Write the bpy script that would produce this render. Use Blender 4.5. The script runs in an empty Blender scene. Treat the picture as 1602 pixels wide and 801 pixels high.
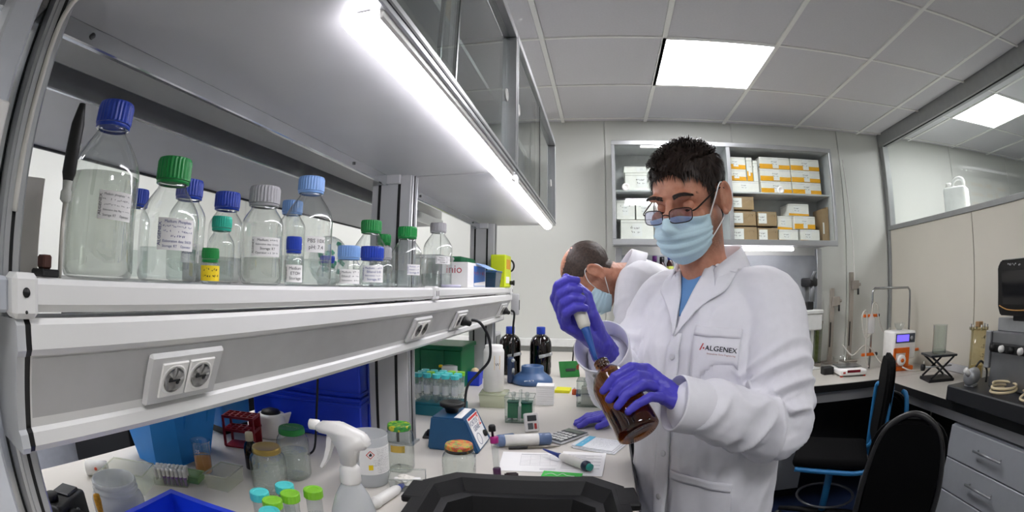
import bpy, bmesh, math, random
import numpy as np
from mathutils import Vector, Matrix, Euler, Quaternion

random.seed(7)
rng = np.random.default_rng(7)
PI = math.pi
SC = bpy.context.scene
COL = SC.collection

# ------------------------------------------------------------------ camera (a fisheye lens, as the photograph's)
YAW, PITCH, ROLL = 0.1819, 0.0611, -0.0136
CAM_Z = 1.35
cam_data = bpy.data.cameras.new('camera')
cam = bpy.data.objects.new('camera', cam_data)
COL.objects.link(cam)
R3 = Matrix.Rotation(YAW, 3, 'Z') @ Matrix.Rotation(PITCH, 3, 'X') @ Matrix.Rotation(ROLL, 3, 'Y')
right, fwd, up = R3 @ Vector((1, 0, 0)), R3 @ Vector((0, 1, 0)), R3 @ Vector((0, 0, 1))
mw = Matrix.Identity(4)
for i in range(3):
    mw[i][0], mw[i][1], mw[i][2] = right[i], up[i], -fwd[i]
mw[2][3] = CAM_Z
cam.matrix_world = mw
cam_data.type = 'PANO'
cam_data.sensor_width = 36.0
cam_data.sensor_height = 18.0
cam_data.clip_start = 0.02
for holder in (cam_data, getattr(cam_data, 'cycles', None)):
    try:
        holder.panorama_type = 'FISHEYE_EQUISOLID'
        holder.fisheye_lens = 36.0 * 758.8 / 1602.0
        holder.fisheye_fov = math.radians(180)
        break
    except (AttributeError, TypeError):
        pass
SC.camera = cam

# ------------------------------------------------------------------ world and exposure
world = bpy.data.worlds.new('world')
SC.world = world
world.use_nodes = True
world.node_tree.nodes['Background'].inputs[0].default_value = (0.75, 0.82, 0.9, 1)
world.node_tree.nodes['Background'].inputs[1].default_value = 0.15
SC.view_settings.view_transform = 'Standard'
SC.view_settings.look = 'None'
SC.view_settings.gamma = 1.0
SC.view_settings.use_curve_mapping = False
SC.view_settings.exposure = 1.22
try:
    SC.cycles.transparent_max_bounces = 32
    SC.cycles.max_bounces = 8
except AttributeError:
    pass
CEILING_LAMP = 10.0
TUBE_LAMP = 6.2

# ------------------------------------------------------------------ helpers: colour and materials
def lin(h):
    c = [int(h[i:i + 2], 16) / 255 for i in (0, 2, 4)]
    return [x / 12.92 if x <= 0.04045 else ((x + 0.055) / 1.055) ** 2.4 for x in c]

MATS = {}

def M(name, h='cccccc', rough=0.5, metal=0.0, var=0.04, scale=25, bump=0.0, bscale=200, spec=0.5, emit=0.0, coat=0.0, sheen=0.0, sss=0.0):
    """A plain procedural surface: colour with a little noise, optional fine bump."""
    if name in MATS:
        return MATS[name]
    m = bpy.data.materials.new(name)
    m.use_nodes = True
    nt = m.node_tree
    b = nt.nodes['Principled BSDF']
    c = lin(h)
    b.inputs['Roughness'].default_value = rough
    b.inputs['Metallic'].default_value = metal
    b.inputs['Specular IOR Level'].default_value = spec
    if coat:
        b.inputs['Coat Weight'].default_value = coat
    if sheen:
        b.inputs['Sheen Weight'].default_value = sheen
    if sss:
        b.inputs['Subsurface Weight'].default_value = sss
        b.inputs['Subsurface Radius'].default_value = (0.012, 0.005, 0.003)
    tc = nt.nodes.new('ShaderNodeTexCoord')
    n = nt.nodes.new('ShaderNodeTexNoise')
    n.inputs['Scale'].default_value = scale
    n.inputs['Detail'].default_value = 3
    nt.links.new(tc.outputs['Object'], n.inputs['Vector'])
    r = nt.nodes.new('ShaderNodeValToRGB')
    r.color_ramp.elements[0].color = [max(0, x * (1 - var)) for x in c] + [1]
    r.color_ramp.elements[1].color = [min(1, x * (1 + var)) for x in c] + [1]
    r.color_ramp.elements[0].position = 0.3
    r.color_ramp.elements[1].position = 0.7
    nt.links.new(n.outputs['Fac'], r.inputs['Fac'])
    nt.links.new(r.outputs['Color'], b.inputs['Base Color'])
    if emit:
        b.inputs['Emission Color'].default_value = c + [1]
        b.inputs['Emission Strength'].default_value = emit
    if bump:
        n2 = nt.nodes.new('ShaderNodeTexNoise')
        n2.inputs['Scale'].default_value = bscale
        n2.inputs['Detail'].default_value = 4
        nt.links.new(tc.outputs['Object'], n2.inputs['Vector'])
        bn = nt.nodes.new('ShaderNodeBump')
        bn.inputs['Strength'].default_value = bump
        bn.inputs['Distance'].default_value = 0.002
        nt.links.new(n2.outputs['Fac'], bn.inputs['Height'])
        nt.links.new(bn.outputs['Normal'], b.inputs['Normal'])
    MATS[name] = m
    return m

def GL(name, tint='f4faf8', gloss=1.0, ior=1.5, rough=0.02, body=0.0, bodyc='ffffff', wave=0.0, wscale=30, edge=0.0):
    """Thin-walled clear material: tinted see-through, fresnel gloss, optional milky body."""
    if name in MATS:
        return MATS[name]
    m = bpy.data.materials.new(name)
    m.use_nodes = True
    nt = m.node_tree
    for n in list(nt.nodes):
        if n.type != 'OUTPUT_MATERIAL':
            nt.nodes.remove(n)
    out = [n for n in nt.nodes if n.type == 'OUTPUT_MATERIAL'][0]
    t = nt.nodes.new('ShaderNodeBsdfTransparent')
    t.inputs['Color'].default_value = lin(tint) + [1]
    g = nt.nodes.new('ShaderNodeBsdfGlossy')
    g.inputs['Roughness'].default_value = rough
    g.inputs['Color'].default_value = (gloss, gloss, gloss, 1)
    fr = nt.nodes.new('ShaderNodeLayerWeight')
    fr.inputs['Blend'].default_value = 0.5
    f0 = ((ior - 1) / (ior + 1)) ** 2
    pw = nt.nodes.new('ShaderNodeMath')
    pw.operation = 'POWER'
    pw.inputs[1].default_value = 4.0
    ma = nt.nodes.new('ShaderNodeMath')
    ma.operation = 'MULTIPLY_ADD'
    ma.inputs[1].default_value = 0.9 - f0
    ma.inputs[2].default_value = f0
    nt.links.new(fr.outputs['Facing'], pw.inputs[0])
    nt.links.new(pw.outputs[0], ma.inputs[0])
    mx = nt.nodes.new('ShaderNodeMixShader')
    nt.links.new(ma.outputs[0], mx.inputs[0])
    if edge:
        em = nt.nodes.new('ShaderNodeMix')
        em.data_type = 'RGBA'
        em.inputs[6].default_value = lin(tint) + [1]
        em.inputs[7].default_value = [x * edge for x in lin(tint)] + [1]
        p2 = nt.nodes.new('ShaderNodeMath')
        p2.operation = 'POWER'
        p2.inputs[1].default_value = 3.0
        nt.links.new(fr.outputs['Facing'], p2.inputs[0])
        nt.links.new(p2.outputs[0], em.inputs[0])
        nt.links.new(em.outputs[2], t.inputs['Color'])
    last = t
    if wave:
        tc = nt.nodes.new('ShaderNodeTexCoord')
        nn = nt.nodes.new('ShaderNodeTexNoise')
        nn.inputs['Scale'].default_value = wscale
        nt.links.new(tc.outputs['Object'], nn.inputs['Vector'])
        bn = nt.nodes.new('ShaderNodeBump')
        bn.inputs['Strength'].default_value = wave
        bn.inputs['Distance'].default_value = 0.01
        nt.links.new(nn.outputs['Fac'], bn.inputs['Height'])
        nt.links.new(bn.outputs['Normal'], g.inputs['Normal'])
        nt.links.new(bn.outputs['Normal'], fr.inputs['Normal'])
    if body:
        d = nt.nodes.new('ShaderNodeBsdfDiffuse')
        d.inputs['Color'].default_value = lin(bodyc) + [1]
        tr = nt.nodes.new('ShaderNodeBsdfTranslucent')
        tr.inputs['Color'].default_value = lin(bodyc) + [1]
        dm = nt.nodes.new('ShaderNodeMixShader')
        dm.inputs[0].default_value = 0.4
        nt.links.new(d.outputs[0], dm.inputs[1])
        nt.links.new(tr.outputs[0], dm.inputs[2])
        m2 = nt.nodes.new('ShaderNodeMixShader')
        m2.inputs[0].default_value = body
        nt.links.new(t.outputs[0], m2.inputs[1])
        nt.links.new(dm.outputs[0], m2.inputs[2])
        last = m2
    nt.links.new(last.outputs[0], mx.inputs[1])
    nt.links.new(g.outputs[0], mx.inputs[2])
    nt.links.new(mx.outputs[0], out.inputs[0])
    MATS[name] = m
    return m

def EM(name, h, strength):
    if name in MATS:
        return MATS[name]
    m = bpy.data.materials.new(name)
    m.use_nodes = True
    b = m.node_tree.nodes['Principled BSDF']
    b.inputs['Base Color'].default_value = lin(h) + [1]
    b.inputs['Emission Color'].default_value = lin(h) + [1]
    b.inputs['Emission Strength'].default_value = strength
    MATS[name] = m
    return m

# ------------------------------------------------------------------ helpers: meshes
TEXT_CACHE = {}

def text_geo(s, size):
    """Outline of a line of writing as flat mesh, x to the right, y up, centred."""
    if s not in TEXT_CACHE and s.startswith('~'):
        # illegible handwriting: a row of small pen strokes
        n = int(s[1:].split('.')[0])
        r_ = random.Random(s)
        vs, fs = [], []
        x = -.27 * n
        for k in range(n):
            if r_.random() < .16:
                x += .54
                continue
            pts = [(x + r_.uniform(0, .4), r_.uniform(-.25, .35)) for _ in range(3)]
            for (ax, ay), (bx, by) in zip(pts[:-1], pts[1:]):
                dx, dy = bx - ax, by - ay
                L = math.hypot(dx, dy) + 1e-6
                nx, ny = -dy / L * .07, dx / L * .07
                o = len(vs)
                vs += [(ax - nx, ay - ny, 0), (bx - nx, by - ny, 0), (bx + nx, by + ny, 0), (ax + nx, ay + ny, 0)]
                fs.append((o, o + 1, o + 2, o + 3))
            x += .54
        TEXT_CACHE[s] = (np.array(vs), fs)
    if s not in TEXT_CACHE:
        cu = bpy.data.curves.new('lettering', 'FONT')
        cu.body = s
        cu.size = 1.0
        cu.resolution_u = 2
        cu.align_x = 'CENTER'
        cu.align_y = 'CENTER'
        o = bpy.data.objects.new('lettering', cu)
        COL.objects.link(o)
        dg = bpy.context.evaluated_depsgraph_get()
        me = bpy.data.meshes.new_from_object(o.evaluated_get(dg))
        v = np.array([p.co[:] for p in me.vertices]).reshape(-1, 3)
        f = [tuple(p.vertices) for p in me.polygons]
        bpy.data.objects.remove(o)
        bpy.data.curves.remove(cu)
        bpy.data.meshes.remove(me)
        TEXT_CACHE[s] = (v, f)
    v, f = TEXT_CACHE[s]
    return v * size, f

class MB:
    def __init__(s):
        s.v, s.f, s.m, s.s = [], [], [], []
    def add(s, vs, fs, m=0, smooth=False, xf=None):
        o = len(s.v)
        for p in vs:
            p = Vector(p)
            s.v.append(xf @ p if xf is not None else p)
        for q in fs:
            s.f.append(tuple(o + i for i in q)); s.m.append(m); s.s.append(smooth)
        return s
    def bm(s, b, m=0, smooth=False, xf=None):
        b.verts.index_update()
        s.add([v.co.copy() for v in b.verts], [[v.index for v in f.verts] for f in b.faces], m, smooth, xf)
        b.free()
        return s
    def box(s, x0, y0, z0, x1, y1, z1, bev=0.0, m=0, xf=None, seg=1):
        if bev <= 0:
            vs = [(x, y, z) for x in (x0, x1) for y in (y0, y1) for z in (z0, z1)]
            fs = [(0, 1, 3, 2), (4, 6, 7, 5), (0, 4, 5, 1), (2, 3, 7, 6), (0, 2, 6, 4), (1, 5, 7, 3)]
            return s.add(vs, fs, m, False, xf)
        b = bmesh.new()
        bmesh.ops.create_cube(b, size=1, matrix=Matrix.Translation(((x0 + x1) / 2, (y0 + y1) / 2, (z0 + z1) / 2)) @ Matrix.Diagonal((x1 - x0, y1 - y0, z1 - z0, 1)))
        bmesh.ops.bevel(b, geom=b.edges[:], offset=min(bev, 0.49 * min(abs(x1 - x0), abs(y1 - y0), abs(z1 - z0))), segments=seg, affect='EDGES', profile=0.5)
        return s.bm(b, m, seg > 1, xf)
    def frustum(s, w0, d0, w1, d1, z0, z1, m=0, xf=None, cap0=True, cap1=True):
        vs = [(-w0, -d0, z0), (w0, -d0, z0), (w0, d0, z0), (-w0, d0, z0), (-w1, -d1, z1), (w1, -d1, z1), (w1, d1, z1), (-w1, d1, z1)]
        fs = [(0, 1, 5, 4), (1, 2, 6, 5), (2, 3, 7, 6), (3, 0, 4, 7)]
        if cap0: fs.append((3, 2, 1, 0))
        if cap1: fs.append((4, 5, 6, 7))
        return s.add(vs, fs, m, False, xf)
    def lathe(s, prof, seg=24, m=0, xf=None, smooth=True, ribs=None, caps=(True, True), sq=0.0):
        vs, fs = [], []
        n = len(prof)
        for k in range(seg):
            a = 2 * PI * k / seg
            for j, (r, z) in enumerate(prof):
                rr = r
                if ribs and ribs[0] <= j <= ribs[1] and k % 2:
                    rr = r * ribs[2]
                c, si = math.cos(a), math.sin(a)
                if sq:
                    q = (abs(c) ** (2 + sq) + abs(si) ** (2 + sq)) ** (-1 / (2 + sq))
                    c, si = c * q, si * q
                vs.append((rr * c, rr * si, z))
        for k in range(seg):
            k2 = (k + 1) % seg
            for j in range(n - 1):
                fs.append((k * n + j, k2 * n + j, k2 * n + j + 1, k * n + j + 1))
        if caps[0] and prof[0][0] > 1e-6: fs.append([k * n for k in range(seg)][::-1])
        if caps[1] and prof[-1][0] > 1e-6: fs.append([k * n + n - 1 for k in range(seg)])
        return s.add(vs, fs, m, smooth, xf)
    def cyl(s, p0, p1, r, seg=12, m=0, r1=None, smooth=True):
        p0, p1 = Vector(p0), Vector(p1)
        d = p1 - p0
        q = d.to_track_quat('Z', 'Y').to_matrix().to_4x4()
        return s.lathe([(r, 0), (r1 if r1 is not None else r, d.length)], seg, m, Matrix.Translation(p0) @ q, smooth)
    def tube(s, pts, r, seg=8, m=0, closed=False, xf=None, flat=1.0):
        pts = [Vector(p) for p in pts]
        n = len(pts)
        rs = r if isinstance(r, (list, tuple)) else [r] * n
        tang = []
        for i in range(n):
            a = pts[(i - 1) % n] if (closed or i > 0) else pts[i]
            b = pts[(i + 1) % n] if (closed or i < n - 1) else pts[i]
            tang.append((b - a).normalized())
        ref = Vector((0, 0, 1)) if abs(tang[0].z) < 0.9 else Vector((1, 0, 0))
        u = (ref - tang[0] * ref.dot(tang[0])).normalized()
        vs, fs = [], []
        for i in range(n):
            u = (u - tang[i] * u.dot(tang[i]))
            u = u.normalized() if u.length > 1e-6 else Vector((1, 0, 0))
            w = tang[i].cross(u)
            for k in range(seg):
                a = 2 * PI * k / seg
                vs.append(pts[i] + rs[i] * (u * math.cos(a) + w * (math.sin(a) * flat)))
        for i in range(n if closed else n - 1):
            j = (i + 1) % n
            for k in range(seg):
                l = (k + 1) % seg
                fs.append((i * seg + k, i * seg + l, j * seg + l, j * seg + k))
        if not closed:
            fs.append(list(range(seg))[::-1]); fs.append([(n - 1) * seg + k for k in range(seg)])
        return s.add(vs, fs, m, True, xf)
    def prism(s, poly, z0, z1, m=0, xf=None, smooth=False):
        n = len(poly)
        vs = [(x, y, z0) for x, y in poly] + [(x, y, z1) for x, y in poly]
        fs = [(i, (i + 1) % n, n + (i + 1) % n, n + i) for i in range(n)]
        fs += [list(range(n))[::-1], list(range(n, 2 * n))]
        return s.add(vs, fs, m, smooth, xf)
    def ball(s, c, r, seg=14, m=0, xf=None):
        rx, ry, rz = (r, r, r) if not isinstance(r, (tuple, list)) else r
        b = bmesh.new()
        bmesh.ops.create_uvsphere(b, u_segments=seg, v_segments=max(6, seg * 2 // 3), radius=1, matrix=Matrix.Translation(c) @ Matrix.Diagonal((rx, ry, rz, 1)))
        return s.bm(b, m, True, xf)
    def text(s, st, size, xf, m=0):
        v, f = text_geo(st, size)
        return s.add([tuple(p) for p in v], f, m, False, xf)
    def text_cyl(s, st, size, R, z, ang=0.0, m=0, upright=False):
        """Writing wrapped round an upright cylinder of radius R; ang is where its middle faces (0 = -Y)."""
        v, f = text_geo(st, size)
        if upright:
            v = np.stack([-v[:, 1], v[:, 0], v[:, 2]], 1)
        vs = [(R * math.sin(ang + p[0] / R), -R * math.cos(ang + p[0] / R), z + p[1]) for p in v]
        return s.add(vs, f, m)
    def build(s, name, mats, parent=None, loc=None, rotz=0.0):
        me = bpy.data.meshes.new(name)
        me.from_pydata([tuple(p) for p in s.v], [], s.f)
        if not isinstance(mats, (list, tuple)):
            mats = [mats]
        for mm in mats:
            me.materials.append(mm)
        if len(me.polygons):
            me.polygons.foreach_set('material_index', s.m)
            me.polygons.foreach_set('use_smooth', s.s)
        me.update()
        b = bmesh.new(); b.from_mesh(me)
        bmesh.ops.recalc_face_normals(b, faces=b.faces[:])
        b.to_mesh(me); b.free()
        return link(name, me, parent, loc, rotz)

def link(name, me, parent=None, loc=None, rotz=0.0):
    o = bpy.data.objects.new(name, me)
    COL.objects.link(o)
    if parent is not None:
        o.parent = parent
    if loc is not None:
        o.location = loc
    if rotz:
        o.rotation_euler = (0, 0, rotz)
    return o

def tag(o, label, cat, group=None, kind=None):
    o['label'] = label
    o['category'] = cat
    if group: o['group'] = group
    if kind: o['kind'] = kind
    return o

def struct(o, label=None, cat=None):
    o['kind'] = 'structure'
    if label: o['label'] = label
    if cat: o['category'] = cat
    return o

def thing(name, label, cat, loc=(0, 0, 0), rotz=0.0, group=None, rot=None):
    o = bpy.data.objects.new(name, None)
    COL.objects.link(o)
    o.empty_display_size = 0.05
    o.location = loc
    o.rotation_euler = rot if rot is not None else (0, 0, rotz)
    return tag(o, label, cat, group)

def T(x, y, z):
    return Matrix.Translation((x, y, z))

def RX(a): return Matrix.Rotation(a, 4, 'X')
def RY(a): return Matrix.Rotation(a, 4, 'Y')
def RZ(a): return Matrix.Rotation(a, 4, 'Z')

def smooth_path(pts, n=8):
    """Catmull-Rom through the points."""
    P = [Vector(p) for p in pts]
    out = []
    for i in range(len(P) - 1):
        p0, p1, p2, p3 = P[max(i - 1, 0)], P[i], P[i + 1], P[min(i + 2, len(P) - 1)]
        for k in range(n):
            t = k / n
            out.append(0.5 * ((2 * p1) + (p2 - p0) * t + (2 * p0 - 5 * p1 + 4 * p2 - p3) * t * t + (3 * p1 - p0 - 3 * p2 + p3) * t ** 3))
    out.append(P[-1])
    return out

# ================================================================== THE ROOM
CEIL = CAM_Z + 1.185
GX, GY = -0.2527, 3.2887          # ceiling grid origin
YB = 3.356                        # back wall
XR = 2.40                         # glazed partition
XL, YF = -3.1, -2.4               # far left wall, wall behind the camera
XR2 = 5.4                         # wall of the room behind the glass

wall_m = M('wall_paint', 'd7d8d2', 0.45, var=0.015, scale=3)
wall_line = M('wall_joint', 'e4e4e2', 0.5, var=0.01)
beige_m = M('partition_panel', 'd2cdc0', 0.4, var=0.015, scale=3)
alu = M('aluminium', 'b4b6b8', 0.35, 0.7, var=0.03)
alu_dark = M('aluminium_shadow_gap', '4a4c4e', 0.5, 0.3)
alu_paint = M('grey_frame_paint', '9b9d9c', 0.4, 0.2)
tile_m = M('ceiling_tile_board', 'd9d8db', 0.9, var=0.02, scale=90, bump=0.15, bscale=400)
tbar_m = M('ceiling_bar_paint', 'f6f6f2', 0.6, var=0.01)
floor_m = M('floor_vinyl', '1a2540', 0.35, var=0.12, scale=60)
lamp_face = EM('ceiling_lamp_diffuser', 'fdfcff', CEILING_LAMP)
dark_gap = M('dark_gap', '151515', 0.8)
glass_m = GL('window_glass', 'fafcfb', ior=1.45)
black_m = M('matte_black', '101011', 0.55)

struct(MB().box(XL - .1, YF - .1, -0.05, XR2 + .1, YB + .1, 0).build('floor', floor_m), 'dark blue vinyl floor under the benches')

# ceiling: slab + bars as the structure, each tile a child
def ceiling_piece(x0, x1, y0, y1, name, lamp_cells, i0, i1, j0, j1):
    mb = MB().box(x0, y0, CEIL + 0.03, x1, y1, CEIL + 0.06)
    for i in range(i0, i1 + 1):
        x = GX + .6 * i
        if x0 < x < x1: mb.box(x - .012, y0, CEIL - .004, x + .012, y1, CEIL + .03)
    for j in range(j0, j1 + 1):
        y = GY - .6 * j
        if y0 < y < y1: mb.box(x0, y - .007, CEIL - .003, x1, y + .007, CEIL + .03)
    c = struct(mb.build(name, tbar_m))
    shapes = {}
    for i in range(i0, i1):
        for j in range(j0, j1):
            a, b = max(GX + .6 * i, x0) + .012, min(GX + .6 * i + .6, x1) - .012
            d, e = max(GY - .6 * j - .6, y0) + .007, min(GY - .6 * j, y1) - .007
            if b - a < .02 or e - d < .02 or (i, j) in lamp_cells: continue
            key = (round(b - a, 3), round(e - d, 3))
            if key not in shapes:
                w, l = (b - a) / 2, (e - d) / 2
                me = MB().box(-w, -l, 0, w, l, .018, bev=.004).build('ceiling_tile', tile_m, c)
                shapes[key] = me.data
                me.location = ((a + b) / 2, (d + e) / 2, CEIL + .002)
            else:
                link('ceiling_tile', shapes[key], c, ((a + b) / 2, (d + e) / 2, CEIL + .002))
    return c

LAMPS = {(1, 1): 'square ceiling light panel above the man in front', (1, 6): 'added square ceiling light panel, out of view, over the near end of the bench',  # the near bench panel is unseen, added to light the room
         (-3, 1): 'added square ceiling light panel, unseen, beyond the far side of the bench', (-3, 6): 'added square ceiling light panel, unseen, by the far left wall behind the bench',  # both panels unseen, put in for more light from the left
         (-3, 3): 'added square ceiling light panel brightening the far side of the bottle shelf'}  # added to brighten the left bench and the background of the bottles
cl = ceiling_piece(XL, XR - .03, YF, YB, 'ceiling', set(LAMPS), -5, 5, -1, 10)
cl['label'] = 'suspended ceiling of pale square tiles over the lab'
LAMPS2 = {(5, 1): 'square ceiling light panel seen through the glass partition', (7, 5): 'added square ceiling light panel brightening the room behind the glass'}  # the deeper panel is added to lift the light behind the glass
ceiling_piece(XR + .03, XR2, YF, YB, 'ceiling', set(LAMPS2), 4, 10, -1, 10)['label'] = 'tiled ceiling of the room behind the glass'

def ceiling_lamp(i, j, label):
    x, y = GX + .6 * i + .3, GY - .6 * j - .3
    t = thing('ceiling_light', label, 'ceiling light', (x, y, CEIL - .004), group='square ceiling light panels')
    f = MB()
    for a in (-1, 1):
        f.box(a * .2995 - .007, -.3, 0, a * .2995 + .007 - .0145 * (a > 0) + .0145 * (a < 0) * 0, .3, .03)
        f.box(-.29, a * .289 - .006, 0, .29, a * .289 + .006, .03)
    f.build('frame', tbar_m, t)
    MB().box(-.286, -.284, .006, .286, .284, .028).build('diffuser', lamp_face, t)
for (i, j), lb in {**LAMPS, **LAMPS2}.items():
    ceiling_lamp(i, j, lb)

# walls
def wall_panels(wall, xs, z0, z1, mk, m, name='wall_panel'):
    for a, b in zip(xs[:-1], xs[1:]):
        mk(a + .003, b - .003, z0, z1).build(name, m, wall)

wb = struct(MB().box(XL, YB + .012, 0, XR2, YB + .1, CEIL + .06).build('wall_back', wall_line), 'pale grey panelled back wall behind the shelves')
wall_panels(wb, [XL, -2.1, -1.15, .045, 1.0, 1.935, XR - .03], 0, CEIL + .03, lambda a, b, c, d: MB().box(a, YB, c, b, YB + .015, d, .002), wall_m)
wall_panels(wb, [XR + .03, 3.3, 4.3, XR2], 0, CEIL + .03, lambda a, b, c, d: MB().box(a, YB, c, b, YB + .015, d, .002), wall_m)
wl = struct(MB().box(XL - .1, YF, 0, XL, YB + .1, CEIL + .06).build('wall_left', wall_m), 'plain pale wall beyond the far side of the bench')
struct(MB().box(XL - .1, YF - .1, 0, XR2 + .1, YF, CEIL + .06).build('wall_front', wall_m), 'plain wall behind the camera')
struct(MB().box(XR2, YF, 0, XR2 + .1, YB + .1, CEIL + .06).build('wall_right_far', wall_m), 'end wall of the room behind the glass')

# partition: beige panels below, glazing above
pr = struct(MB().box(XR + .01, YF, 0, XR + .03, YB, 1.77).build('wall_right', dark_gap), 'beige panelled partition wall with glazing above')
for a, b in ((YF, -.7), (-.7, .3), (.3, 1.28), (1.28, 2.27), (2.27, YB - .02)):
    MB().box(XR - .006, a + .003, 0, XR + .012, b - .003, 1.765, .002).build('wall_panel', beige_m, pr)
win = struct(MB().box(XR - .02, YF, 1.765, XR + .04, YB, 1.80, .003).box(XR - .03, YF, CEIL - .095, XR + .05, YB, CEIL + .03, .003)
             .box(XR - .02, YB - .055, 1.80, XR + .04, YB, CEIL - .095, .003).box(XR - .02, -.72, 1.80, XR + .04, -.67, CEIL - .095, .003)
             .box(XR - .024, YB - .03, 0, XR - .004, YB, 1.765, .003).build('window_1', alu_paint), 'glazed strip in grey frame along the top of the partition')
MB().box(XR + .005, -.67, 1.80, XR + .013, YB - .055, CEIL - .095).build('pane', glass_m, win)
MB().box(XR + .005, YF, 1.80, XR + .013, -.72, CEIL - .095).build('pane', glass_m, win)
MB().box(XR - .006, YF, CEIL - .1, XR + .002, YB, CEIL - .093).build('seal', dark_gap, win)
struct(MB().box(-1.15, YB - .035, .93, .04, YB - .002, .985, .003).build('trim_2', M('duct_white', 'e2e3e1', .4)), 'white cable duct along the back wall behind the bench')
# ================================================================== THE BENCH AND ITS RACK
white_lam = M('bench_laminate', 'cfcac2', 0.35, var=0.02, scale=8)
rack_white = M('rack_white_powder_coat', 'dcdcda', 0.35, var=0.015, scale=10)
rack_grey = M('rack_grey_powder_coat', 'b9b9bb', 0.4, var=0.02, scale=10)
steel_lip = M('polished_lip', 'c4c6c8', 0.18, 0.85, var=0.05)
socket_white = M('socket_plastic', 'e9e8e4', 0.35)
rubber = M('black_rubber', '0c0c0d', 0.5)
SH_Z, SH_X0, SH_X1 = 1.341, -.80, -.43
UY = (.142, 1.197, 2.246)       # front faces of the three uprights
BX0, BX1 = -1.12, .10

bench = thing('lab_bench', 'white lab bench covered with jars and instruments', 'bench', (0, 0, 0))
MB().box(BX0, -.7, .868, BX1, 3.30, .9, .004).build('worktop', white_lam, bench)
MB().box(BX1 - .002, -.7, .866, BX1 + .004, 3.30, .897).build('edge_strip', M('bench_edge_black', '26262a', .5), bench)
MB().box(BX0 + .05, -.6, .80, BX1 - .06, 3.2, .868).build('apron', rack_grey, bench)
for x in (BX0 + .06, BX1 - .1):
    for y in (-.55, 1.2, 3.1):
        MB().box(x, y, 0, x + .05, y + .05, .8, .004).build('leg', rack_grey, bench)

rack = thing('bench_rack', 'grey and white bench rack with shelf, socket duct and slotted uprights', 'rack', (0, 0, .9))
z9 = -.9
for k, y in enumerate(UY):
    mb = MB()
    if k == 0:
        y0, y1 = y, y + .028
    else:
        y0, y1 = y, y + .048
    mb.box(-.62, y0, 0, -.5, y1, 2.40 + z9, .003)
    p = mb.build('upright', alu if k == 0 else rack_grey, rack)
    s = MB()
    # slots: two on the broad side, one on the front
    for x in (-.595, -.535):
        s.box(x - .004, y0 - .0012, .0, x + .004, y0 + .002, 2.38 + z9)
    yc = (y0 + y1) / 2
    s.box(-.502, yc - .004, 0, -.4988, yc + .004, 2.38 + z9)
    s.build('slot', dark_gap, p)
    q = MB()
    q.box(-.501, y1 - .012, 0.002, -.4975, y1 - .004, 2.38 + z9).box(-.501, y0 + .004, 0.002, -.4975, y0 + .011, 2.38 + z9)
    q.box(-.63, y0 - .004, 0, -.49, y1 + .004, .006)
    q.build('profile_edge', alu, p)
    for zz in (1.62, 1.75):
        MB().box(-.60, y0 - .012, zz + z9, -.53, y0 - .001, zz + .07 + z9, .002).build('bracket', rack_grey, p)

# shelf: one board per bay, with a rounded white nosing and end caps
BAYS = ((.142, 1.217), (1.227, 2.33))
for b, (ya, yb) in enumerate(BAYS):
    sh = MB().box(SH_X0, ya + .03, SH_Z - .022 + z9, SH_X1 - .01, yb - .004, SH_Z - .001 + z9, .002).build('shelf_board', rack_white, rack)
    poly = [(SH_X1 - .022, -.004), (SH_X1 - .006, .0), (SH_X1, -.005), (SH_X1, -.022), (SH_X1 - .006, -.029), (SH_X1 - .022, -.029)]
    xf = T(0, 0, SH_Z + z9) @ Matrix(((1, 0, 0, 0), (0, 0, 1, 0), (0, 1, 0, 0), (0, 0, 0, 1)))
    MB().prism(poly, ya + .02, yb - .002, 0, xf).build('nosing', rack_white, sh)
    # clip-on end cap
    for yy in ((ya - .006, ya + .024),) if b == 0 else ((ya - .022, ya + .012), (yb - .012, yb + .012)):
        c = MB().box(SH_X1 - .03, yy[0], SH_Z - .034 + z9, SH_X1 + .006, yy[1], SH_Z + .004 + z9, .005).build('end_cap', rack_white, sh)
        if b == 0:
            MB().cyl((SH_X1 + .0055, (yy[0] + yy[1]) / 2, SH_Z - .012 + z9), (SH_X1 + .0068, (yy[0] + yy[1]) / 2, SH_Z - .012 + z9), .0042, 14)\
                .cyl((SH_X1 + .0055, (yy[0] + yy[1]) / 2, SH_Z - .028 + z9), (SH_X1 + .0063, (yy[0] + yy[1]) / 2, SH_Z - .028 + z9), .0016, 8).build('screw_hole', rubber, c)
        else:
            MB().box(SH_X1 + .0055, yy[0] + .008, SH_Z - .022 + z9, SH_X1 + .0068, yy[0] + .011, SH_Z - .008 + z9).box(SH_X1 + .0055, yy[1] - .011, SH_Z - .022 + z9, SH_X1 + .0068, yy[1] - .008, SH_Z - .008 + z9).build('clip_slot', alu_dark, c)
    MB().box(-.50, ya + .03, SH_Z - .026 + z9, -.48, yb - .01, SH_Z - .0225 + z9).build('shelf_rail', alu_dark, sh)
MB().box(-.74, .08, SH_Z - .03 + z9, -.4405, .136, SH_Z - .0 + z9, .003).build('end_panel', M('end_panel_grey', 'b5bac2', .35), rack)

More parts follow.
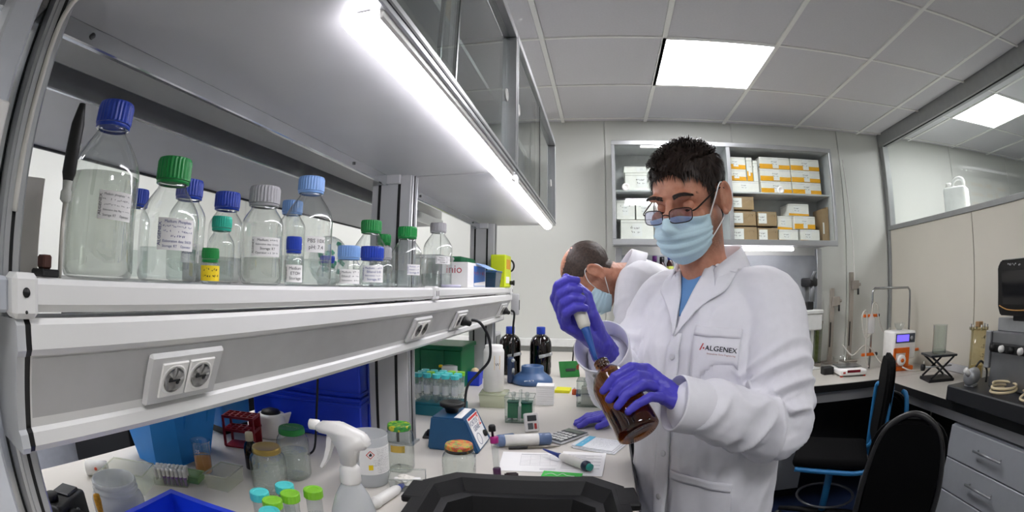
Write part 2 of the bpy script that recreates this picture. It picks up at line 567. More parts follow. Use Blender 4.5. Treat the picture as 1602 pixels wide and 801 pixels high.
# socket duct below the shelf: top lip, sloping face, bottom nose
DUCT = [(-.56, 1.30), (-.437, 1.307), (-.431, 1.302), (-.431, 1.281), (-.4365, 1.275), (-.439, 1.2745), (-.470, 1.203), (-.466, 1.199), (-.466, 1.186), (-.472, 1.179), (-.56, 1.179)]
xfd = T(0, 0, z9) @ Matrix(((1, 0, 0, 0), (0, 0, 1, 0), (0, 1, 0, 0), (0, 0, 0, 1)))
duct = MB().prism(DUCT, .158, 2.33, 0, xfd).build('socket_duct', rack_white, rack)
MB().prism([(-.4392, 1.2725), (-.4388, 1.2725), (-.4695, 1.2045), (-.4700, 1.2045)], .160, 2.328, 0, xfd).build('cover_panel', M('duct_cover_grey', 'b4b4b3', .45), duct)
MB().prism([(x - .001, z) if x > -.55 else (x, z) for x, z in DUCT], .150, .158, 0, xfd).build('end_gasket', rubber, duct)
MB().prism([(x + .003, z) if x > -.55 else (x, z) for x, z in DUCT], .140, .150, 0, xfd).build('end_plate', GL('clear_end_plate', 'eef2f2', body=.75, bodyc='f8fafc'), duct)
MB().prism([(x + .003, z) if x > -.55 else (x, z) for x, z in DUCT], 2.33, 2.345, 0, xfd).build('end_plate', rack_white, duct)

# a point on the sloping face: u along Y, v up the slope (0 bottom .. 1 top)
fb, ft = Vector((-.470, 0, 1.2045 + z9)), Vector((-.4390, 0, 1.2725 + z9))
fdir = (ft - fb).normalized()
fnor = Vector((fdir.z, 0, -fdir.x))
def face_xf(y, v):
    p = fb.lerp(ft, v)
    m = Matrix.Identity(4)
    for i in range(3):
        m[i][0] = (0, 1, 0)[i]; m[i][1] = fdir[i]; m[i][2] = fnor[i]
    return T(p.x, y, p.z) @ m
def socket(y, plug=False):
    xf = face_xf(y, .5)
    pl = MB().box(-.062, -.035, 0, .062, .033, .009, .004, 0, xf).build('socket_plate', M('socket_surround', 'c9c9c8', .4), duct)
    for sx in (-.0225, .0225):
        mb = MB().box(sx - .0215, -.023, .009, sx + .0215, .023, .012, .0015, 0, xf)
        so = mb.build('socket_outlet', socket_white, pl)
        w = MB().lathe([(.0185, .0124), (.0175, .0123), (.0165, .0005), (0, .0005)], 20, 0, xf @ T(sx, 0, 0), caps=(False, False))
        w.lathe([(.0185, .0124), (.0200, .0124), (.0205, .0119)], 20, 0, xf @ T(sx, 0, 0), caps=(False, False))
        # recess shade is put into the colour: a darker flat disc in a light rim
        w.build('socket_well', socket_white, pl)
        h = MB().lathe([(0, .0128), (.0165, .0128)], 20, 0, xf @ T(sx, 0, 0))
        h.build('socket_face', M('socket_recess_shade', 'cfcdc8', .4), pl)
        c = MB().box(sx - .009, -.001, .0128, sx + .009, .001, .0142, 0, 0, xf)
        c.lathe([(.0028, .0128), (.0028, .0136), (0, .0136)], 10, 0, xf @ T(sx - .006, .002, 0)).lathe([(.0028, .0128), (.0028, .0136), (0, .0136)], 10, 0, xf @ T(sx + .006, -.003, 0))
        c.build('contact', rubber, pl)
socket(.375); socket(1.155); socket(1.51); socket(2.20)

# power leads
def lead(label, pts, r=.004, plug=None, group=None):
    t = thing('power_cable', label, 'cable', (0, 0, 0), group=group)
    MB().tube(smooth_path(pts, 8), r, 8).build('cord', rubber, t)
    if plug:
        xf = face_xf(*plug)
        xf = T(0, 0, .9) @ xf
        MB().lathe([(.0, .045), (.008, .042), (.011, .030), (.017, .022), (.0185, .0145)], 16, 0, xf @ T(.0225, 0, 0)).build('plug', rubber, t)
    return t
lead('black cable plugged into the duct and looping down behind the vortex mixer',
     [(-.415, 1.535, 1.235), (-.385, 1.54, 1.225), (-.36, 1.56, 1.17), (-.362, 1.575, 1.10), (-.40, 1.57, 1.05), (-.43, 1.55, 1.01), (-.435, 1.53, .95), (-.43, 1.50, .905)], .0048, plug=(1.51, .5))
lead('black cable hanging from the farthest socket by the end of the rack',
     [(-.41, 2.22, 1.235), (-.395, 2.225, 1.22), (-.40, 2.23, 1.15), (-.40, 2.24, 1.05), (-.41, 2.24, .95), (-.42, 2.25, .905)], .005, plug=(2.20, .5))
lead('thin black cable hanging in front of the big blue crates', [(-.66, 1.0, 1.18), (-.665, 1.0, 1.10), (-.67, .995, 1.02), (-.68, .99, .93), (-.70, .985, .905)], .003)
w = thing('wall_switch', 'grey switch box on the far end of the socket duct', 'switch', (-.415, 2.36, 1.26))
MB().box(-.02, -.012, -.055, .02, .012, .05, .006, seg=2).build('case', rack_grey, w)
MB().box(.0195, -.006, -.03, .022, .006, .02, .002).build('rocker', rubber, w)

# ---- overhead cabinets (canopy)
CX0, CX1, CZ0, CZ1 = -.57, -.215, 1.645, 2.066
def overhead(name, label, ya, yb, split, far):
    t = thing(name, label, 'cabinet', (0, 0, CZ0), group='overhead cabinets of the rack')
    h = CZ1 - CZ0
    MB().box(CX0, ya, 0, CX1 - .02, yb, .018, .001).build('bottom_panel', rack_grey, t)
    MB().box(CX0, ya, h - .018, CX1, yb, h, .001).build('top_panel', rack_grey, t)
    MB().box(CX0, ya, .018, CX0 + .012, yb, h - .018).build('back_panel', rack_white, t)
    for y in (ya, yb - .018):
        MB().box(CX0 + .012, y, .018, CX1 - .03, y + .018, h - .018).build('side_panel', rack_grey, t)
    MB().box(CX0 + .012, ya + .018, .20, CX1 - .06, yb - .018, .212).build('inner_shelf', rack_grey, t)
    # rear metal lip that hangs below the panel
    lp = MB().box(CX0 - .012, ya, -.026, CX0, yb, .012, .002).build('rear_lip', steel_lip, t)
    for ys in (ya + .22, yb - .22):
        MB().cyl((CX0 + .0003, ys, -.012), (CX0 + .003, ys, -.012), .004, 10).build('screw', alu_dark, lp)
    # front frame: bottom channel, top channel, posts
    f = MB().box(CX1 - .02, ya, -.004, CX1, yb, .022, .002).box(CX1 - .022, ya, h - .022, CX1, yb, h, .002)
    f.box(CX1 - .03, ya, .022, CX1, ya + .014, h - .022, .002).box(CX1 - .03, yb - .014, .022, CX1, yb, h - .022, .002)
    f.build('front_frame', alu, t)
    MB().box(CX1 - .0045, ya, .006, CX1 + .0012, yb, .011).build('frame_groove', alu_dark, t)
    for n, (a, b, dx) in enumerate(((ya + .014, split + .025, -.009), (split - .025, yb - .014, -.020))):
        d = MB().box(CX1 + dx - .004, a, .022, CX1 + dx, b, h - .022).build('glass_door', GL('cabinet_glass', 'eef3f2', ior=1.5), t)
        e = b if n == 0 else a
        MB().box(CX1 + dx - .005, e - .006, .022, CX1 + dx + .001, e + .001, h - .022).build('door_edge', M('door_edge_dark', '2c3432', .3), d)
        yk = (yb - .05) if n else (ya + .06)
        MB().lathe([(.011, 0), (.017, 0), (.018, .002), (.017, .004), (.012, .004), (.0105, .002)], 20, 0, T(CX1 + dx - .001, yk, .20) @ RY(PI / 2)).build('finger_ring', socket_white, d)
    return t
oc1 = overhead('overhead_cabinet', 'glass fronted overhead cabinet above the long lit tube, near end', .02, 1.215, .67, False)
oc2 = overhead('overhead_cabinet', 'glass fronted overhead cabinet at the far end above the short tube', 1.225, 2.33, 1.75, True)
# near end gable of the canopy and the grey cheek that closes the rack on this side
MB().box(CX0, .004, -.004, CX1, .019, CZ1 - CZ0, .002).build('gable', rack_grey, oc1)

def lamp_tube(label, ya, yb):
    t = thing('tube_light', label, 'light', (-.245, (ya + yb) / 2, CZ0 - .003), group='tube lights under the overhead cabinets')
    l = (yb - ya) / 2
    xf = RX(PI / 2)
    MB().box(-.012, -l + .004, -.012, .026, l - .004, .002, .003).build('housing', socket_white, t)
    pts = [(-.021, 0), (-.020, -.012), (-.013, -.021), (0, -.025), (.013, -.021), (.020, -.012), (.021, 0)]
    MB().prism([(x, z - .004) for x, z in pts], -l + .014, l - .014, 0, Matrix(((1, 0, 0, 0), (0, 0, 1, 0), (0, 1, 0, 0), (0, 0, 0, 1)))).build('diffuser', EM('tube_diffuser', 'fbf8ff', TUBE_LAMP), t)
    for e in (-1, 1):
        MB().prism([(x * 1.03, z * 1.03 - .0035) for x, z in pts], e * l - .014 * (e > 0), e * l + .014 * (e < 0), 0, Matrix(((1, 0, 0, 0), (0, 0, 1, 0), (0, 1, 0, 0), (0, 0, 0, 1)))).build('end_cap', EM('tube_end_glow', 'fbf8ff', TUBE_LAMP * .6), t)
lamp_tube('long bright tube light under the nearer overhead cabinet', .40, 1.205)
lamp_tube('short bright tube light under the far overhead cabinet', 1.28, 2.24)
MB_lead = thing('lamp_lead', 'short white lead joining the two tube lights', 'cable', (0, 0, 0))
MB().tube(smooth_path([(-.235, 1.205, 1.635), (-.225, 1.23, 1.625), (-.228, 1.255, 1.632), (-.24, 1.28, 1.636)], 6), .0025, 6).build('cord', socket_white, MB_lead)
wc = thing('white_cable', 'white cable running down the near upright from the canopy', 'cable', (0, 0, 0))
MB().tube(smooth_path([(-.28, .21, 1.641), (-.36, .19, 1.641), (-.42, .175, 1.640), (-.47, .166, 1.628), (-.494, .158, 1.60), (-.497, .157, 1.52), (-.497, .156, 1.40)], 8), .0035, 8).build('cord', M('cable_cream', 'cfcdc6', .4), wc)
MB().box(-.345, .175, 1.6385, -.315, .20, 1.645, .001).build('cable_clip', M('cable_cream'), wc)

# the rack's other side: rear canopy and its rail
rc = thing('rear_canopy', 'grey overhead cabinet on the far side of the rack', 'cabinet', (0, 0, CZ0))
MB().box(-1.26, .02, 0, -.80, 2.33, .018, .001).build('bottom_panel', rack_grey, rc)
MB().box(-1.26, .02, .018, -.80, 2.33, .42).build('body', rack_white, rc)
MB().box(-.80, .02, -.016, -.788, 2.33, .03, .002).build('front_lip', steel_lip, rc)
MB().box(-1.27, .02, -.006, -1.26, 2.33, .04).build('rear_edge', alu_dark, rc)
rb = thing('cross_beam', 'dark grey beam running between the uprights under the canopy', 'beam', (0, 0, 1.70))
MB().box(-.70, .20, -.02, -.655, 1.19, .06, .003).box(-.70, 1.25, -.02, -.655, 2.24, .06, .003).build('beam', M('beam_grey', '6e6d70', .5, .3), rb)
# cheek panels at the near end of the rack
ck = rack
MB().box(-.60, .085, .0, -.505, .125, 1.52, .004).build('cheek_panel', M('cheek_grey', 'cfd3d9', .3, var=.03), ck)
MB().box(-.503, .075, .55, -.497, .125, .60, .002).build('cheek_strip', socket_white, ck)
# ================================================================== BOTTLES AND BOXES ON THE SHELF
lab_glass = GL('lab_glass', 'fbfdfc', ior=1.95, wave=.05, edge=.45)
water = GL('clear_liquid', 'f6f9f8', ior=1.2, rough=.08, body=.06, bodyc='f0f4f4')
cloudy = GL('cloudy_liquid', 'f2f4f0', ior=1.2, rough=.1, body=.30, bodyc='f0f2ee')
label_white = M('label_paper', 'f1f0ee', .6, var=.01)
ink_black = M('ink_black', '1c1c22', .6)
ink_blue = M('ink_blue', '2b3a86', .6)
CAPS = {'blue': M('cap_blue', '1b3fae', .38), 'green': M('cap_green', '0c8a3d', .38), 'teal': M('cap_teal', '23b49a', .4), 'grey': M('cap_grey', 'a3a3a6', .42),
        'light blue': M('cap_light_blue', '7fa8e2', .4), 'white': M('cap_white', 'e8e7e4', .4), 'black': rubber}

def bottle_profile(R, H, rn, zs, zc):
    """Base, straight wall, rounded shoulder, neck."""
    p = [(R * .80, 0), (R * .95, .003), (R, .010), (R, zs)]
    for s_, q in ((.10, .985), (.22, .93), (.36, .82), (.55, .60), (.75, .33), (.88, .13), (.95, .04)):
        p.append((rn + (R - rn) * q, zs + (zc - .008 - zs) * s_))
    p.append((rn, zc - .008))
    p += [(rn, zc - .004), (rn, zc)]
    return p

def lab_bottle(label, loc, R, H, cap, level=.5, liquid=None, facing=0.0, texts=None, lab=None, group='screw cap bottles on the rack shelf', name='reagent_bottle', rn=None, capr=None, caph=None, ink=None, labcol=None):
    """Lab bottle: glass body with sloping shoulder, ribbed screw cap, pouring ring, liquid, paper label with writing."""
    t = thing(name, label, 'bottle', loc, facing, group)
    caph = caph or min(.027, H * .17)
    capr = capr or min(.0265, R * .74)
    rn = rn or capr * .80
    zc = H - caph
    zs = zc - (R - rn) * 1.9 - .009
    zs = max(zs, H * .40)
    prof = bottle_profile(R, H, rn, zs, zc)
    MB().lathe(prof, 36, 0, caps=(True, False)).lathe([(rn, zc - .006), (rn * 1.14, zc - .005), (rn * 1.14, zc - .001), (rn, zc)], 24, caps=(False, False)).build('glass_body', lab_glass, t)
    cp = [(capr * .97, zc), (capr, zc + .002), (capr, H - .004), (capr * .94, H), (0, H)]
    MB().lathe(cp, 56, 0, None, False, ribs=(1, 2, .955)).build('cap', CAPS[cap], t)
    MB().lathe([(capr * .9, zc - .005), (capr * .96, zc - .004), (capr * .96, zc - .001)], 24, caps=(False, False)).build('pouring_ring', CAPS[cap], t)
    if level > 0:
        zl = level * (zs if level <= 1 else H)
        ri = R - .0022
        MB().lathe([(ri * .9, .004), (ri, .012), (ri, zl), (0, zl)], 32).build('liquid', liquid or water, t)
    if lab:
        z0, z1, half, ang = lab
        rr = R + .0005
        n = 10
        vs, fs = [], []
        for k in range(n + 1):
            a = ang + half * (2 * k / n - 1)
            for z in (z0, z1):
                vs.append((rr * math.sin(a), -rr * math.cos(a), z))
        for k in range(n):
            fs.append((2 * k, 2 * k + 2, 2 * k + 3, 2 * k + 1))
        lb = MB().add(vs, fs, 0, True).build('paper_label', labcol or label_white, t)
        if texts:
            mb = MB()
            hh = (z1 - z0) / (len(texts) + .5)
            form = any('Medium' in q for q in texts)
            if form:
                mb.text_cyl('ALGENEX', (z1 - z0) * .17, rr + .0004, (z0 + z1) / 2, ang - half * .90, 0, True)
            for k, st in enumerate(texts):
                hand = None
                if st.endswith('~'):
                    st, hand = st[:-1].strip(), '~%d.%d' % (5 + k, int(R * 1e5) + k)
                v, f = text_geo(st, 1)
                wid = max(1e-6, v[:, 0].max() - v[:, 0].min())
                wh = 0
                if hand:
                    vh, fh = text_geo(hand, 1)
                    wh = vh[:, 0].max() - vh[:, 0].min() + .5
                size = min(hh * .86, 2 * half * R * (.80 if form else .92) / (wid + wh))
                sh = (.06 * half if form else 0)
                mb.text_cyl(st, size, rr + .0004, z1 - hh * (k + .72), ang + sh - wh * size / 2 / rr, 0)
                if hand:
                    mb.text_cyl(hand, size, rr + .0004, z1 - hh * (k + .72), ang + sh + (wid + .5) * size / 2 / rr, 0)
            mb.build('lettering', ink or ink_blue, lb)
    return t

def toward(x, y):
    """Rotation so that the thing's -Y side looks at the room side where the camera stands."""
    return math.atan2(-x, y) if False else math.atan2(x, -y) + PI

def shelf_bottle(label, x, y, R, H, cap, level, texts=None, lab=None, liquid=None, **kw):
    lab_bottle(label, (x, y, SH_Z), R, H, cap, level, liquid, toward(x, y), texts, lab, **kw)

shelf_bottle('largest bottle at the near end, blue cap, full of cloudy liquid', -.55, .304, .0505, .212, 'blue', 1.0,
             ['Medium: phosphate ~', '~19.1', '~21.2', 'Elaboration date: May ~', 'Storage: RT     Operator:'], (.066, .098, .50, .42), cloudy, ink=ink_black)
shelf_bottle('wide bottle with tall green cap and handwritten blue label', -.54, .420, .0452, .164, 'green', .55,
             ['Medium: Phosphate', '~18.3', '~20.4', '~8.5', 'Elaboration date: 5/6/20', 'Storage: RT    Operator:'], (.040, .080, .62, .28), caph=.030)
shelf_bottle('blue capped bottle half hidden behind the wide green capped bottle', -.635, .535, .034, .164, 'blue', .5, ['ALGENEX'], (.03, .06, .5, .3))
shelf_bottle('blue capped bottle standing behind the small teal capped bottle', -.635, .635, .034, .160, 'blue', .45)
shelf_bottle('small bottle with a teal cap', -.56, .551, .0235, .103, 'teal', .6)
shelf_bottle('tiny bottle with green cap and bright yellow label', -.49, .462, .0135, .047, 'green', .6, ['~6.7', '~7.8'], (.004, .024, 1.3, .1), labcol=M('label_yellow', 'f1d21a', .5), ink=ink_black, caph=.014, capr=.0128)
shelf_bottle('bottle with a ribbed grey cap and a printed white label', -.53, .622, .0365, .160, 'grey', .45,
             ['Medium: ~', 'Elaboration date: 13/10/20', 'Storage: RT', 'Operator: ~'], (.045, .075, .72, .25), cloudy, ink=ink_black, caph=.028, capr=.0275)
shelf_bottle('little bottle with blue cap in front of the PBS bottle', -.482, .652, .0155, .080, 'blue', .3, ['Medium:', 'ETOH', 'Storage:'], (.006, .034, 1.1, .2), ink=ink_black, caph=.022, capr=.0135)
shelf_bottle('tall clear bottle with light blue cap lettered PBS 10X', -.55, .791, .0488, .212, 'light blue', .40, ['PBS 10X', 'pH: 7.4'], (.062, .092, .40, .34), ink=ink_black, caph=.028, capr=.0275)
shelf_bottle('bottle with light blue cap peeping out behind the PBS bottle', -.68, .905, .034, .190, 'light blue', .5)
shelf_bottle('blue capped bottle just behind the PBS bottle at its far side', -.61, .962, .024, .068, 'blue', .6)
shelf_bottle('squat bottle with light blue cap beside the dark blue capped one', -.487, .850, .0240, .081, 'light blue', .55, ['Medium: ~', 'Ethanol ~', 'Elaboration: ~'], (.006, .034, 1.0, .15), ink=ink_black, caph=.023, capr=.0235)
shelf_bottle('squat bottle with dark blue cap in the front row', -.487, .955, .0265, .088, 'blue', .6, ['Medium: ~', 'Ethanol 0,45', 'Elaboration: ~', 'Storage: RT'], (.010, .046, 1.0, .15), caph=.026, capr=.0262)
shelf_bottle('clear bottle with green cap behind the squat blue capped one', -.552, 1.072, .0430, .162, 'green', .5, caph=.027, capr=.0265)
shelf_bottle('small clear bottle with pale grey cap between the squat and green capped ones', -.495, 1.028, .0235, .092, 'grey', .4, caph=.024, capr=.020)
shelf_bottle('low green capped bottle squeezed against the middle upright', -.552, 1.150, .0245, .136, 'green', .5)
shelf_bottle('green capped bottle in front of the middle upright with tilted white label', -.472, 1.118, .0375, .150, 'green', .50, ['Medium: ~', 'Ethanol ~', 'Storage: RT'], (.030, .056, .50, .55), caph=.025, capr=.0245)
shelf_bottle('tall bottle with grey cap beyond the middle upright', -.53, 1.52, .0484, .212, 'grey', .35, ['Medium: ~', 'Elaboration: ~', 'Storage: RT'], (.075, .100, .55, .42), ink=ink_black, caph=.028, capr=.0275)
shelf_bottle('blue capped bottle hidden behind the largest bottle', -.68, .455, .024, .140, 'blue', .5)
shelf_bottle('short green capped bottle standing behind the tall grey capped one', -.742, 1.80, .030, .095, 'green', .5)

# saucer under the tall grey capped bottle is a lid
dl = thing('plastic_dish', 'pale lilac dish lying in front of the tall grey capped bottle', 'dish', (-.466, 1.47, SH_Z))
MB().lathe([(.0, .004), (.026, .004), (.030, .002), (.031, .0), (.032, .0), (.032, .008), (.030, .0085), (.0, .0085)], 28).build('disc', M('lilac_plastic', 'c6c4da', .4), dl)

# carton and electrode at the near end
t = thing('cardboard_carton', 'white printed carton at the near end behind the black probe', 'box', (-.66, .20, SH_Z), -.35)
MB().box(-.035, -.05, 0, .035, .05, .115, .001).build('carton', M('carton_white', 'd8d3cd', .6), t)
mb = MB()
xf = T(.0355, -.002, 0) @ RZ(PI / 2) @ RX(PI / 2)
for k, st in enumerate(['~7.11', '~6.12', '~6.13']):
    mb.text(st, .011 if k else .016, xf @ T(-.015, .075 - .024 * k, 0))
mb.build('lettering', ink_black, t)
t = thing('electrode_probe', 'black handled probe leaning by the largest bottle', 'probe', (-.497, .222, SH_Z), 0, rot=(0.02, .06, 0))
MB().lathe([(.0025, 0), (.0028, .075)], 10, smooth=True).build('shaft', M('probe_grey', 'b9b6ad', .3, .3), t)
MB().lathe([(.0, .178), (.004, .177), (.0055, .17), (.0085, .155), (.009, .105), (.0065, .097)], 14).build('handle', rubber, t)
MB().lathe([(.0065, .097), (.0055, .088), (.0070, .086), (.0072, .078), (.004, .075)], 12).build('collar', M('probe_collar', 'c8cbc4', .4), t)
t = thing('probe_stand', 'dark clutter of clips at the foot of the black probe', 'stand', (-.505, .205, SH_Z))
MB().box(-.02, -.012, 0, .02, .012, .008, .002).build('foot', rubber, t)
MB().box(-.014, -.006, .008, .008, .006, .022, .002).build('clip', M('clip_rust', '4a2a20', .5), t)

# beyond the upright: glove box, tubs, green cloth box, yellow dispenser
t = thing('tissue_box', 'white and blue printed carton with torn flap lettered inio', 'box', (-.50, 1.74, SH_Z), 0)
MB().box(-.045, -.13, 0, .05, .13, .088, .001).build('carton', label_white, t)
MB().box(.0503, -.05, .004, .0512, .12, .078).build('printed_panel', M('print_blue', '2a6cc0', .45), t)
mb = MB()
xf = T(.0518, .03, .05) @ RZ(PI / 2) @ RX(PI / 2)
mb.text('~9.14', .034, xf)
mb.build('lettering', M('print_red', 'c2303a', .5), t)
MB().text('inio', .04, T(.0, -.1306, .062) @ RX(PI / 2)).build('lettering', M('print_red2', 'b0343f', .5), t)
MB().add([(.0514, -.05, .006), (.0514, .12, .006), (.0514, .12, .024), (.0514, -.05, .016)], [(0, 1, 2, 3)]).build('print_wave', label_white, t)
MB().box(-.05, -.02, 0, .0, .14, .0015, 0, 0, T(.05, 0, .088) @ RY(.45) @ T(.048, 0, 0)).build('flap', M('print_pale_blue', '8fb0dc', .5), t)
t = thing('plastic_tub', 'translucent blue tub between printed carton and yellow dispenser', 'tub', (-.475, 2.06, SH_Z))
MB().frustum(.034, .05, .04, .06, 0, .065, cap1=False).build('tub_wall', GL('tub_blue', '4d82ae', body=.4, bodyc='2b6494'), t)
MB().box(-.043, -.063, .065, .043, .063, .072, .002).build('rim', M('tub_rim', '24527f', .4), t)
t = thing('folded_cloth', 'folded dark green cloth pack behind the printed carton', 'cloth', (-.62, 1.98, SH_Z))
MB().box(-.06, -.24, 0, .06, .2, .055, .02, seg=3).box(-.055, -.2, .05, .055, .21, .10, .02, seg=3).box(-.05, -.02, .095, .05, .2, .13, .016, seg=3).build('cloth', M('cloth_green', '1f6f48', .8, var=.25, scale=40, bump=.6, bscale=60), t)
t = thing('clear_tub', 'clear lidded tub behind the printed carton', 'tub', (-.60, 1.66, SH_Z))
MB().frustum(.05, .08, .055, .085, 0, .1, cap1=False).build('tub_wall', GL('clear_tub_plastic', 'e2e4e6', body=.25), t)
MB().box(-.058, -.088, .1, .058, .088, .112, .003).build('lid', GL('clear_lid', 'e0e2e6', body=.4), t)
t = thing('yellow_dispenser', 'fluorescent yellow box shaped dispenser at the end of the shelf', 'dispenser', (-.447, 2.225, SH_Z))
MB().box(-.050, -.065, 0, .020, .075, .15, .004).build('case', M('fluor_yellow', 'd3e21d', .45), t)
MB().box(.0202, -.05, .02, .0212, .03, .05).build('sticker', label_white, t)
MB().cyl((.020, .05, .022), (.036, .05, .022), .010, 14).cyl((.036, .05, .022), (.042, .05, .022), .013, 14).build('knob', rubber, t)
MB().box(.0202, -.04, .085, .0210, .05, .13).build('print', M('orange_print', 'e0a030', .5), t)
t = thing('scissors', 'black handled scissors stuck in the far side of the yellow dispenser', 'scissors', (-.447, 2.312, SH_Z))
MB().tube([(.02 * math.cos(a) - .0 + .01, .012, .105 + .027 * math.sin(a)) for a in [2 * PI * k / 18 for k in range(18)]], .0045, 8, closed=True).build('handle', rubber, t)
MB().box(-.004, .004, .02, .004, .008, .08).build('blade', alu, t)
t = thing('bag_of_caps', 'clear plastic bag full of small green caps behind the bottles', 'bag', (-.71, 1.13, SH_Z))
mb = MB().ball((0, 0, .065), (.05, .075, .068), 18)
mb.build('film', GL('bag_film', 'eef2f2', body=.12, wave=.6, wscale=60), t)
for k in range(16):
    a, rr = random.random() * 6.28, .035 * math.sqrt(random.random())
    x, y, z = rr * math.cos(a), 1.4 * rr * math.sin(a), random.uniform(.03, .115)
    MB().cyl((x, y, z), (x + .006 * math.cos(k), y + .004, z + .007), .007, 10).build('green_cap', M('mint_cap', '3fc7a0', .4), t)
# cartons on the other side's shelf area that show between the bottles
t = thing('white_carton', 'plain white carton on the shelf behind the bottles', 'box', (-.74, .72, SH_Z))
MB().box(-.04, -.07, 0, .04, .07, .05, .002).build('carton', M('carton_white'), t)

# overhead cabinet contents
t = thing('white_carton', 'small white carton standing inside the nearer overhead cabinet', 'box', (-.29, .98, CZ0 + .0185))
MB().box(-.035, -.055, 0, .035, .055, .055, .002).build('carton', M('carton_white'), t)
t = thing('white_carton', 'second small white carton beside it inside the nearer overhead cabinet', 'box', (-.29, 1.10, CZ0 + .0185))
MB().box(-.035, -.05, 0, .035, .05, .045, .002).build('carton', M('carton_white'), t)
t = thing('paper_folder', 'white folder with orange tab on the upper shelf of the nearer cabinet', 'folder', (-.36, .80, CZ0 + .2125))
MB().box(-.06, -.11, 0, .06, .07, .13, .003).build('cover', label_white, t)
MB().box(.0605, -.0, .0, .063, .055, .14, .002).build('tab', M('orange_tab', 'd9a452', .5), t)
t = thing('paper_folder', 'white folder with orange tab inside the far overhead cabinet', 'folder', (-.30, 1.34, CZ0 + .0185))
MB().box(-.05, -.05, 0, .05, .05, .17, .003).build('cover', label_white, t)
MB().box(.0505, -.0, .05, .053, .04, .12, .002).build('tab', M('orange_tab'), t)
# ================================================================== THINGS ON THE BENCH
BZ = .9005
clear_pl = GL('clear_plastic', 'eef1f0', ior=1.45, body=.10, edge=.6)
milky = GL('milky_plastic', 'e6e9ea', ior=1.4, rough=.25, body=.62, bodyc='eceeef')
frosted = GL('frosted_plastic', 'f6f8f0', ior=1.4, rough=.2, body=.20, bodyc='f3f5ea')
jar_glass = GL('jar_glass', 'f4f8f5', ior=1.6, edge=.4, wave=.35, wscale=40)
white_pl = M('white_plastic', 'eceae6', .35)
grey_pl = M('grey_plastic', 'a9abad', .4)
blue_crate = M('crate_blue', '123ad0', .38, var=.04)
gold = M('lid_gold', 'b59a55', .3, .8)
green_lid = M('lid_green', '1f8a3c', .35)
cyan_cap = M('cap_cyan', '4fd0d0', .4)
lime_cap = M('cap_lime', '86cc2e', .4)
amber = GL('amber_glass', '9a4a12', ior=1.6, edge=.25, wave=.1)
amber_dark = GL('amber_glass_dark', '4a220c', ior=1.6, edge=.3, wave=.1)

def jar(label, x, y, R, H, lid_m, lid_h=.012, lidr=None, rot=0., fill=None, name='glass_jar', lid_sub=None, sticker=None, lip_m=None):
    t = thing(name, label, 'jar', (x, y, BZ), rot, 'glass jars on the bench')
    rl = lidr or R * .84
    zl = H - lid_h
    p = [(R * .7, .004), (R * .92, .0), (R, .008), (R, zl * .76), (R * .985, zl * .82), (R * .93, zl * .90), (rl * .97, zl * .96), (rl * .95, zl)]
    MB().lathe(p, 32, sq=.6 if R > .03 else 0, caps=(True, False)).build('glass_body', jar_glass, t)
    l = MB().lathe([(rl * .95, zl - .002), (rl * 1.03, zl - .001), (rl * 1.04, zl + .003), (rl * 1.01, H - .003), (rl * .97, H), (rl * .86, H - .001), (0, H - .001)], 36).build('lid', lid_m, t)
    if lip_m:
        MB().lathe([(rl * 1.035, zl - .002), (rl * 1.055, zl), (rl * 1.05, zl + .005), (rl * 1.02, zl + .0055)], 36, caps=(False, False)).build('lid_skirt', lip_m, l)
    if lid_sub: lid_sub(l, rl, H)
    if fill:
        MB().lathe([(R * .8, .005), (R * .93, .010), (R * .93, zl * fill), (0, zl * fill)], 24).build('contents', GL('jar_contents', 'f8faf8', body=.24, bodyc='f8faf8', wave=1.0, wscale=160), t)
    if sticker:
        z0, z1, half, ang, mm = sticker
        n = 6; vs = []; fs = []
        for k in range(n + 1):
            a = ang + half * (2 * k / n - 1)
            for z in (z0, z1): vs.append(((R + .002) * math.sin(a), -(R + .002) * math.cos(a), z))
        for k in range(n): fs.append((2 * k, 2 * k + 2, 2 * k + 3, 2 * k + 1))
        MB().add(vs, fs, 0, True).build('sticker', mm, t)
    return t

def patterned(name, cols, scale):
    """A printed lid: cells of colour."""
    if name in MATS: return MATS[name]
    m = bpy.data.materials.new(name); m.use_nodes = True
    nt = m.node_tree; b = nt.nodes['Principled BSDF']; b.inputs['Roughness'].default_value = .35
    tc = nt.nodes.new('ShaderNodeTexCoord'); v = nt.nodes.new('ShaderNodeTexVoronoi'); v.inputs['Scale'].default_value = scale
    nt.links.new(tc.outputs['Object'], v.inputs['Vector'])
    sp = nt.nodes.new('ShaderNodeSeparateColor'); nt.links.new(v.outputs['Color'], sp.inputs[0])
    r = nt.nodes.new('ShaderNodeValToRGB'); r.color_ramp.interpolation = 'CONSTANT'
    e = r.color_ramp.elements
    while len(e) < len(cols): e.new(.5)
    for k, c in enumerate(cols):
        e[k].position = k / len(cols); e[k].color = lin(c) + [1]
    nt.links.new(sp.outputs[0], r.inputs[0]); nt.links.new(r.outputs[0], b.inputs['Base Color'])
    MATS[name] = m
    return m

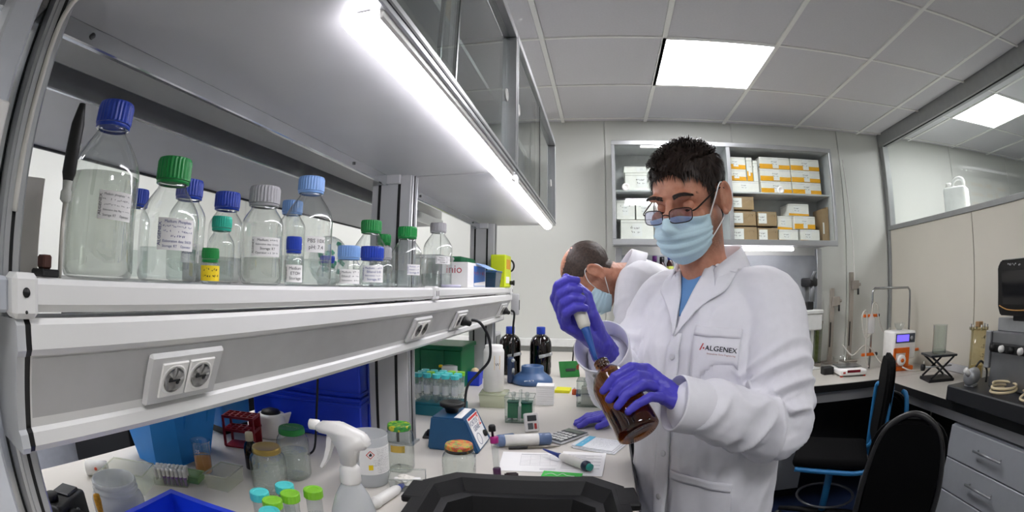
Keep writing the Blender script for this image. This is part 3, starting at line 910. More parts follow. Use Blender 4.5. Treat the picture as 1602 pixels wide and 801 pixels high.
jar('jar with gold lid, full of clear wrap, before the green lidded jar', -.640, .745, .037, .108, gold, .011, fill=.85)
jar('tall jar with green lid beside the red tube rack', -.650, .855, .036, .122, green_lid, .013, fill=.6,
    lid_sub=lambda l, r, H: MB().text('~9.3', .010, T(0, 0, H + .0003)).build('lettering', M('lid_print', 'd8b9a0', .4), l))
jar('empty jar with leafy green and yellow printed lid beside the middle upright', -.452, 1.02, .033, .118, patterned('leafy_lid', ['2f8a35', '4aa23c', 'c9c22e', '2c7a34', '8fb832', '3d9140'], 130), .012, sticker=(.055, .072, .5, .25, M('yellow_sticker', 'c9a84a', .5)))
jar('round jar with flowery orange lid by the black tray', -.288, .965, .036, .105, patterned('flowery_lid', ['c65a34', 'd98a3c', '7f9a52', 'b8b24a', 'd27a4e', '9a5a3a'], 150), .014, lip_m=patterned('lid_skirt_print', ['2b2a26', '1f1e1c', '6a5a30', '2b2a26'], 180), sticker=(.008, .036, .35, .55, M('orange_sticker', 'd09a48', .5)), fill=.12)
jar('jar with dull gold lid beside the rack of capped tubes', -.585, 1.70, .034, .085, gold, .013)
t = thing('dropper_bottle', 'small brown bottle with cream cap behind the gold lidded jar', 'bottle', (-.765, .83, BZ))
MB().lathe([(.015, 0), (.017, .003), (.017, .055), (.013, .066), (.009, .07), (.009, .074)], 20).build('glass_body', amber_dark, t)
MB().lathe([(.0105, .072), (.0105, .088), (.0095, .092), (0, .092)], 24, ribs=(0, 1, .94)).build('cap', M('cream_cap', 'd9ccb0', .45), t)

# red tube rack
t = thing('tube_rack', 'empty dark red plastic tube rack next to the blue bucket', 'rack', (-.895, .945, BZ), .35)
red = M('rack_red', '8c1420', .35)
for z, s_ in ((.082, 1), (.045, 1)):
    mb = MB()
    for k in range(4): mb.box(-.045, -.027 + .018 * k - .002, z, .045, -.027 + .018 * k + .002, z + .007)
    for k in range(6): mb.box(-.045 + .018 * k - .002, -.029, z, -.045 + .018 * k + .002, .029, z + .007)
    mb.build('grid_tray', red, t)
MB().box(-.047, -.029, 0, .047, .029, .004, .001).build('base_plate', red, t)
for sx in (-1, 1):
    for sy in (-1, 1):
        MB().box(sx * .045 - .003, sy * .027 - .003, .003, sx * .045 + .003, sy * .027 + .003, .089).build('corner_post', red, t)
MB().box(.012, .025, .0, .045, .029, .082).build('back_wall', red, t)

# blue bucket
t = thing('ice_bucket', 'light blue angular bucket standing behind the beaker', 'bucket', (-.995, .765, BZ), .05)
bb = M('bucket_blue', '2a8ce0', .42, var=.03)
def oct2(w, l, c): return [(-w + c, -l), (w - c, -l), (w, -l + c), (w, l - c), (w - c, l), (-w + c, l), (-w, l - c), (-w, -l + c)]
def shell(mb, a, za, b_, zb):
    mb.add([(x, y, za) for x, y in a] + [(x, y, zb) for x, y in b_], [(i, (i + 1) % 8, 8 + (i + 1) % 8, 8 + i) for i in range(8)])
mb = MB(); shell(mb, oct2(.085, .105, .05), 0, oct2(.115, .135, .045), .19); mb.add([(x, y, 0) for x, y in oct2(.085, .105, .05)], [list(range(8))])
mb.build('wall', bb, t)
mb = MB(); shell(mb, oct2(.122, .142, .045), .185, oct2(.122, .142, .045), .2); shell(mb, oct2(.115, .135, .045), .185, oct2(.122, .142, .045), .185); shell(mb, oct2(.122, .142, .045), .2, oct2(.108, .128, .045), .2); shell(mb, oct2(.108, .128, .045), .2, oct2(.08, .1, .05), .01)
mb.build('rim', bb, t)
for sy in (-.04, .045):
    MB().add([(.096, sy - .004, .08), (.096, sy + .004, .08), (.13, sy + .004, .186), (.13, sy - .004, .186), (.10, sy - .004, .186), (.10, sy + .004, .186)],
             [(0, 1, 2, 3), (0, 3, 4), (1, 5, 2), (3, 2, 5, 4)]).build('rib', bb, t)
t = thing('plastic_bin', 'pale blue bin with black lid behind the red tube rack', 'bin', (-1.045, 1.03, BZ), -.1)
MB().box(-.06, -.06, .02, .06, .06, .105, .012, seg=2).build('body', M('bin_blue', '3f8fd0', .4), t)
MB().box(-.065, -.065, .105, .065, .065, .17, .012, seg=2).build('lid', rubber, t)
MB().box(-.05, -.05, 0, .05, .05, .02).build('foot', rubber, t)
t = thing('mini_centrifuge', 'small white centrifuge with black top and lifted lid', 'centrifuge', (-.885, 1.068, BZ), -.2)
MB().lathe([(.040, 0), (.043, .006), (.043, .062), (.040, .068), (.030, .07)], 30).build('body', white_pl, t)
MB().lathe([(.030, .07), (.026, .078), (.012, .083), (0, .083)], 26).build('rotor_top', rubber, t)
MB().box(.03, .0, .03, .075, .05, .036, .002, 0, T(.02, 0, .03) @ RY(-1.1) @ T(-.03, 0, -.03)).build('lifted_lid', white_pl, t)
MB().cyl((.0, -.042, .04), (.0, -.0445, .04), .005, 10).build('button', rubber, t)

# big blue crates, one on the other
def crate(label, x, y, z, w, l, h, rot=0):
    t = thing('storage_crate', label, 'crate', (x, y, z), rot, 'stacked blue crates behind the rack')
    MB().box(-w, -l, 0, w, l, h, .004).build('body', blue_crate, t)
    for zz in (h * .06, h * .80, h * .93):
        MB().box(-w - .004, -l - .004, zz, w + .004, l + .004, zz + .008, .001).build('rim_rib', blue_crate, t)
    for k in (-.55, 0., .55):
        MB().box(w, k * l - .004, 0, w + .0035, k * l + .004, h).build('side_rib', blue_crate, t)
    MB().box(w - .0, -.05, h * .35, w + .003, .05, h * .7, .001).build('raised_panel', blue_crate, t)
crate('blue plastic crate standing on the bench behind the rack, lower of two', -.835, 1.285, BZ, .185, .14, .125, .12)
crate('blue plastic crate resting on the other one behind the rack', -.835, 1.285, BZ + .1255, .185, .14, .13, .12)

# beaker with orange liquid
t = thing('beaker', 'small glass beaker half full of orange liquid', 'beaker', (-.835, .725, BZ), .3)
MB().lathe([(.017, .001), (.0215, .004), (.022, .01), (.0225, .075), (.025, .082), (.0265, .0825)], 28, caps=(True, False)).build('glass_body', lab_glass, t)
MB().lathe([(.0175, .003), (.0205, .006), (.0208, .044), (0, .044)], 24).build('liquid', GL('orange_liquid', 'f0c080', ior=1.2, body=.9, bodyc='eab070'), t)
MB().text_cyl('25', .012, .0227, .060, .1).build('lettering', white_pl, t)

# small-tube racks and clear trays on the left
def clear_tray(label, x, y, w, l, h, rot, mat=None, tilt=0., name='clear_box', lid=False):
    t = thing(name, label, 'box', (x, y, BZ), rot, rot=(tilt, 0, rot))
    th = .0016
    mb = MB().frustum(w * .93, l * .93, w, l, 0, h, cap1=False)
    mb.build('wall', mat or frosted, t)
    MB().tube([(-w, -l, h), (w, -l, h), (w, l, h), (-w, l, h)], .0022, 6, closed=True).build('rim', mat or frosted, t)
    if lid:
        MB().box(-w, -l, h + .001, w, l, h + .006, .001).build('lid', mat or frosted, t)
    return t
clear_tray('frosted tip box lid lying open near the bench back edge', -.90, .535, .055, .04, .045, .55)
clear_tray('frosted open box beside the beaker', -.752, .712, .030, .042, .034, .25)
t = clear_tray('pale green soft tray beside the beaker', -.83, .672, .03, .022, .016, .4, GL('green_tray', 'cfe6c4', body=.5, bodyc='b7dca8'), name='small_tray')
t = thing('tube_tray', 'white rack of small tubes with purple marks behind the blue tray', 'rack', (-.845, .625, BZ), .62)
MB().box(-.042, -.022, 0, .042, .022, .018, .002).build('block', frosted, t)
for i in range(8):
    for j in range(3):
        xx, yy = -.036 + .0103 * i, -.013 + .013 * j
        c = MB().lathe([(.0035, .012), (.0042, .022), (.0042, .034), (.005, .0345), (.005, .040), (0, .040)], 8).build('small_tube', white_pl, t)
        c.location = (xx, yy, 0)
        if j == 0 and i > 1:
            MB().lathe([(.0036, .002), (.0044, .019), (.0044, .022)], 8).build('purple_mark', M('purple_mark', '6a4a8c', .5), c)
t = thing('white_tube', 'white plastic tube with red dot lying by the back edge of the bench', 'tube', (-1.000, .50, BZ + .018), .9)
MB().lathe([(.014, -.03), (.018, -.028), (.018, .028), (.014, .03)], 20, 0, RY(PI / 2)).build('barrel', white_pl, t)
MB().cyl((.0, -.0178, .005), (.0, -.0188, .005), .004, 10).build('red_dot', M('red_dot', 'e05a40', .5), t)

# wide white jar, brush, camera
t = thing('wide_mouth_jar', 'open wide mouthed white jar in the near left corner of the bench', 'jar', (-.752, .408, BZ))
MB().lathe([(.050, 0), (.054, .004), (.054, .062), (.050, .072), (.0455, .076), (.0455, .080), (.047, .081), (.047, .084), (.0445, .086), (.0445, .091), (.046, .092), (.046, .097), (.044, .10), (.0415, .10), (.0405, .075), (.048, .06), (.048, .006), (0, .006)], 40, caps=(True, False)).build('body', milky, t)
t = thing('paint_brush', 'small brush with yellow bristles standing by the wide white jar', 'brush', (-.700, .335, BZ), 0)
MB().lathe([(.003, 0), (.0045, .04), (.0045, .075)], 10).build('handle', M('brush_wood', '3a2018', .5), t)
MB().lathe([(.005, .073), (.0055, .076), (.007, .095), (.006, .105), (0, .106)], 14).build('bristles', M('bristle_yellow', 'c98f1e', .8, var=.3, scale=200), t)
t = thing('compact_camera', 'black compact camera with round dial at the near upright', 'camera', (-.80, .300, BZ), .5)
MB().box(-.03, -.05, 0, .03, .05, .075, .008, seg=2).build('body', M('camera_black', '17181a', .45, bump=.3, bscale=500), t)
MB().lathe([(.014, .075), (.014, .085), (.012, .087), (0, .087)], 22, 0, T(-.005, -.025, 0)).build('dial', rubber, t)
MB().box(-.02, .0, .0745, .02, .04, .08, .002).build('top_plate', M('camera_grey', '3a3c40', .4), t)
MB().lathe([(.006, 0), (.006, .003), (.004, .0032), (.004, .001), (0, .001)], 16, 0, T(.0302, .005, .05) @ RY(PI / 2)).build('lug', alu, t)
MB().cyl((.030, -.02, .04), (.05, -.02, .04), .024, 24).build('lens', rubber, t)

# blue tray at the bottom left
t = thing('plastic_tray', 'bright blue open tray at the bottom edge with plastic film inside', 'tray', (-.545, .345, BZ), .12)
w, l, h = .085, .135, .09
MB().frustum(w * .9, l * .92, w, l, 0, h, cap1=False).frustum(w * .86, l * .89, w * .95, l * .965, .006, h, cap1=False).build('wall', blue_crate, t)
rm = MB()
for a, b, c, d in ((-w - .008, -l - .008, w + .008, -l * .965), (-w - .008, l * .965, w + .008, l + .008), (-w - .008, -l * .965, -w * .95, l * .965), (w * .95, -l * .965, w + .008, l * .965)):
    rm.box(a, b, h - .004, c, d, h + .003)
rm.build('rim', blue_crate, t)
t2 = thing('plastic_film', 'crumpled clear film lying in the bright blue tray', 'film', (-.52, .385, BZ + .055), .5)
bmx = bmesh.new(); bmesh.ops.create_grid(bmx, x_segments=14, y_segments=14, size=.045)
for v in bmx.verts: v.co.z = random.uniform(-.012, .028)
MB().bm(bmx).build('sheet', GL('film', 'e6eaf4', body=.12, wave=.6), t2)

# centrifuge tubes with cyan and lime caps
def falcon(label, x, y, cap, H=.118, R=.0145, z=BZ, group='capped plastic tubes by the spray bottle', parent=None):
    t = thing('centrifuge_tube', label, 'tube', (x, y, z), group=group)
    MB().lathe([(.004, 0), (R * .92, .014), (R * .95, H - .012)], 18, caps=(True, False)).build('barrel', clear_pl, t)
    MB().lathe([(R * 1.12, H - .014), (R * 1.14, H - .012), (R * 1.14, H - .001), (R * 1.05, H), (R * .7, H), (R * .65, H - .001), (0, H - .001)], 32, 0, None, False, ribs=(0, 2, .96)).build('cap', cap, t)
    MB().lathe([(R * .96, .03), (R * .96, H * .6)], 12, caps=(False, False)).build('writing_patch', GL('patch_white', 'f2f4f4', body=.5), t)
    for q in range(4):
        MB().text_cyl('~2.%d' % q, .0065, R * .98, .025 + .018 * q, -.2).build('graduation', ink_black, t) if R > .013 else None
    return t
stand = [(-.492, .540, cyan_cap, 'cyan capped tube farthest from the spray bottle'), (-.475, .588, cyan_cap, 'cyan capped tube at the back of the loose tubes'), (-.425, .600, lime_cap, 'lime capped tube nearest the spray bottle'),
         (-.448, .566, lime_cap, 'lime capped tube in the middle of the loose tubes'), (-.456, .528, lime_cap, 'lime capped tube at the front of the loose tubes'), (-.437, .495, cyan_cap, 'cyan capped tube half behind the blue tray rim')]
for x, y, c, lb in stand:
    falcon(lb, x, y, c)

# spray bottle
t = thing('spray_bottle', 'white trigger spray bottle in front at the bench edge', 'spray bottle', (-.345, .590, BZ), .15)
MB().lathe([(.030, 0), (.036, .004), (.037, .02), (.037, .085), (.034, .105), (.026, .130), (.0165, .148), (.014, .152), (.014, .160)], 36).build('bottle_body', milky, t)
MB().lathe([(.0155, .152), (.0165, .155), (.016, .176), (.013, .18), (.011, .182)], 40, ribs=(0, 2, .95)).build('collar', white_pl, t)
# head: a wedge that runs from the back of the head to the nozzle
hp = [(-.048, .234), (-.046, .243), (-.012, .246), (.026, .232), (.034, .219), (.032, .212), (.016, .208), (.011, .182), (-.010, .182), (-.013, .204), (-.026, .228), (-.044, .230)]
xfh = Matrix(((1, 0, 0, 0), (0, 0, -1, 0), (0, 1, 0, 0), (0, 0, 0, 1)))
mb = MB()
b = bmesh.new()
vs = [b.verts.new((x, y, -.0125)) for x, y in hp]
f = b.faces.new(vs)
ex = bmesh.ops.extrude_face_region(b, geom=[f])
for v in ex['geom']:
    if isinstance(v, bmesh.types.BMVert): v.co.z = .0125
bmesh.ops.recalc_face_normals(b, faces=b.faces[:])
bmesh.ops.bevel(b, geom=b.edges[:], offset=.0025, segments=2, affect='EDGES')
mb.bm(b, 0, True, xfh).build('sprayer_head', white_pl, t)
MB().cyl((-.060, 0, .2385), (-.046, 0, .2385), .0080, 16).build('nozzle', white_pl, t)
MB().prism([(-.030, .228), (-.022, .228), (-.026, .205), (-.034, .185), (-.043, .172), (-.046, .174), (-.038, .190), (-.033, .208)], -.008, .008, 0, xfh).build('trigger', white_pl, t)

# white canister with printed label
t = thing('canister', 'open translucent canister with hazard diamond label behind the spray bottle', 'canister', (-.485, .918, BZ), .52)
MB().lathe([(.040, 0), (.044, .004), (.045, .03), (.0455, .118), (.044, .119), (.043, .03), (.042, .006), (0, .006)], 40, caps=(True, False)).build('body', milky, t)
R_ = .0462
n = 16; vs = []; fs = []
for k in range(n + 1):
    a = -.5 + 2.3 * k / n
    for z in (.034, .098): vs.append((R_ * math.sin(a), -R_ * math.cos(a), z))
for k in range(n): fs.append((2 * k, 2 * k + 2, 2 * k + 3, 2 * k + 1))
lb = MB().add(vs, fs, 0, True).build('printed_label', label_white, t)
mb = MB()
for k in range(16):
    mb.text_cyl('~26.%d' % k, .0036, R_ + .0003, .092 - .0036 * k, .92)
for k in range(4): mb.text_cyl('~9.%d' % k, .0036, R_ + .0003, .068 - .004 * k, .35)
mb.build('lettering', M('print_grey', '6a6a70', .6), lb)
# hazard diamond
def patch_cyl(poly, R, ang, z):
    return [((R) * math.sin(ang + x / R), -(R) * math.cos(ang + x / R), z + y) for x, y in poly]
MB().add(patch_cyl([(0, .010), (.010, 0), (0, -.010), (-.010, 0), (0, .0078), (.0078, 0), (0, -.0078), (-.0078, 0)], R_ + .0004, .05, .082), [(0, 1, 5, 4), (1, 2, 6, 5), (2, 3, 7, 6), (3, 0, 4, 7)]).build('hazard_diamond', M('hazard_red', 'd0392e', .5), lb)
MB().add(patch_cyl([(-.003, -.003), (.003, -.003), (.0035, .001), (.0005, .005), (-.001, .002), (-.003, .001)], R_ + .0004, .05, .082), [(0, 1, 2, 3, 4, 5)]).build('flame_mark', ink_black, lb)
MB().add(patch_cyl([(-.005, -.006), (.005, -.006), (.005, .006), (-.005, .006)], R_ + .0004, .05, .052), [(0, 1, 2, 3)]).build('yellow_square', M('label_yellow'), lb)

# clear box with tissue and pipette by the black tray
t = clear_tray('clear box holding crumpled tissue behind the black tray', -.395, .925, .040, .032, .030, .35, clear_pl)
MB().box(-.03, -.004, .016, .03, .006, .022, .002).build('paper_strip', label_white, t)
bmx = bmesh.new(); bmesh.ops.create_icosphere(bmx, subdivisions=3, radius=.022)
for v in bmx.verts: v.co *= random.uniform(.75, 1.1); v.co.z = max(v.co.z * .6, -.012)
MB().bm(bmx, 0, False, T(-.005, 0, .016)).build('tissue', M('tissue', 'e6e3da', .8), t)

def micropipette(label, p0, p1, body, tipc, ring, L=None, roll=0., name='micropipette', r=.012, pbtn=None):
    """A pipette lying between two points: tip at p0, button end at p1."""
    p0, p1 = Vector(p0), Vector(p1)
    d = p1 - p0
    Ln = d.length
    t = thing(name, label, 'pipette', p0)
    t.rotation_mode = 'QUATERNION'
    t.rotation_quaternion = d.to_track_quat('Z', 'Y')
    MB().lathe([(.0018, 0), (.003, Ln * .06), (.0052, Ln * .30), (.008, Ln * .40)], 16).build('shaft', tipc, t)
    MB().lathe([(.008, Ln * .40), (r * .9, Ln * .46), (r, Ln * .60), (r, Ln * .86), (r * .9, Ln * .88)], 20).build('handle', body, t)
    MB().lathe([(r * .95, Ln * .86), (r * 1.1, Ln * .88), (r * 1.1, Ln * .93), (r * .7, Ln * .95), (r * .62, Ln), (0, Ln)], 20).build('button', ring, t)
    if pbtn:
        MB().lathe([(r * .7, Ln * .95), (r * .78, Ln * .955), (r * .76, Ln * 1.0), (0, Ln * 1.003)], 20).build('push_button', pbtn, t)
    return t
pip_blue = M('pipette_blue', '2a3f8c', .35)
pip_white = M('pipette_white', 'e6e4df', .35)
micropipette('white pipette with blue tip lying beside the spray bottle', (-.392, .955, BZ + .010), (-.415, .78, BZ + .012), pip_white, pip_blue, pip_white)
micropipette('white pipette with blue nose and teal button across the papers', (-.135, 1.225, BZ + .0155), (-.005, 1.10, BZ + .0155), pip_white, pip_blue, M('pipette_navy', '223048', .35), pbtn=M('teal_button', '2aa79a', .4))

# black tray with cut corners
t = thing('black_tray', 'deep black plastic tray with chamfered corners in the foreground', 'tray', (-.118, .735, BZ), .10)
def octa(w, l, c): return [(-w + c, -l), (w - c, -l), (w, -l + c), (w, l - c), (w - c, l), (-w + c, l), (-w, l - c), (-w, -l + c)]
def ring_wall(mb, a, za, b, zb):
    vs = [(x, y, za) for x, y in a] + [(x, y, zb) for x, y in b]
    mb.add(vs, [(i, (i + 1) % 8, 8 + (i + 1) % 8, 8 + i) for i in range(8)])
o1, o2, o3, o4 = octa(.165, .135, .03), octa(.19, .16, .055), octa(.165, .135, .045), octa(.14, .11, .035)
mb = MB()
ring_wall(mb, octa(.15, .12, .03), 0, o2, .066); ring_wall(mb, o2, .066, o2, .072); ring_wall(mb, o2, .072, o3, .072); ring_wall(mb, o3, .072, octa(.150, .12, .04), .048)
ring_wall(mb, octa(.150, .12, .04), .048, octa(.135, .105, .04), .046); ring_wall(mb, octa(.135, .105, .04), .046, octa(.12, .09, .03), .004)
mb.add([(x, y, .004) for x, y in octa(.12, .09, .03)], [list(range(8))]).add([(x, y, 0) for x, y in octa(.15, .12, .03)], [list(range(8))])
mb.build('shell', M('tray_black', '111112', .5, bump=.35, bscale=600, spec=.35), t)
for sx in (-1, 1):
    MB().box(sx * .19 - .02, .02, .058, sx * .19 + .02, .10, .0725, .003).build('grip', M('tray_black'), t)

# vortex mixer
t = thing('vortex_mixer', 'blue vortex mixer with black cup head, lettered VORTEX GENIE 2', 'mixer', (-.378, 1.262, BZ), .0)
vb = M('vortex_blue', '1f4f78', .42, var=.04)
pts = [(-.066, 0), (.078, 0), (.036, .092), (-.058, .092)]
xfv = Matrix(((1, 0, 0, 0), (0, 0, 1, 0), (0, 1, 0, 0), (0, 0, 0, 1)))
b = bmesh.new()
vv = [b.verts.new((x, -.075 + .01 * (z > .01), z)) for x, z in pts] + [b.verts.new((x, .075 - .01 * (z > .01), z)) for x, z in pts]
for q in ((0, 1, 2, 3), (4, 5, 6, 7), (0, 1, 5, 4), (1, 2, 6, 5), (2, 3, 7, 6), (3, 0, 4, 7)): b.faces.new([vv[i] for i in q])
bmesh.ops.recalc_face_normals(b, faces=b.faces[:])
bmesh.ops.bevel(b, geom=b.edges[:], offset=.004, segments=2, affect='EDGES')
MB().bm(b).build('housing', vb, t)
MB().lathe([(.016, .092), (.018, .096), (.020, .104), (.034, .112), (.035, .120), (.032, .1225), (.010, .118), (0, .118)], 28, 0, T(-.018, 0, 0)).build('cup_head', rubber, t)
MB().box(.005, -.055, .0925, .026, .05, .0935).build('white_plate', label_white, t)
# label on the sloping face
sl = (Vector((.036, 0, .092)) - Vector((.078, 0, 0))).normalized()
nn_ = Vector((-sl.z * -1, 0, sl.x * -1)).normalized()
def slope_xf(v):
    p = Vector((.078, 0, 0)) + sl * v
    m = Matrix.Identity(4)
    for i in range(3):
        m[i][0] = (0, 1, 0)[i]; m[i][1] = sl[i]; m[i][2] = nn_[i]
    return T(*p) @ m
xs = slope_xf(.052)
lb = MB().box(-.05, -.045, .0006, .05, .046, .0016, 0, 0, xs).build('front_label', label_white, t)
MB().text('VORTEX', .020, xs @ T(-.012, .026, .0021)).text('GENIE', .020, xs @ T(-.006, .008, .0021)).build('lettering', M('vortex_navy', '1f3a6c', .5), lb)
MB().text('2', .045, xs @ T(.036, .020, .0021)).build('numeral', M('vortex_red', 'd0302c', .5), lb)
MB().box(-.045, .038, .0018, .045, .044, .0021, 0, 0, xs).build('red_bar', M('vortex_red'), lb)
MB().lathe([(.017, .0018), (.017, .0022), (.0155, .0022), (.0155, .0018)], 26, 0, xs @ T(-.02, -.022, 0), caps=(False, False)).build('dial_ring', M('vortex_navy'), lb)
MB().lathe([(.010, .0018), (.010, .008), (.008, .010), (0, .010)], 18, 0, xs @ T(.032, -.022, 0)).build('knob', rubber, t)
for sx in (-.05, .06):
    for sy in (-.06, .06):
        pass

# tube with purple cap leaning on a pipette stand, small marker cap
t = thing('test_tube', 'slim tube with magenta collar and purple bottom standing by the mixer', 'tube', (-.222, 1.055, BZ), rot=(-.06, -.10, 0))
MB().lathe([(.008, .008), (.0085, .085)], 16, caps=(True, False)).build('barrel', clear_pl, t)
MB().lathe([(.0095, .0), (.0095, .018), (.0085, .019)], 18).build('purple_foot', M('purple_foot', '4a1f4a', .4), t)
MB().lathe([(.0095, .082), (.010, .084), (.010, .096), (.0085, .098)], 18).build('magenta_collar', M('magenta_collar', 'a81f78', .4), t)
MB().lathe([(.003, .098), (.003, .110), (.0085, .111), (.0085, .123), (.006, .127), (0, .127)], 16, 0, T(-.003, 0, 0)).build('black_bulb', rubber, t)
t = thing('pen_cap', 'small dark maroon pen cap beside the slim tube', 'cap', (-.188, 1.052, BZ + .005), .35)
MB().lathe([(.0045, -.016), (.005, .012), (.004, .016)], 12, 0, RY(PI / 2)).build('cap_body', M('maroon', '241016', .4), t)
MB().box(-.012, -.001, .0045, .012, .001, .0065).build('clip', M('maroon'), t)

# tall white canister on a translucent box
t = clear_tray('translucent sandwich box under the tall white canister', -.378, 1.735, .052, .045, .048, .1, GL('box_pale', 'e9ecdc', body=.55, bodyc='e4e7d4'), lid=True)
t = thing('canister', 'tall white canister with yellow label standing on the translucent box', 'canister', (-.383, 1.74, BZ + .0555), .3)
MB().lathe([(.036, 0), (.0385, .004), (.0385, .150), (.036, .158), (.033, .160), (.033, .172), (.031, .174), (0, .174)], 36).build('body', white_pl, t)
R_ = .0388
MB().add(patch_cyl([(-.011, -.026), (.011, -.026), (.011, .026), (-.011, .026)], R_, .25, .112), [(0, 1, 2, 3)]).build('yellow_label', M('label_yellow2', 'f0c21c', .5), t)
MB().text_cyl('W', .016, R_ + .0004, .105, .25).build('lettering', ink_black, t)

# rack of capped tubes behind the upright
t = thing('tube_rack', 'teal rack holding cyan and lime capped tubes behind the mixer', 'rack', (-.535, 1.565, BZ), 0)
MB().box(-.085, -.055, 0, .085, .06, .038, .003).build('block', M('rack_teal', '14606a', .45), t)
MB().box(-.082, -.052, .038, .082, .057, .046, .002).build('deck', M('rack_teal'), t)
k = 0
for j in range(3):
    for i in range(5):
        c = lime_cap if (i, j) in ((1, 1), (4, 2), (3, 2)) else cyan_cap
        x, y = -.535 - .066 + .033 * i, 1.565 - .036 + .037 * j
        q = ('front', 'middle', 'back')[j]
        falcon('%s capped tube %s in the %s row of the teal rack' % ('lime' if c is lime_cap else 'cyan', ('behind the upright', 'second from the upright', 'in the middle', 'fourth from the upright', 'at the mixer end')[i], q), x, y, c, .10, .0125, BZ + .0465 - .0, 'tubes in the teal rack')
t = thing('storage_box', 'dark green plastic box with lid behind the rack upright', 'box', (-.70, 2.06, BZ), 0)
gb = M('box_green', '0f6a3c', .4)
MB().box(-.13, -.11, 0, .13, .11, .17, .004).build('body', gb, t)
MB().box(-.137, -.117, .17, .137, .117, .19, .004).build('lid', gb, t)
for x in (-.06, .05):
    MB().box(x - .004, -.1135, 0, x + .004, -.11, .17).build('rib', gb, t)
t = thing('white_jar', 'white plastic jar with yellow tag before the dark green box', 'jar', (-.595, 1.865, BZ))
MB().lathe([(.038, 0), (.043, .004), (.043, .085), (.038, .096), (.033, .100), (.033, .116), (.031, .118), (0, .118)], 32).build('body', milky, t)
MB().box(-.04, -.02, .112, -.027, -.005, .122, .001).build('yellow_tag', M('label_yellow'), t)
t = thing('small_bin', 'small royal blue bin beside the dark green box', 'bin', (-.545, 2.085, BZ))
MB().frustum(.026, .03, .03, .034, 0, .065, cap1=False).frustum(.024, .028, .027, .031, .004, .065, cap1=False).build('wall', blue_crate, t)
MB().ball((0, 0, .06), (.02, .026, .018), 12).build('crumpled_paper', M('kraft', 'cdb893', .7), t)
t = thing('grey_case', 'pale grey case standing under the end of the rack', 'case', (-.57, 2.46, BZ))
MB().box(-.05, -.08, 0, .05, .08, .205, .006).build('body', rack_grey, t)
MB().box(.0502, -.05, .14, .052, .05, .19).build('screen', M('dark_screen', '101a1c', .2), t)

# amber bottles with blue caps
for n, (x, y) in enumerate(((-.445, 2.40), (-.292, 2.42))):
    t = thing('amber_bottle', ('big amber bottle with blue cap under the hanging cable', 'big amber bottle with blue cap standing nearer the man')[n], 'bottle', (x, y, BZ), 0, 'big amber bottles with blue caps')
    MB().lathe([(.050, 0), (.054, .004), (.055, .012), (.055, .150), (.052, .170), (.042, .190), (.026, .202), (.020, .206), (.020, .215)], 34).build('glass_body', amber_dark, t)
    MB().lathe([(.022, .207), (.0225, .212), (.0225, .240), (.020, .243), (0, .243)], 40, ribs=(0, 2, .95)).build('cap', CAPS['blue'], t)
    MB().tube([(.03, -.05, .105), (.05, -.045, .11), (.06, -.03, .112)], .008, 8, flat=.5).tube([(.0, -.058, .098), (.02, -.056, .102), (.03, -.052, .105)], [.009, .009, .008], 8, flat=.6).build('handle_ring', milky, t)
    MB().lathe([(.0185, .0), (.050, .0005), (.051, .12), (0, .12)], 26, 0, T(0, 0, .006)).build('liquid', GL('amber_liquid', '3a1a0a', body=.6, bodyc='160a05'), t)

# blue ring-shaped device, metal clamp stand
t = thing('blue_device', 'blue round centrifuge shaped device beside the tall white canister', 'device', (-.300, 2.19, BZ), .2)
bd = M('device_blue', '3f5f8c', .35)
MB().lathe([(.085, 0), (.095, .004), (.093, .02), (.080, .035), (.060, .048), (.052, .055), (.052, .078), (.049, .082), (.040, .082), (.038, .06), (0, .055)], 36).build('body', bd, t)
MB().text('~6.21', .014, T(-.02, -.088, .026) @ RX(.9)).build('lettering', label_white, t)
MB().box(-.115, -.02, 0, -.085, .03, .12, .008, seg=2).build('arm', M('device_navy', '2a3a58', .3), t)
MB().lathe([(.006, 0), (.006, .05)], 10, 0, T(-.09, -.03, .05) @ RX(1.0)).build('metal_rod', alu, t)
MB().ball((-.09, -.03, .11), .009, 12).build('chrome_ball', alu, t)

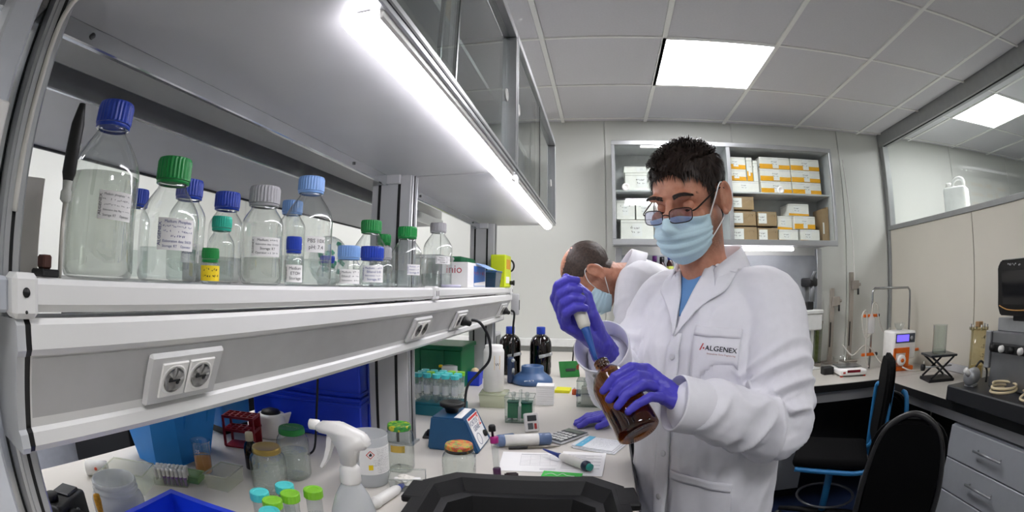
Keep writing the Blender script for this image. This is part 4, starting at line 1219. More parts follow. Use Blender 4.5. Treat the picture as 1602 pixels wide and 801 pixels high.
# electrophoresis tanks
def tank(label, x, y, w, l, h, rot, green):
    t = thing('gel_tank', label, 'tank', (x, y, BZ), rot, 'clear gel tanks on the bench')
    tm = GL('tank_acrylic', 'e9eeec', ior=1.45, edge=.55)
    MB().frustum(w, l, w * 1.06, l * 1.06, 0, h, cap1=False).build('tank_wall', tm, t)
    MB().tube([(-w * 1.06, -l * 1.06, h), (w * 1.06, -l * 1.06, h), (w * 1.06, l * 1.06, h), (-w * 1.06, l * 1.06, h)], .0018, 6, closed=True).build('rim', tm, t)
    MB().box(-w * .96, -l * .96, .001, w * .96, l * .96, .006).build('floor_plate', tm, t)
    if green:
        for sx in (-1, 1):
            c = MB().box(sx * w * .5 - w * .38, -l * .5, .012, sx * w * .5 + w * .38, l * .3, .064, .002).build('green_cassette', M('cassette_green', '1c7a54', .4, var=.1), t)
            MB().box(sx * w * .5 - w * .42, -l * .55, .064, sx * w * .5 + w * .42, l * .35, .07, .001).build('top_bar', M('cassette_teal', '2a5f50', .4), c)
            MB().cyl((sx * w * .5, 0, .07), (sx * w * .5, 0, .092), .006, 10).ball((sx * w * .5, 0, .092), .009, 10).build('knob', clear_pl, t)
        MB().box(-.004, -l * .4, .07, .006, l * .2, .108, .002).build('clear_post', clear_pl, t)
        MB().box(-w * .1, -l * .6, .006, w * .1, -l * .3, .055, .001).build('wedge', milky, t)
    else:
        MB().box(-w * .65, -l * .6, .006, w * .75, l * .6, .075, .003).build('electrode_core', GL('core_white', 'f0f0ec', body=.55, bodyc='eeeae4'), t)
        for z in (.05, .098):
            MB().box(-w * 1.05, -l * 1.05, z, w * 1.05, l * 1.05, z + .003).build('level_frame', tm, t)
        MB().cyl((0, 0, .075), (0, 0, .11), .006, 10).cyl((-.0, 0, .11), (.0, 0, .135), .0022, 8).build('electrode_post', M('brass', 'b9936a', .3, .6), t)
        for sx in (-1, 1): MB().cyl((sx * .014, 0, .075), (sx * .014, 0, .105), .007, 12).build('terminal', clear_pl, t)
    return t
tank('clear gel tank with two green cassettes', -.250, 1.545, .045, .035, .088, .05, True)
tank('clear gel tank with white core beside the small coloured caps', -.031, 1.795, .042, .035, .10, -.05, False)
t = thing('paper_stack', 'stack of white filter paper behind the green cassettes', 'paper stack', (-.195, 1.80, BZ), .05)
for k in range(9):
    MB().box(-.033, -.03, .0085 * k, .033, .03, .0085 * k + .0078, .0006).build('paper_pad', label_white, t)
t = thing('green_clipboard', 'dark green plastic folder leaning behind the yellow pad', 'folder', (-.135, 2.36, BZ), .35)
MB().box(-.05, -.003, 0, .05, .003, .085, .002, 0, RX(-.5)).build('sheet', M('folder_green', '0d6f24', .35), t)
MB().box(-.02, -.006, .03, .03, -.003, .045, .001, 0, RX(-.5)).build('clip', rubber, t)
t = thing('sticky_pad', 'bright yellow note pad on the bench', 'note pad', (-.145, 2.03, BZ), -.08)
MB().box(-.032, -.036, 0, .032, .036, .012, .001).build('pad', M('note_yellow', 'e6e21e', .5), t)
for n, (x, y, h, c, lb) in enumerate(((-.094, 1.975, .0, 'c4552c', 'small orange cap beside the yellow note pad'), (-.076, 1.955, .0, '34507c', 'small dark blue cap beside the orange one'))):
    t = thing('stopper', lb, 'stopper', (x, y, BZ), .3 * n)
    MB().lathe([(.010, 0), (.0105, .004), (.0095, .02), (.007, .024), (0, .024)], 16, ribs=(0, 1, .95)).build('cap_body', M('cap_' + c, c, .4), t)
    MB().lathe([(.004, .024), (.0035, .030), (0, .031)], 10).build('cap_tip', white_pl, t)
for n, (c, pts, lb) in enumerate((('8c3a24', [(-.10, 2.36, BZ + .06), (-.06, 2.32, BZ + .105), (-.02, 2.27, BZ + .05), (.02, 2.20, BZ + .03), (.04, 2.1, BZ + .006)], 'red lead curling over the green folder'),
                                  ('1a1a1c', [(-.13, 2.44, BZ + .07), (-.12, 2.46, BZ + .16), (-.08, 2.48, BZ + .17), (-.05, 2.44, BZ + .11), (-.03, 2.38, BZ + .02), (.03, 2.32, BZ + .006)], 'black lead arching behind the green folder'),
                                  ('7a4a34', [(-.05, 2.40, BZ + .085), (-.02, 2.34, BZ + .08), (.01, 2.24, BZ + .045), (.05, 2.17, BZ + .01)], 'brown lead trailing toward the man'))):
    t = thing('wire_lead', lb, 'wire', (0, 0, 0), group='loose leads behind the folder')
    MB().tube(smooth_path(pts, 8), .004, 7).build('wire', M('wire_' + c, c, .4), t)
    MB().cyl(Vector(pts[0]) - Vector((.0, 0, .02)), pts[0], .007, 10).build('banana_plug', M('wire_' + c), t)
t = thing('adaptor', 'black plug lying on the back end of the bench', 'plug', (-.155, 2.60, BZ + .04))
MB().box(-.03, -.012, -.0395, .03, .012, -.01, .006, seg=2).build('body', rubber, t)
MB().cyl((.02, 0, -.02), (.042, 0, -.02), .005, 8).build('prong', alu, t)

# hand-held meter, pipette controller, pens, calculator, pouch, papers
t = thing('timer', 'white hand-held timer leaning at the gel tank', 'timer', (-.192, 1.425, BZ), .5)
xf = RX(-.35)
MB().box(-.022, -.008, .0, .022, .008, .060, .004, 0, xf, seg=2).build('case', white_pl, t)
MB().box(-.015, -.0095, .034, .015, -.0078, .052, .001, 0, xf).build('display', M('lcd_grey', '33383a', .25), t)
MB().box(-.015, -.0095, .008, .002, -.0078, .028, .001, 0, xf).build('keypad', M('key_grey', '5a5e60', .4), t)
MB().box(.006, -.0095, .008, .014, -.0078, .026, .001, 0, xf).build('red_key', M('key_red', 'b03a34', .4), t)
t = thing('pipette_controller', 'white and blue grey pipette controller lying on the bench', 'pipette', (-.20, 1.285, BZ + .0185), .33)
pb = M('controller_blue', '5c7196', .4)
MB().lathe([(.010, -.055), (.0165, -.050), (.0175, .02), (.0175, .045)], 22, 0, RY(PI / 2)).build('grip', pip_white, t)
MB().lathe([(.0175, .045), (.018, .047), (.018, .078), (.015, .081), (0, .081)], 22, 0, RY(PI / 2)).build('end_cap', pb, t)
MB().ball((-.060, 0, .0), (.024, .019, .018), 18).build('head', pb, t)
MB().cyl((-.060, .012, .004), (-.02, .055, -.006), .010, 16).build('nose', pb, t)
t = thing('ballpoint_pen', 'black and silver pen lying above the papers', 'pen', (-.165, 1.268, BZ + .0045), .29)
MB().lathe([(.004, -.07), (.0045, -.068), (.0045, -.02), (.0035, -.018)], 12, 0, RY(PI / 2)).build('grip', rubber, t)
MB().lathe([(.0034, -.018), (.0034, .055), (.0015, .072), (.0006, .075)], 12, 0, RY(PI / 2)).build('barrel', M('pen_steel', '8f8a80', .3, .7), t)

t = thing('calculator', 'grey calculator with dark display and pale keys', 'calculator', (-.088, 1.383, BZ), -.62)
MB().box(-.040, -.065, 0, .040, .065, .008, .003).build('body', M('calc_grey', 'b9bbbd', .4), t)
MB().box(-.037, -.062, .0078, .037, .063, .0092, .001).build('face', M('calc_dark', '34363a', .4), t)
MB().box(-.031, .032, .009, .031, .055, .0102).build('display', M('calc_lcd', '5d6660', .2), t)
for i in range(5):
    for j in range(4):
        MB().box(-.033 + .0135 * i, -.054 + .019 * j, .009, -.033 + .0135 * i + .0105, -.054 + .019 * j + .013, .0118, .001).build('key', M('calc_key', 'd5d6d4', .4), t)

t = thing('sealed_pouch', 'white and light blue printed sachet overlapping the papers', 'pouch', (.008, 1.315, BZ), -.40)
for k in range(3):
    MB().box(-.060 + .004 * k, -.048 - .003 * k, .006 - .0028 * k, .064 + .005 * k, .048, .0086 - .0028 * k, .001).build('sachet', M('foil_white', 'e6e7ea', .3, .1), t)
MB().box(-.046, -.049, .0086, -.026, .049, .0093).build('blue_band', M('band_blue', '58b4d8', .4), t)
mb = MB()
for k in range(6): mb.text('~18.%d' % k, .0062, T(.018, .034 - .012 * k, .0093))
mb.build('lettering', M('print_grey'), t)
MB().text('~12.9', .008, T(-.036, 0, .0097) @ RZ(PI / 2)).build('lettering', label_white, t)

def sheet(label, cx, cy, w, l, rot, lines, z):
    t = thing('paper_sheet', label, 'paper', (cx, cy, z), rot, 'printed papers on the bench')
    MB().box(-w, -l, 0, w, l, .0008).build('sheet', M('paper_white', 'f2f1f0', .7, var=.01), t)
    mb = MB()
    for (x0, y0, x1, y1) in lines: mb.box(x0, y0, .0008, x1, y1, .0011)
    mb.build('print', M('print_faint', '9a9aa0', .7), t)
tbl = []
for k in range(8): tbl.append((-.05, .05 - .011 * k, .075, .0503 - .011 * k))
for k in range(6): tbl.append((-.05 + .025 * k, -.027, -.0497 + .025 * k, .05))
tbl += [(-.05, .055, .02, .057), (.0, -.05, .06, -.049), (.0, -.056, .04, -.055)]
sheet('printed sheet with a table lying at the left of the papers', -.135, 1.165, .100, .070, .10, tbl, BZ)
tx = [(-.048, .06 - .008 * k, .048 - .02 * (k % 3), .061 - .008 * k) for k in range(14)]
sheet('printed sheet with lines of text under the pipette', -.03, 1.165, .058, .085, -.06, tx, BZ + .0012)
t = thing('green_card', 'bright green card with white swirl beside the black tray', 'card', (-.072, 1.072, BZ + .0022), -.08)
MB().box(-.047, -.022, 0, .047, .022, .0015).build('card', M('card_green', '1fc238', .45), t)
MB().tube(smooth_path([(-.04, -.005, .0018), (-.025, .006, .0018), (-.01, -.004, .0018), (.0, .01, .0018), (.012, .0, .0018), (.03, -.003, .0018)], 6), .0016, 6, flat=.3).build('swirl', label_white, t)
t = thing('black_clip', 'black clip lying behind the mixer beside the upright', 'clip', (-.475, 1.30, BZ), .2)
MB().box(-.02, -.03, 0, .02, .03, .006, .002).build('base', rubber, t)
MB().lathe([(.012, .006), (.013, .014), (.009, .02), (0, .02)], 16).build('disc', rubber, t)
# ================================================================== BACK WALL, COUNTERS, CHAIRS
cup_m = M('cupboard_grey', 'c4c6c8', .4)
cup_in = M('cupboard_inside', 'c4c6c7', .5)
SX0, SX1, SY, SZ0, SZ1, SM = .088, 1.69, 3.06, 1.625, 2.29, 1.975
cb = thing('wall_cupboard', 'grey glass fronted wall cupboard full of reagent boxes', 'cupboard', (0, 0, SZ0))
def cbx(name, a, b, m=cup_m, par=None, bev=.002):
    return MB().box(a[0], a[1], a[2] - SZ0, b[0], b[1], b[2] - SZ0, bev).build(name, m, par or cb)
cbx('bottom_panel', (SX0, SY + .02, SZ0), (SX1, YB - .003, SZ0 + .018))
cbx('top_panel', (SX0, SY + .02, SZ1 - .018), (SX1, YB - .003, SZ1))
for x in (SX0, SX1 - .018):
    cbx('side_panel', (x, SY + .02, SZ0 + .018), (x + .018, YB - .003, SZ1 - .018))
cbx('divider', (.868, SY + .03, SZ0 + .018), (.884, YB - .01, SZ1 - .018))
cbx('back_panel', (SX0 + .018, YB - .01, SZ0 + .018), (SX1 - .018, YB - .003, SZ1 - .018), cup_in)
for a, b in ((SX0 + .018, .868), (.884, SX1 - .018)):
    cbx('inner_shelf', (a, SY + .05, SM - .012), (b, YB - .01, SM), cup_m)
f = MB()
f.box(SX0 - .006, SY, -.012, SX1 + .006, SY + .02, .026, .002).box(SX0 - .006, SY, SZ1 - SZ0 - .022, SX1 + .006, SY + .02, SZ1 - SZ0 + .008, .002)
f.box(SX0 - .006, SY, .026, SX0 + .016, SY + .02, SZ1 - SZ0 - .022, .002).box(SX1 - .016, SY, .026, SX1 + .006, SY + .02, SZ1 - SZ0 - .022, .002)
f.box(.862, SY, .026, .89, SY + .02, SZ1 - SZ0 - .022, .002)
f.build('front_frame', alu, cb)
for n, (a, b) in enumerate(((SX0 + .016, .862), (.89, SX1 - .016))):
    d = cbx('glass_door', (a, SY + .006, SZ0 + .026), (b, SY + .010, SZ1 - .022), GL('cupboard_glass', 'fbfdfc', ior=1.5), None, 0)
    MB().lathe([(.013, 0), (.024, 0), (.0255, .003), (.024, .006), (.0145, .006), (.0125, .003)], 22, 0, T((.171, 1.25)[n], SY + .0055, 1.985 - SZ0) @ RX(PI / 2)).build('finger_ring', socket_white, d)
t = thing('tube_light', 'tube light under the wall cupboard of reagent boxes', 'light', (.89, 3.115, SZ0 - .0125))
MB().box(-.46, -.012, -.008, .46, .012, 0, .002).build('housing', socket_white, t)
MB().box(-.455, -.016, -.030, .455, .016, -.008, .006, seg=2).build('diffuser', EM('tube_diffuser', 'fbf8ff', TUBE_LAMP), t)

ybox = M('carton_gold', 'f2ae14', .5)
wbox = M('carton_offwhite', 'f1efe9', .55)
kraft = M('carton_kraft', 'a68b68', .65)
def carton(label, x0, x1, z0, z1, style, depth=.17, y=None, group='reagent cartons in the wall cupboard', cat='box'):
    y = y if y is not None else SY + .075
    cx = (x0 + x1) / 2; w = (x1 - x0) / 2 - .002; h = z1 - z0 - .002
    t = thing('reagent_carton', label, cat, (cx, y, z0), 0, group)
    base = kraft if style == 'kraft' else wbox
    MB().box(-w, 0, 0, w, depth, h, .001).build('carton', base, t)
    MB().box(-w - .0006, -.0006, h * .86, w + .0006, depth, h * .875).build('lid_seam', M('carton_seam', '9a9890', .6), t)
    e = -.0012
    if style == 'gold':
        MB().add([(-w, e, .001), (w, e, .001), (w, e, h * .36), (w * .3, e, h * .36), (w * .1, e, h * .42), (-w, e, h * .42)], [(0, 1, 2, 3, 4, 5)]).build('gold_band', ybox, t)
    if style == 'goldlow':
        MB().add([(-w, e, .001), (w, e, .001), (w, e, h * .14), (-w, e, h * .2)], [(0, 1, 2, 3)]).build('gold_band', ybox, t)
    lx = -.15 * w if style in ('gold', 'goldlow') else (-.5 * w if style == 'kraft' else 0)
    lw, lh = (w * .30, h * .30) if style != 'kraft' else (w * .42, h * .36)
    if style == 'gold' and w > .08:
        lx, lw, lh = .05 * w, w * .20, h * .46
    lb = MB().box(lx - lw, 2 * e, h * .52 - lh, lx + lw, e, h * .52 + lh).build('sticker', label_white, t)
    v, _ = text_geo('~7.1', 1)
    s_ = min(lh * .6, lw * 1.8 / (v[:, 0].max() - v[:, 0].min()))
    MB().text('~7.1', s_, T(lx, 2.4 * e, h * .6) @ RX(PI / 2)).text('~6.2', s_, T(lx, 2.4 * e, h * .42) @ RX(PI / 2)).build('lettering', ink_black, lb)
    if style in ('white', 'plain', 'kraft'):
        MB().text('~5.3', h * .2, T(w * .5 if style == 'kraft' else 0, 1.5 * e, h * .72) @ RX(PI / 2)).build('marker_writing', ink_black, t)
    return t
u = SM + .0005
# upper right: 3 x 2 gold banded cartons, others beside
for r_ in range(3):
    for c_ in range(2):
        carton('gold banded carton, %s of the %s stack on the upper right shelf' % (('bottom', 'middle', 'top')[r_], ('left', 'right')[c_]), 1.125 + .248 * c_, 1.125 + .248 * (c_ + 1) - .004, u + .085 * r_, u + .085 * (r_ + 1), 'gold')
carton('long white carton beneath the small ones on the upper right shelf', .894, 1.112, u, u + .078, 'plain')
carton('small gold cornered carton above the long white one', .894, 1.022, u + .078, u + .158, 'gold')
carton('topmost small carton on the upper right shelf beside the divider', .894, 1.022, u + .158, u + .245, 'gold')
carton('narrow upright carton beside the gold stacks on the upper shelf', 1.026, 1.072, u + .078, u + .245, 'gold')
carton('thinnest upright white carton on the upper right shelf', 1.075, 1.112, u + .078, u + .225, 'plain')
# upper left
carton('white lidded carton on the upper left shelf', .17, .40, u, u + .12, 'plain')
carton('flat white carton lying on top of the lidded one', .165, .41, u + .12, u + .165, 'plain')
carton('pale carton further along the upper left shelf', .45, .66, u, u + .15, 'plain')
lo = SZ0 + .0185
# lower left
carton('pale marked carton at the left end of the lower shelf', .110, .235, lo + .145, lo + .275, 'white', y=SY + .1)
carton('pale carton second from the left on the lower shelf', .24, .36, lo + .145, lo + .27, 'white', y=SY + .1)
carton('pale carton behind the head of the man in front, lower shelf', .365, .49, lo + .145, lo + .27, 'white', y=SY + .1)
carton('wide white carton in front at the bottom left of the cupboard', .135, .355, lo, lo + .14, 'white')
carton('white carton next to the wide one at the bottom left', .36, .52, lo, lo + .125, 'white')
# lower right: kraft
carton('brown carton on top of the brown stack by the divider', .894, 1.065, lo + .215, lo + .305, 'kraft')
carton('brown carton in the middle of the brown stack by the divider', .894, 1.075, lo + .108, lo + .205, 'kraft')
carton('brown carton at the bottom of the brown stack by the divider', .894, 1.080, lo, lo + .1, 'kraft')
carton('brown carton in the middle row right of the brown stack', 1.085, 1.235, lo + .108, lo + .205, 'kraft')
carton('brown carton in the bottom row right of the brown stack', 1.085, 1.24, lo, lo + .095, 'kraft')
carton('small grey carton standing on the lower right stack of white cartons', 1.34, 1.51, lo + .185, lo + .27, 'goldlow', y=SY + .1)
carton('grey carton left of the small gold edged cartons', 1.245, 1.365, lo + .088, lo + .182, 'goldlow', y=SY + .1)
carton('gold edged carton second row near the cupboard end', 1.37, 1.545, lo + .09, lo + .18, 'gold')
carton('white carton with gold edge at the bottom, third from the cupboard end', 1.245, 1.40, lo, lo + .085, 'goldlow')
carton('white carton with gold edge at the bottom, next to the brown board', 1.415, 1.58, lo, lo + .088, 'goldlow')
t = thing('brown_board', 'upright brown cardboard folder at the right end of the lower shelf', 'cardboard', (1.62, SY + .08, lo))
MB().box(-.015, 0, 0, .03, .15, .235, .001).build('board', kraft, t)
MB().box(-.008, -.001, .06, .004, 0, .14).build('sticker', label_white, t)
MB().box(.031, 0, 0, .045, .16, .25, .001).build('second_sheet', kraft, t)

# rack below the cupboard with dark bottles
lr = thing('wall_rack', 'grey backboard and ledge under the wall cupboard', 'rack', (0, 0, 0))
MB().box(.13, YB - .03, .96, 1.66, YB - .012, SZ0 - .06, .002).build('backboard', M('backboard_grey', '9fa3a8', .4), lr)
for x in (.105, 1.62):
    MB().box(x, YB - .075, .78, x + .045, YB - .031, SZ0 - .013, .003).build('post', alu, lr)
MB().box(.15, YB - .27, 1.385, .85, YB - .031, 1.40, .002).build('ledge', cup_m, lr)
for n, (x, c, hh) in enumerate(((.225, '3a1c14', .12), (.285, '3a1c14', .15), (.365, '5a1f6a', .15), (.415, '141416', .145), (.47, '1b3fae', .165), (.535, '2b1512', .14))):
    t = thing('reagent_bottle', ('small brown bottle at the left end of the ledge below the cupboard', 'dark brown bottle next to the left end of the ledge', 'brown bottle with purple cap on the ledge', 'brown bottle with black cap on the ledge', 'brown bottle with bright blue cap on the ledge', 'dark bottle behind the shoulder of the man in front')[n], 'bottle', (x, YB - .16, 1.4005), 0, 'dark bottles on the ledge')
    MB().lathe([(.022, 0), (.024, .003), (.024, hh * .6), (.014, hh * .75), (.012, hh * .78)], 20).build('glass_body', M('bottle_brown', '2c1410', .15), t)
    MB().lathe([(.016, hh * .76), (.016, hh), (0, hh)], 28, ribs=(0, 1, .94)).build('cap', M('capd_' + c, c, .4), t)
    MB().lathe([(.0243, hh * .12), (.0243, hh * .5)], 16, caps=(False, False)).build('label', M('label_green', 'b8c25a', .5), t)

# ------------------------------------------------ counters
CZ = .78
top_m = M('counter_laminate', 'bab6ae', .35, var=.03, scale=20)
co = thing('counter', 'pale counter along the back wall under the cupboard', 'counter', (0, 0, 0))
MB().box(.13, 2.55, CZ - .028, XR - .03, YB - .003, CZ, .003).build('worktop', top_m, co)
MB().box(.13, 2.546, CZ - .045, 1.80, 2.552, CZ - .004).build('edge_strip', black_m, co)
MB().box(.16, 2.60, CZ - .12, 1.85, 2.62, CZ - .03).build('apron', rack_grey, co)
for x in (.16, 1.05, 1.80):
    MB().box(x, 2.60, 0, x + .04, 2.64, CZ - .03, .003).build('leg', rack_grey, co)
MB().box(.13, YB - .02, 0, XR - .03, YB - .004, CZ - .03).build('back_panel', M('panel_dark', '3c3d42', .5), co)
cu = thing('counter', 'pale counter along the glazed partition above the drawers', 'counter', (0, 0, 0))
MB().box(1.80, -1.2, CZ - .028, XR - .03, 2.546, CZ, .003).build('worktop', top_m, cu)
MB().box(1.795, -1.2, CZ - .045, 1.801, 2.54, CZ - .004).build('edge_strip', black_m, cu)
MB().box(1.84, -1.2, CZ - .105, 1.86, 2.54, CZ - .028).build('apron', rack_grey, cu)
struct(MB().box(XR - .028, -1.2, CZ + .001, XR - .012, 2.54, CZ + .05, .002).build('trim_1', rack_grey), 'grey upstand between counter and partition')
def drawer_unit(label, ya, yb):
    t = thing('drawer_cabinet', label, 'cabinet', (1.81, (ya + yb) / 2, 0), 0, 'drawer cabinets under the partition counter')
    l = (yb - ya) / 2
    MB().box(.02, -l, .06, .54, l, .668, .002).build('body', M('drawer_side', '8f949c', .4), t)
    MB().box(.05, -l + .01, 0, .5, l - .01, .06).build('plinth', black_m, t)
    for z0, z1 in ((.505, .664), (.34, .499), (.065, .334)):
        d = MB().box(0, -l + .002, z0, .02, l - .002, z1, .003).build('drawer', M('drawer_front', 'a6a9ae', .4, var=.02), t)
        zc = (z0 + z1) / 2 + .01
        MB().cyl((-.028, -.11, zc), (-.028, .11, zc), .006, 10).build('handle', alu, d)
        for s_ in (-.09, .09):
            MB().cyl((-.028, s_, zc), (.002, s_, zc), .005, 8).build('handle_post', alu, d)
drawer_unit('grey drawer cabinet with bar handles nearest the chairs', 1.10, 1.80)
drawer_unit('grey drawer cabinet further toward the camera under the counter', .39, 1.09)
drawer_unit('grey drawer cabinet behind the camera under the counter', -.32, .38)
t = thing('knee_panel', 'dark panel closing the knee space in the counter corner', 'panel', (2.0, 2.60, 0))
MB().box(.36, -.75, 0, .38, .0, .73).build('panel', black_m, t)
MB().box(-.15, .02, 0, .36, .04, .72).build('panel_side', M('panel_dark'), t)
t = thing('floor_cabinet', 'low grey cupboard under the back counter', 'cabinet', (1.0, 2.95, 0))
MB().box(-.35, -.22, .06, .35, .22, .42, .003).build('body', M('drawer_side'), t)
MB().box(-.345, -.232, .065, -.002, -.22, .415, .002).build('door', M('drawer_front'), t)
MB().box(.002, -.232, .065, .345, -.22, .415, .002).build('door', M('drawer_front'), t)
MB().box(-.33, -.20, 0, .33, .2, .06).build('plinth', black_m, t)

# ------------------------------------------------ things on the back counter
t = thing('microscope', 'grey and black microscope on a white box behind the man', 'microscope', (1.465, 3.12, CZ), .2)
MB().box(-.075, -.09, .27, .075, .09, .38, .008).build('case', M('device_white', 'd9dad8', .4), t)
MB().box(-.08, -.095, .38, .08, .095, .405, .004).build('case_lid', M('device_white'), t)
for sx in (-.05, .05): MB().cyl((sx, 0, 0), (sx, 0, .27), .012, 12).build('leg', M('device_white'), t)
MB().box(-.08, -.09, 0, .08, .09, .012, .003).build('foot_plate', M('device_white'), t)
MB().box(-.03, -.03, .405, .035, .05, .46, .006).build('stage', black_m, t)
MB().box(-.02, .02, .45, .03, .06, .60, .008).build('arm', M('micro_grey', '6a6c6e', .4), t)
MB().box(-.035, -.07, .56, .04, .05, .62, .012, seg=2).build('head', black_m, t)
MB().cyl((.0, -.05, .46), (.0, -.05, .57), .018, 16).cyl((-.018, -.07, .61), (-.018, -.11, .66), .013, 12).build('eyepiece', M('micro_grey'), t)
for n, (x, zt, lb) in enumerate(((1.75, 1.325, 'shorter upright meter stand on the back counter'), (1.93, 1.44, 'taller upright meter stand with white cord by the corner'))):
    t = thing('meter_stand', lb, 'stand', (x, 3.27, CZ), 0, 'upright stands on the back counter')
    h = zt - CZ
    MB().box(-.018, -.012, .0, .018, .012, h, .003).build('column', M('stand_taupe', '9a9288', .45), t)
    MB().box(-.06, -.05, 0, .06, .05, .012, .003).build('base', M('stand_taupe'), t)
    MB().box(-.005, -.03, h - .13, .06, -.012, h - .06, .004).build('carriage', M('stand_taupe'), t)
    MB().cyl((.05, -.03, h - .12), (.05, -.03, h - .165), .008, 8).build('probe_holder', rubber, t)
    MB().cyl((.075, -.02, h - .09), (.06, -.02, h - .09), .012, 12).build('knob', M('stand_taupe'), t)
    MB().box(-.019, -.0135, .12, -.008, -.0125, .3).build('scale', rubber, t)
    if n: MB().tube(smooth_path([(.03, 0, h - .1), (.03, .01, h + .2), (.02, .03, h + .55), (.02, .06, 2.3 - CZ)], 6), .006, 6).build('cord', white_pl, t)
t = thing('glass_column', 'clear rectangular column beside the meter stands', 'column', (1.59, 3.2, CZ))
MB().box(-.03, -.03, .02, .03, .03, .30).build('tube_wall', GL('column_glass', 'e0e2da', edge=.5), t)
for z in (0, .30): MB().box(-.034, -.034, z, .034, .034, z + .02, .003).build('end_block', M('stand_taupe'), t)
MB().box(-.012, -.012, .03, .012, .012, .28).build('inner_strip', M('stand_olive', '6d7a4a', .5), t)
t = thing('lab_balance', 'white lab scale with red display window on the back counter', 'scale', (1.66, 2.80, CZ), -.15)
MB().box(-.10, -.11, .008, .10, .11, .045, .010, seg=2).build('body', white_pl, t)
MB().box(-.09, -.03, .05, .09, .10, .055, .002).build('pan', M('pan_steel', '9a9c9e', .25, .9), t)
MB().box(-.05, -.1105, .02, .05, -.108, .038, .001, 0, T(0, 0, .006)).build('display', M('display_red', '6a1420', .25), t)
MB().box(-.08, -.1105, .022, -.062, -.109, .034).build('logo_patch', M('red_mark', 'c83a30', .4), t)
for sx in (-.085, .085):
    MB().cyl((sx, -.095, 0), (sx, -.095, .010), .012, 10).build('foot', M('foot_red', 'b04030', .4), t)
t = thing('cord_reel', 'black adapter with cord beside the lab scale', 'adapter', (1.52, 2.86, CZ))
MB().box(-.04, -.03, 0, .04, .03, .05, .006).build('case', rubber, t)
MB().cyl((.04, 0, .025), (.055, 0, .025), .006, 8).build('plug', rubber, t)
t = thing('glass_beaker', 'clear beakers tray standing behind the lab scale', 'beaker', (1.72, 3.02, CZ))
MB().lathe([(.06, 0), (.065, .004), (.065, .075), (.068, .08)], 24, caps=(True, False)).build('wall', lab_glass, t)
MB().lathe([(.05, .004), (.06, .006), (.06, .02), (0, .02)], 20).build('liquid', water, t)

# peristaltic pump with tubing and rod frame
t = thing('peristaltic_pump', 'white and orange peristaltic pump with blue display', 'pump', (2.10, 2.78, CZ), -.12)
orange = M('pump_orange', 'e06a14', .4)
MB().box(-.11, -.09, .075, .09, .09, .26, .016, seg=3).build('case', white_pl, t)
MB().box(-.105, -.085, 0, .085, .085, .03, .006).build('base', orange, t)
MB().box(-.105, -.098, .03, -.085, -.06, .15, .003).box(.0, -.098, .03, .03, -.06, .13, .003).box(-.105, -.098, .12, .03, -.088, .155, .003).build('orange_frame', orange, t)
MB().box(-.095, -.0925, .185, .075, -.089, .245, .002).build('panel', M('pump_panel', '4a5058', .35), t)
MB().box(-.085, -.0945, .195, .02, -.0925, .238).build('display', EM('pump_lcd', '5a4ce0', .9), t)
MB().lathe([(.012, 0), (.012, .003), (0, .003)], 16, 0, T(.045, -.0925, .215) @ RX(PI / 2)).build('knob', M('knob_grey', '9a9ca0', .4), t)
ro = MB().lathe([(.036, 0), (.036, .02), (.03, .026), (0, .026)], 26, 0, T(-.04, -.09, .075) @ RX(PI / 2)).build('rotor', white_pl, t)
MB().lathe([(.014, .026), (.014, .034), (0, .034)], 6, 0, T(-.04, -.09, .075) @ RX(PI / 2)).build('rotor_hub', orange, ro)
MB().lathe([(.02, .0), (.035, .02), (.045, .045)], 20, 0, T(.0, .03, .26), caps=(True, False)).build('funnel', clear_pl, t)
t = thing('rod_frame', 'bent steel rod frame with orange clamps behind the pump', 'frame', (2.10, 2.92, CZ))
MB().tube([(-.185, 0, 0), (-.185, 0, .50), (-.183, 0, .52), (-.165, 0, .54), (.165, 0, .54), (.183, 0, .52), (.185, 0, .50), (.185, 0, 0)], .008, 10).build('rod', M('rod_steel', 'a6a8aa', .25, .9), t)
for x, z, d in ((-.185, .36, -1), (-.185, .10, -1), (.185, .10, 1)):
    c = MB().box(x - .09 if d < 0 else x - .02, -.03, z - .010, x + .03 if d < 0 else x + .10, -.012, z + .010, .003).build('clamp', orange, t)
    MB().cyl((x - d * .03, -.02, z), (x - d * .05, -.02, z), .012, 10).build('clamp_knob', rubber, c)
MB().lathe([(.02, 0), (.03, .01), (.03, .10), (.012, .12), (.012, .13)], 18, 0, T(-.21, -.03, .24)).build('drip_flask', GL('flask_white', 'eeeeee', body=.5), t)
t = thing('silicone_tubing', 'milky tubing looping between the flask and the pump', 'tubing', (0, 0, 0))
for pts in ([(1.70, 2.98, CZ + .17), (1.76, 2.93, CZ + .10), (1.84, 2.90, CZ + .16), (1.90, 2.89, CZ + .14), (1.97, 2.88, CZ + .06), (2.0, 2.80, CZ + .012)], [(1.89, 2.885, CZ + .37), (1.90, 2.885, CZ + .44), (1.94, 2.885, CZ + .43), (1.95, 2.885, CZ + .35), (2.0, 2.88, CZ + .25), (2.06, 2.87, CZ + .27)],
            [(1.89, 2.885, CZ + .24), (1.84, 2.885, CZ + .22), (1.80, 2.88, CZ + .35), (1.84, 2.88, CZ + .38), (1.85, 2.88, CZ + .10), (1.87, 2.86, CZ + .02)], [(2.06, 2.68, CZ + .03), (2.10, 2.62, CZ + .012), (2.20, 2.60, CZ + .01), (2.26, 2.66, CZ + .05)]):
    MB().tube(smooth_path(pts, 8), .006, 7).build('tube_length', GL('silicone', 'eceae4', body=.7, bodyc='e9e6df'), t)

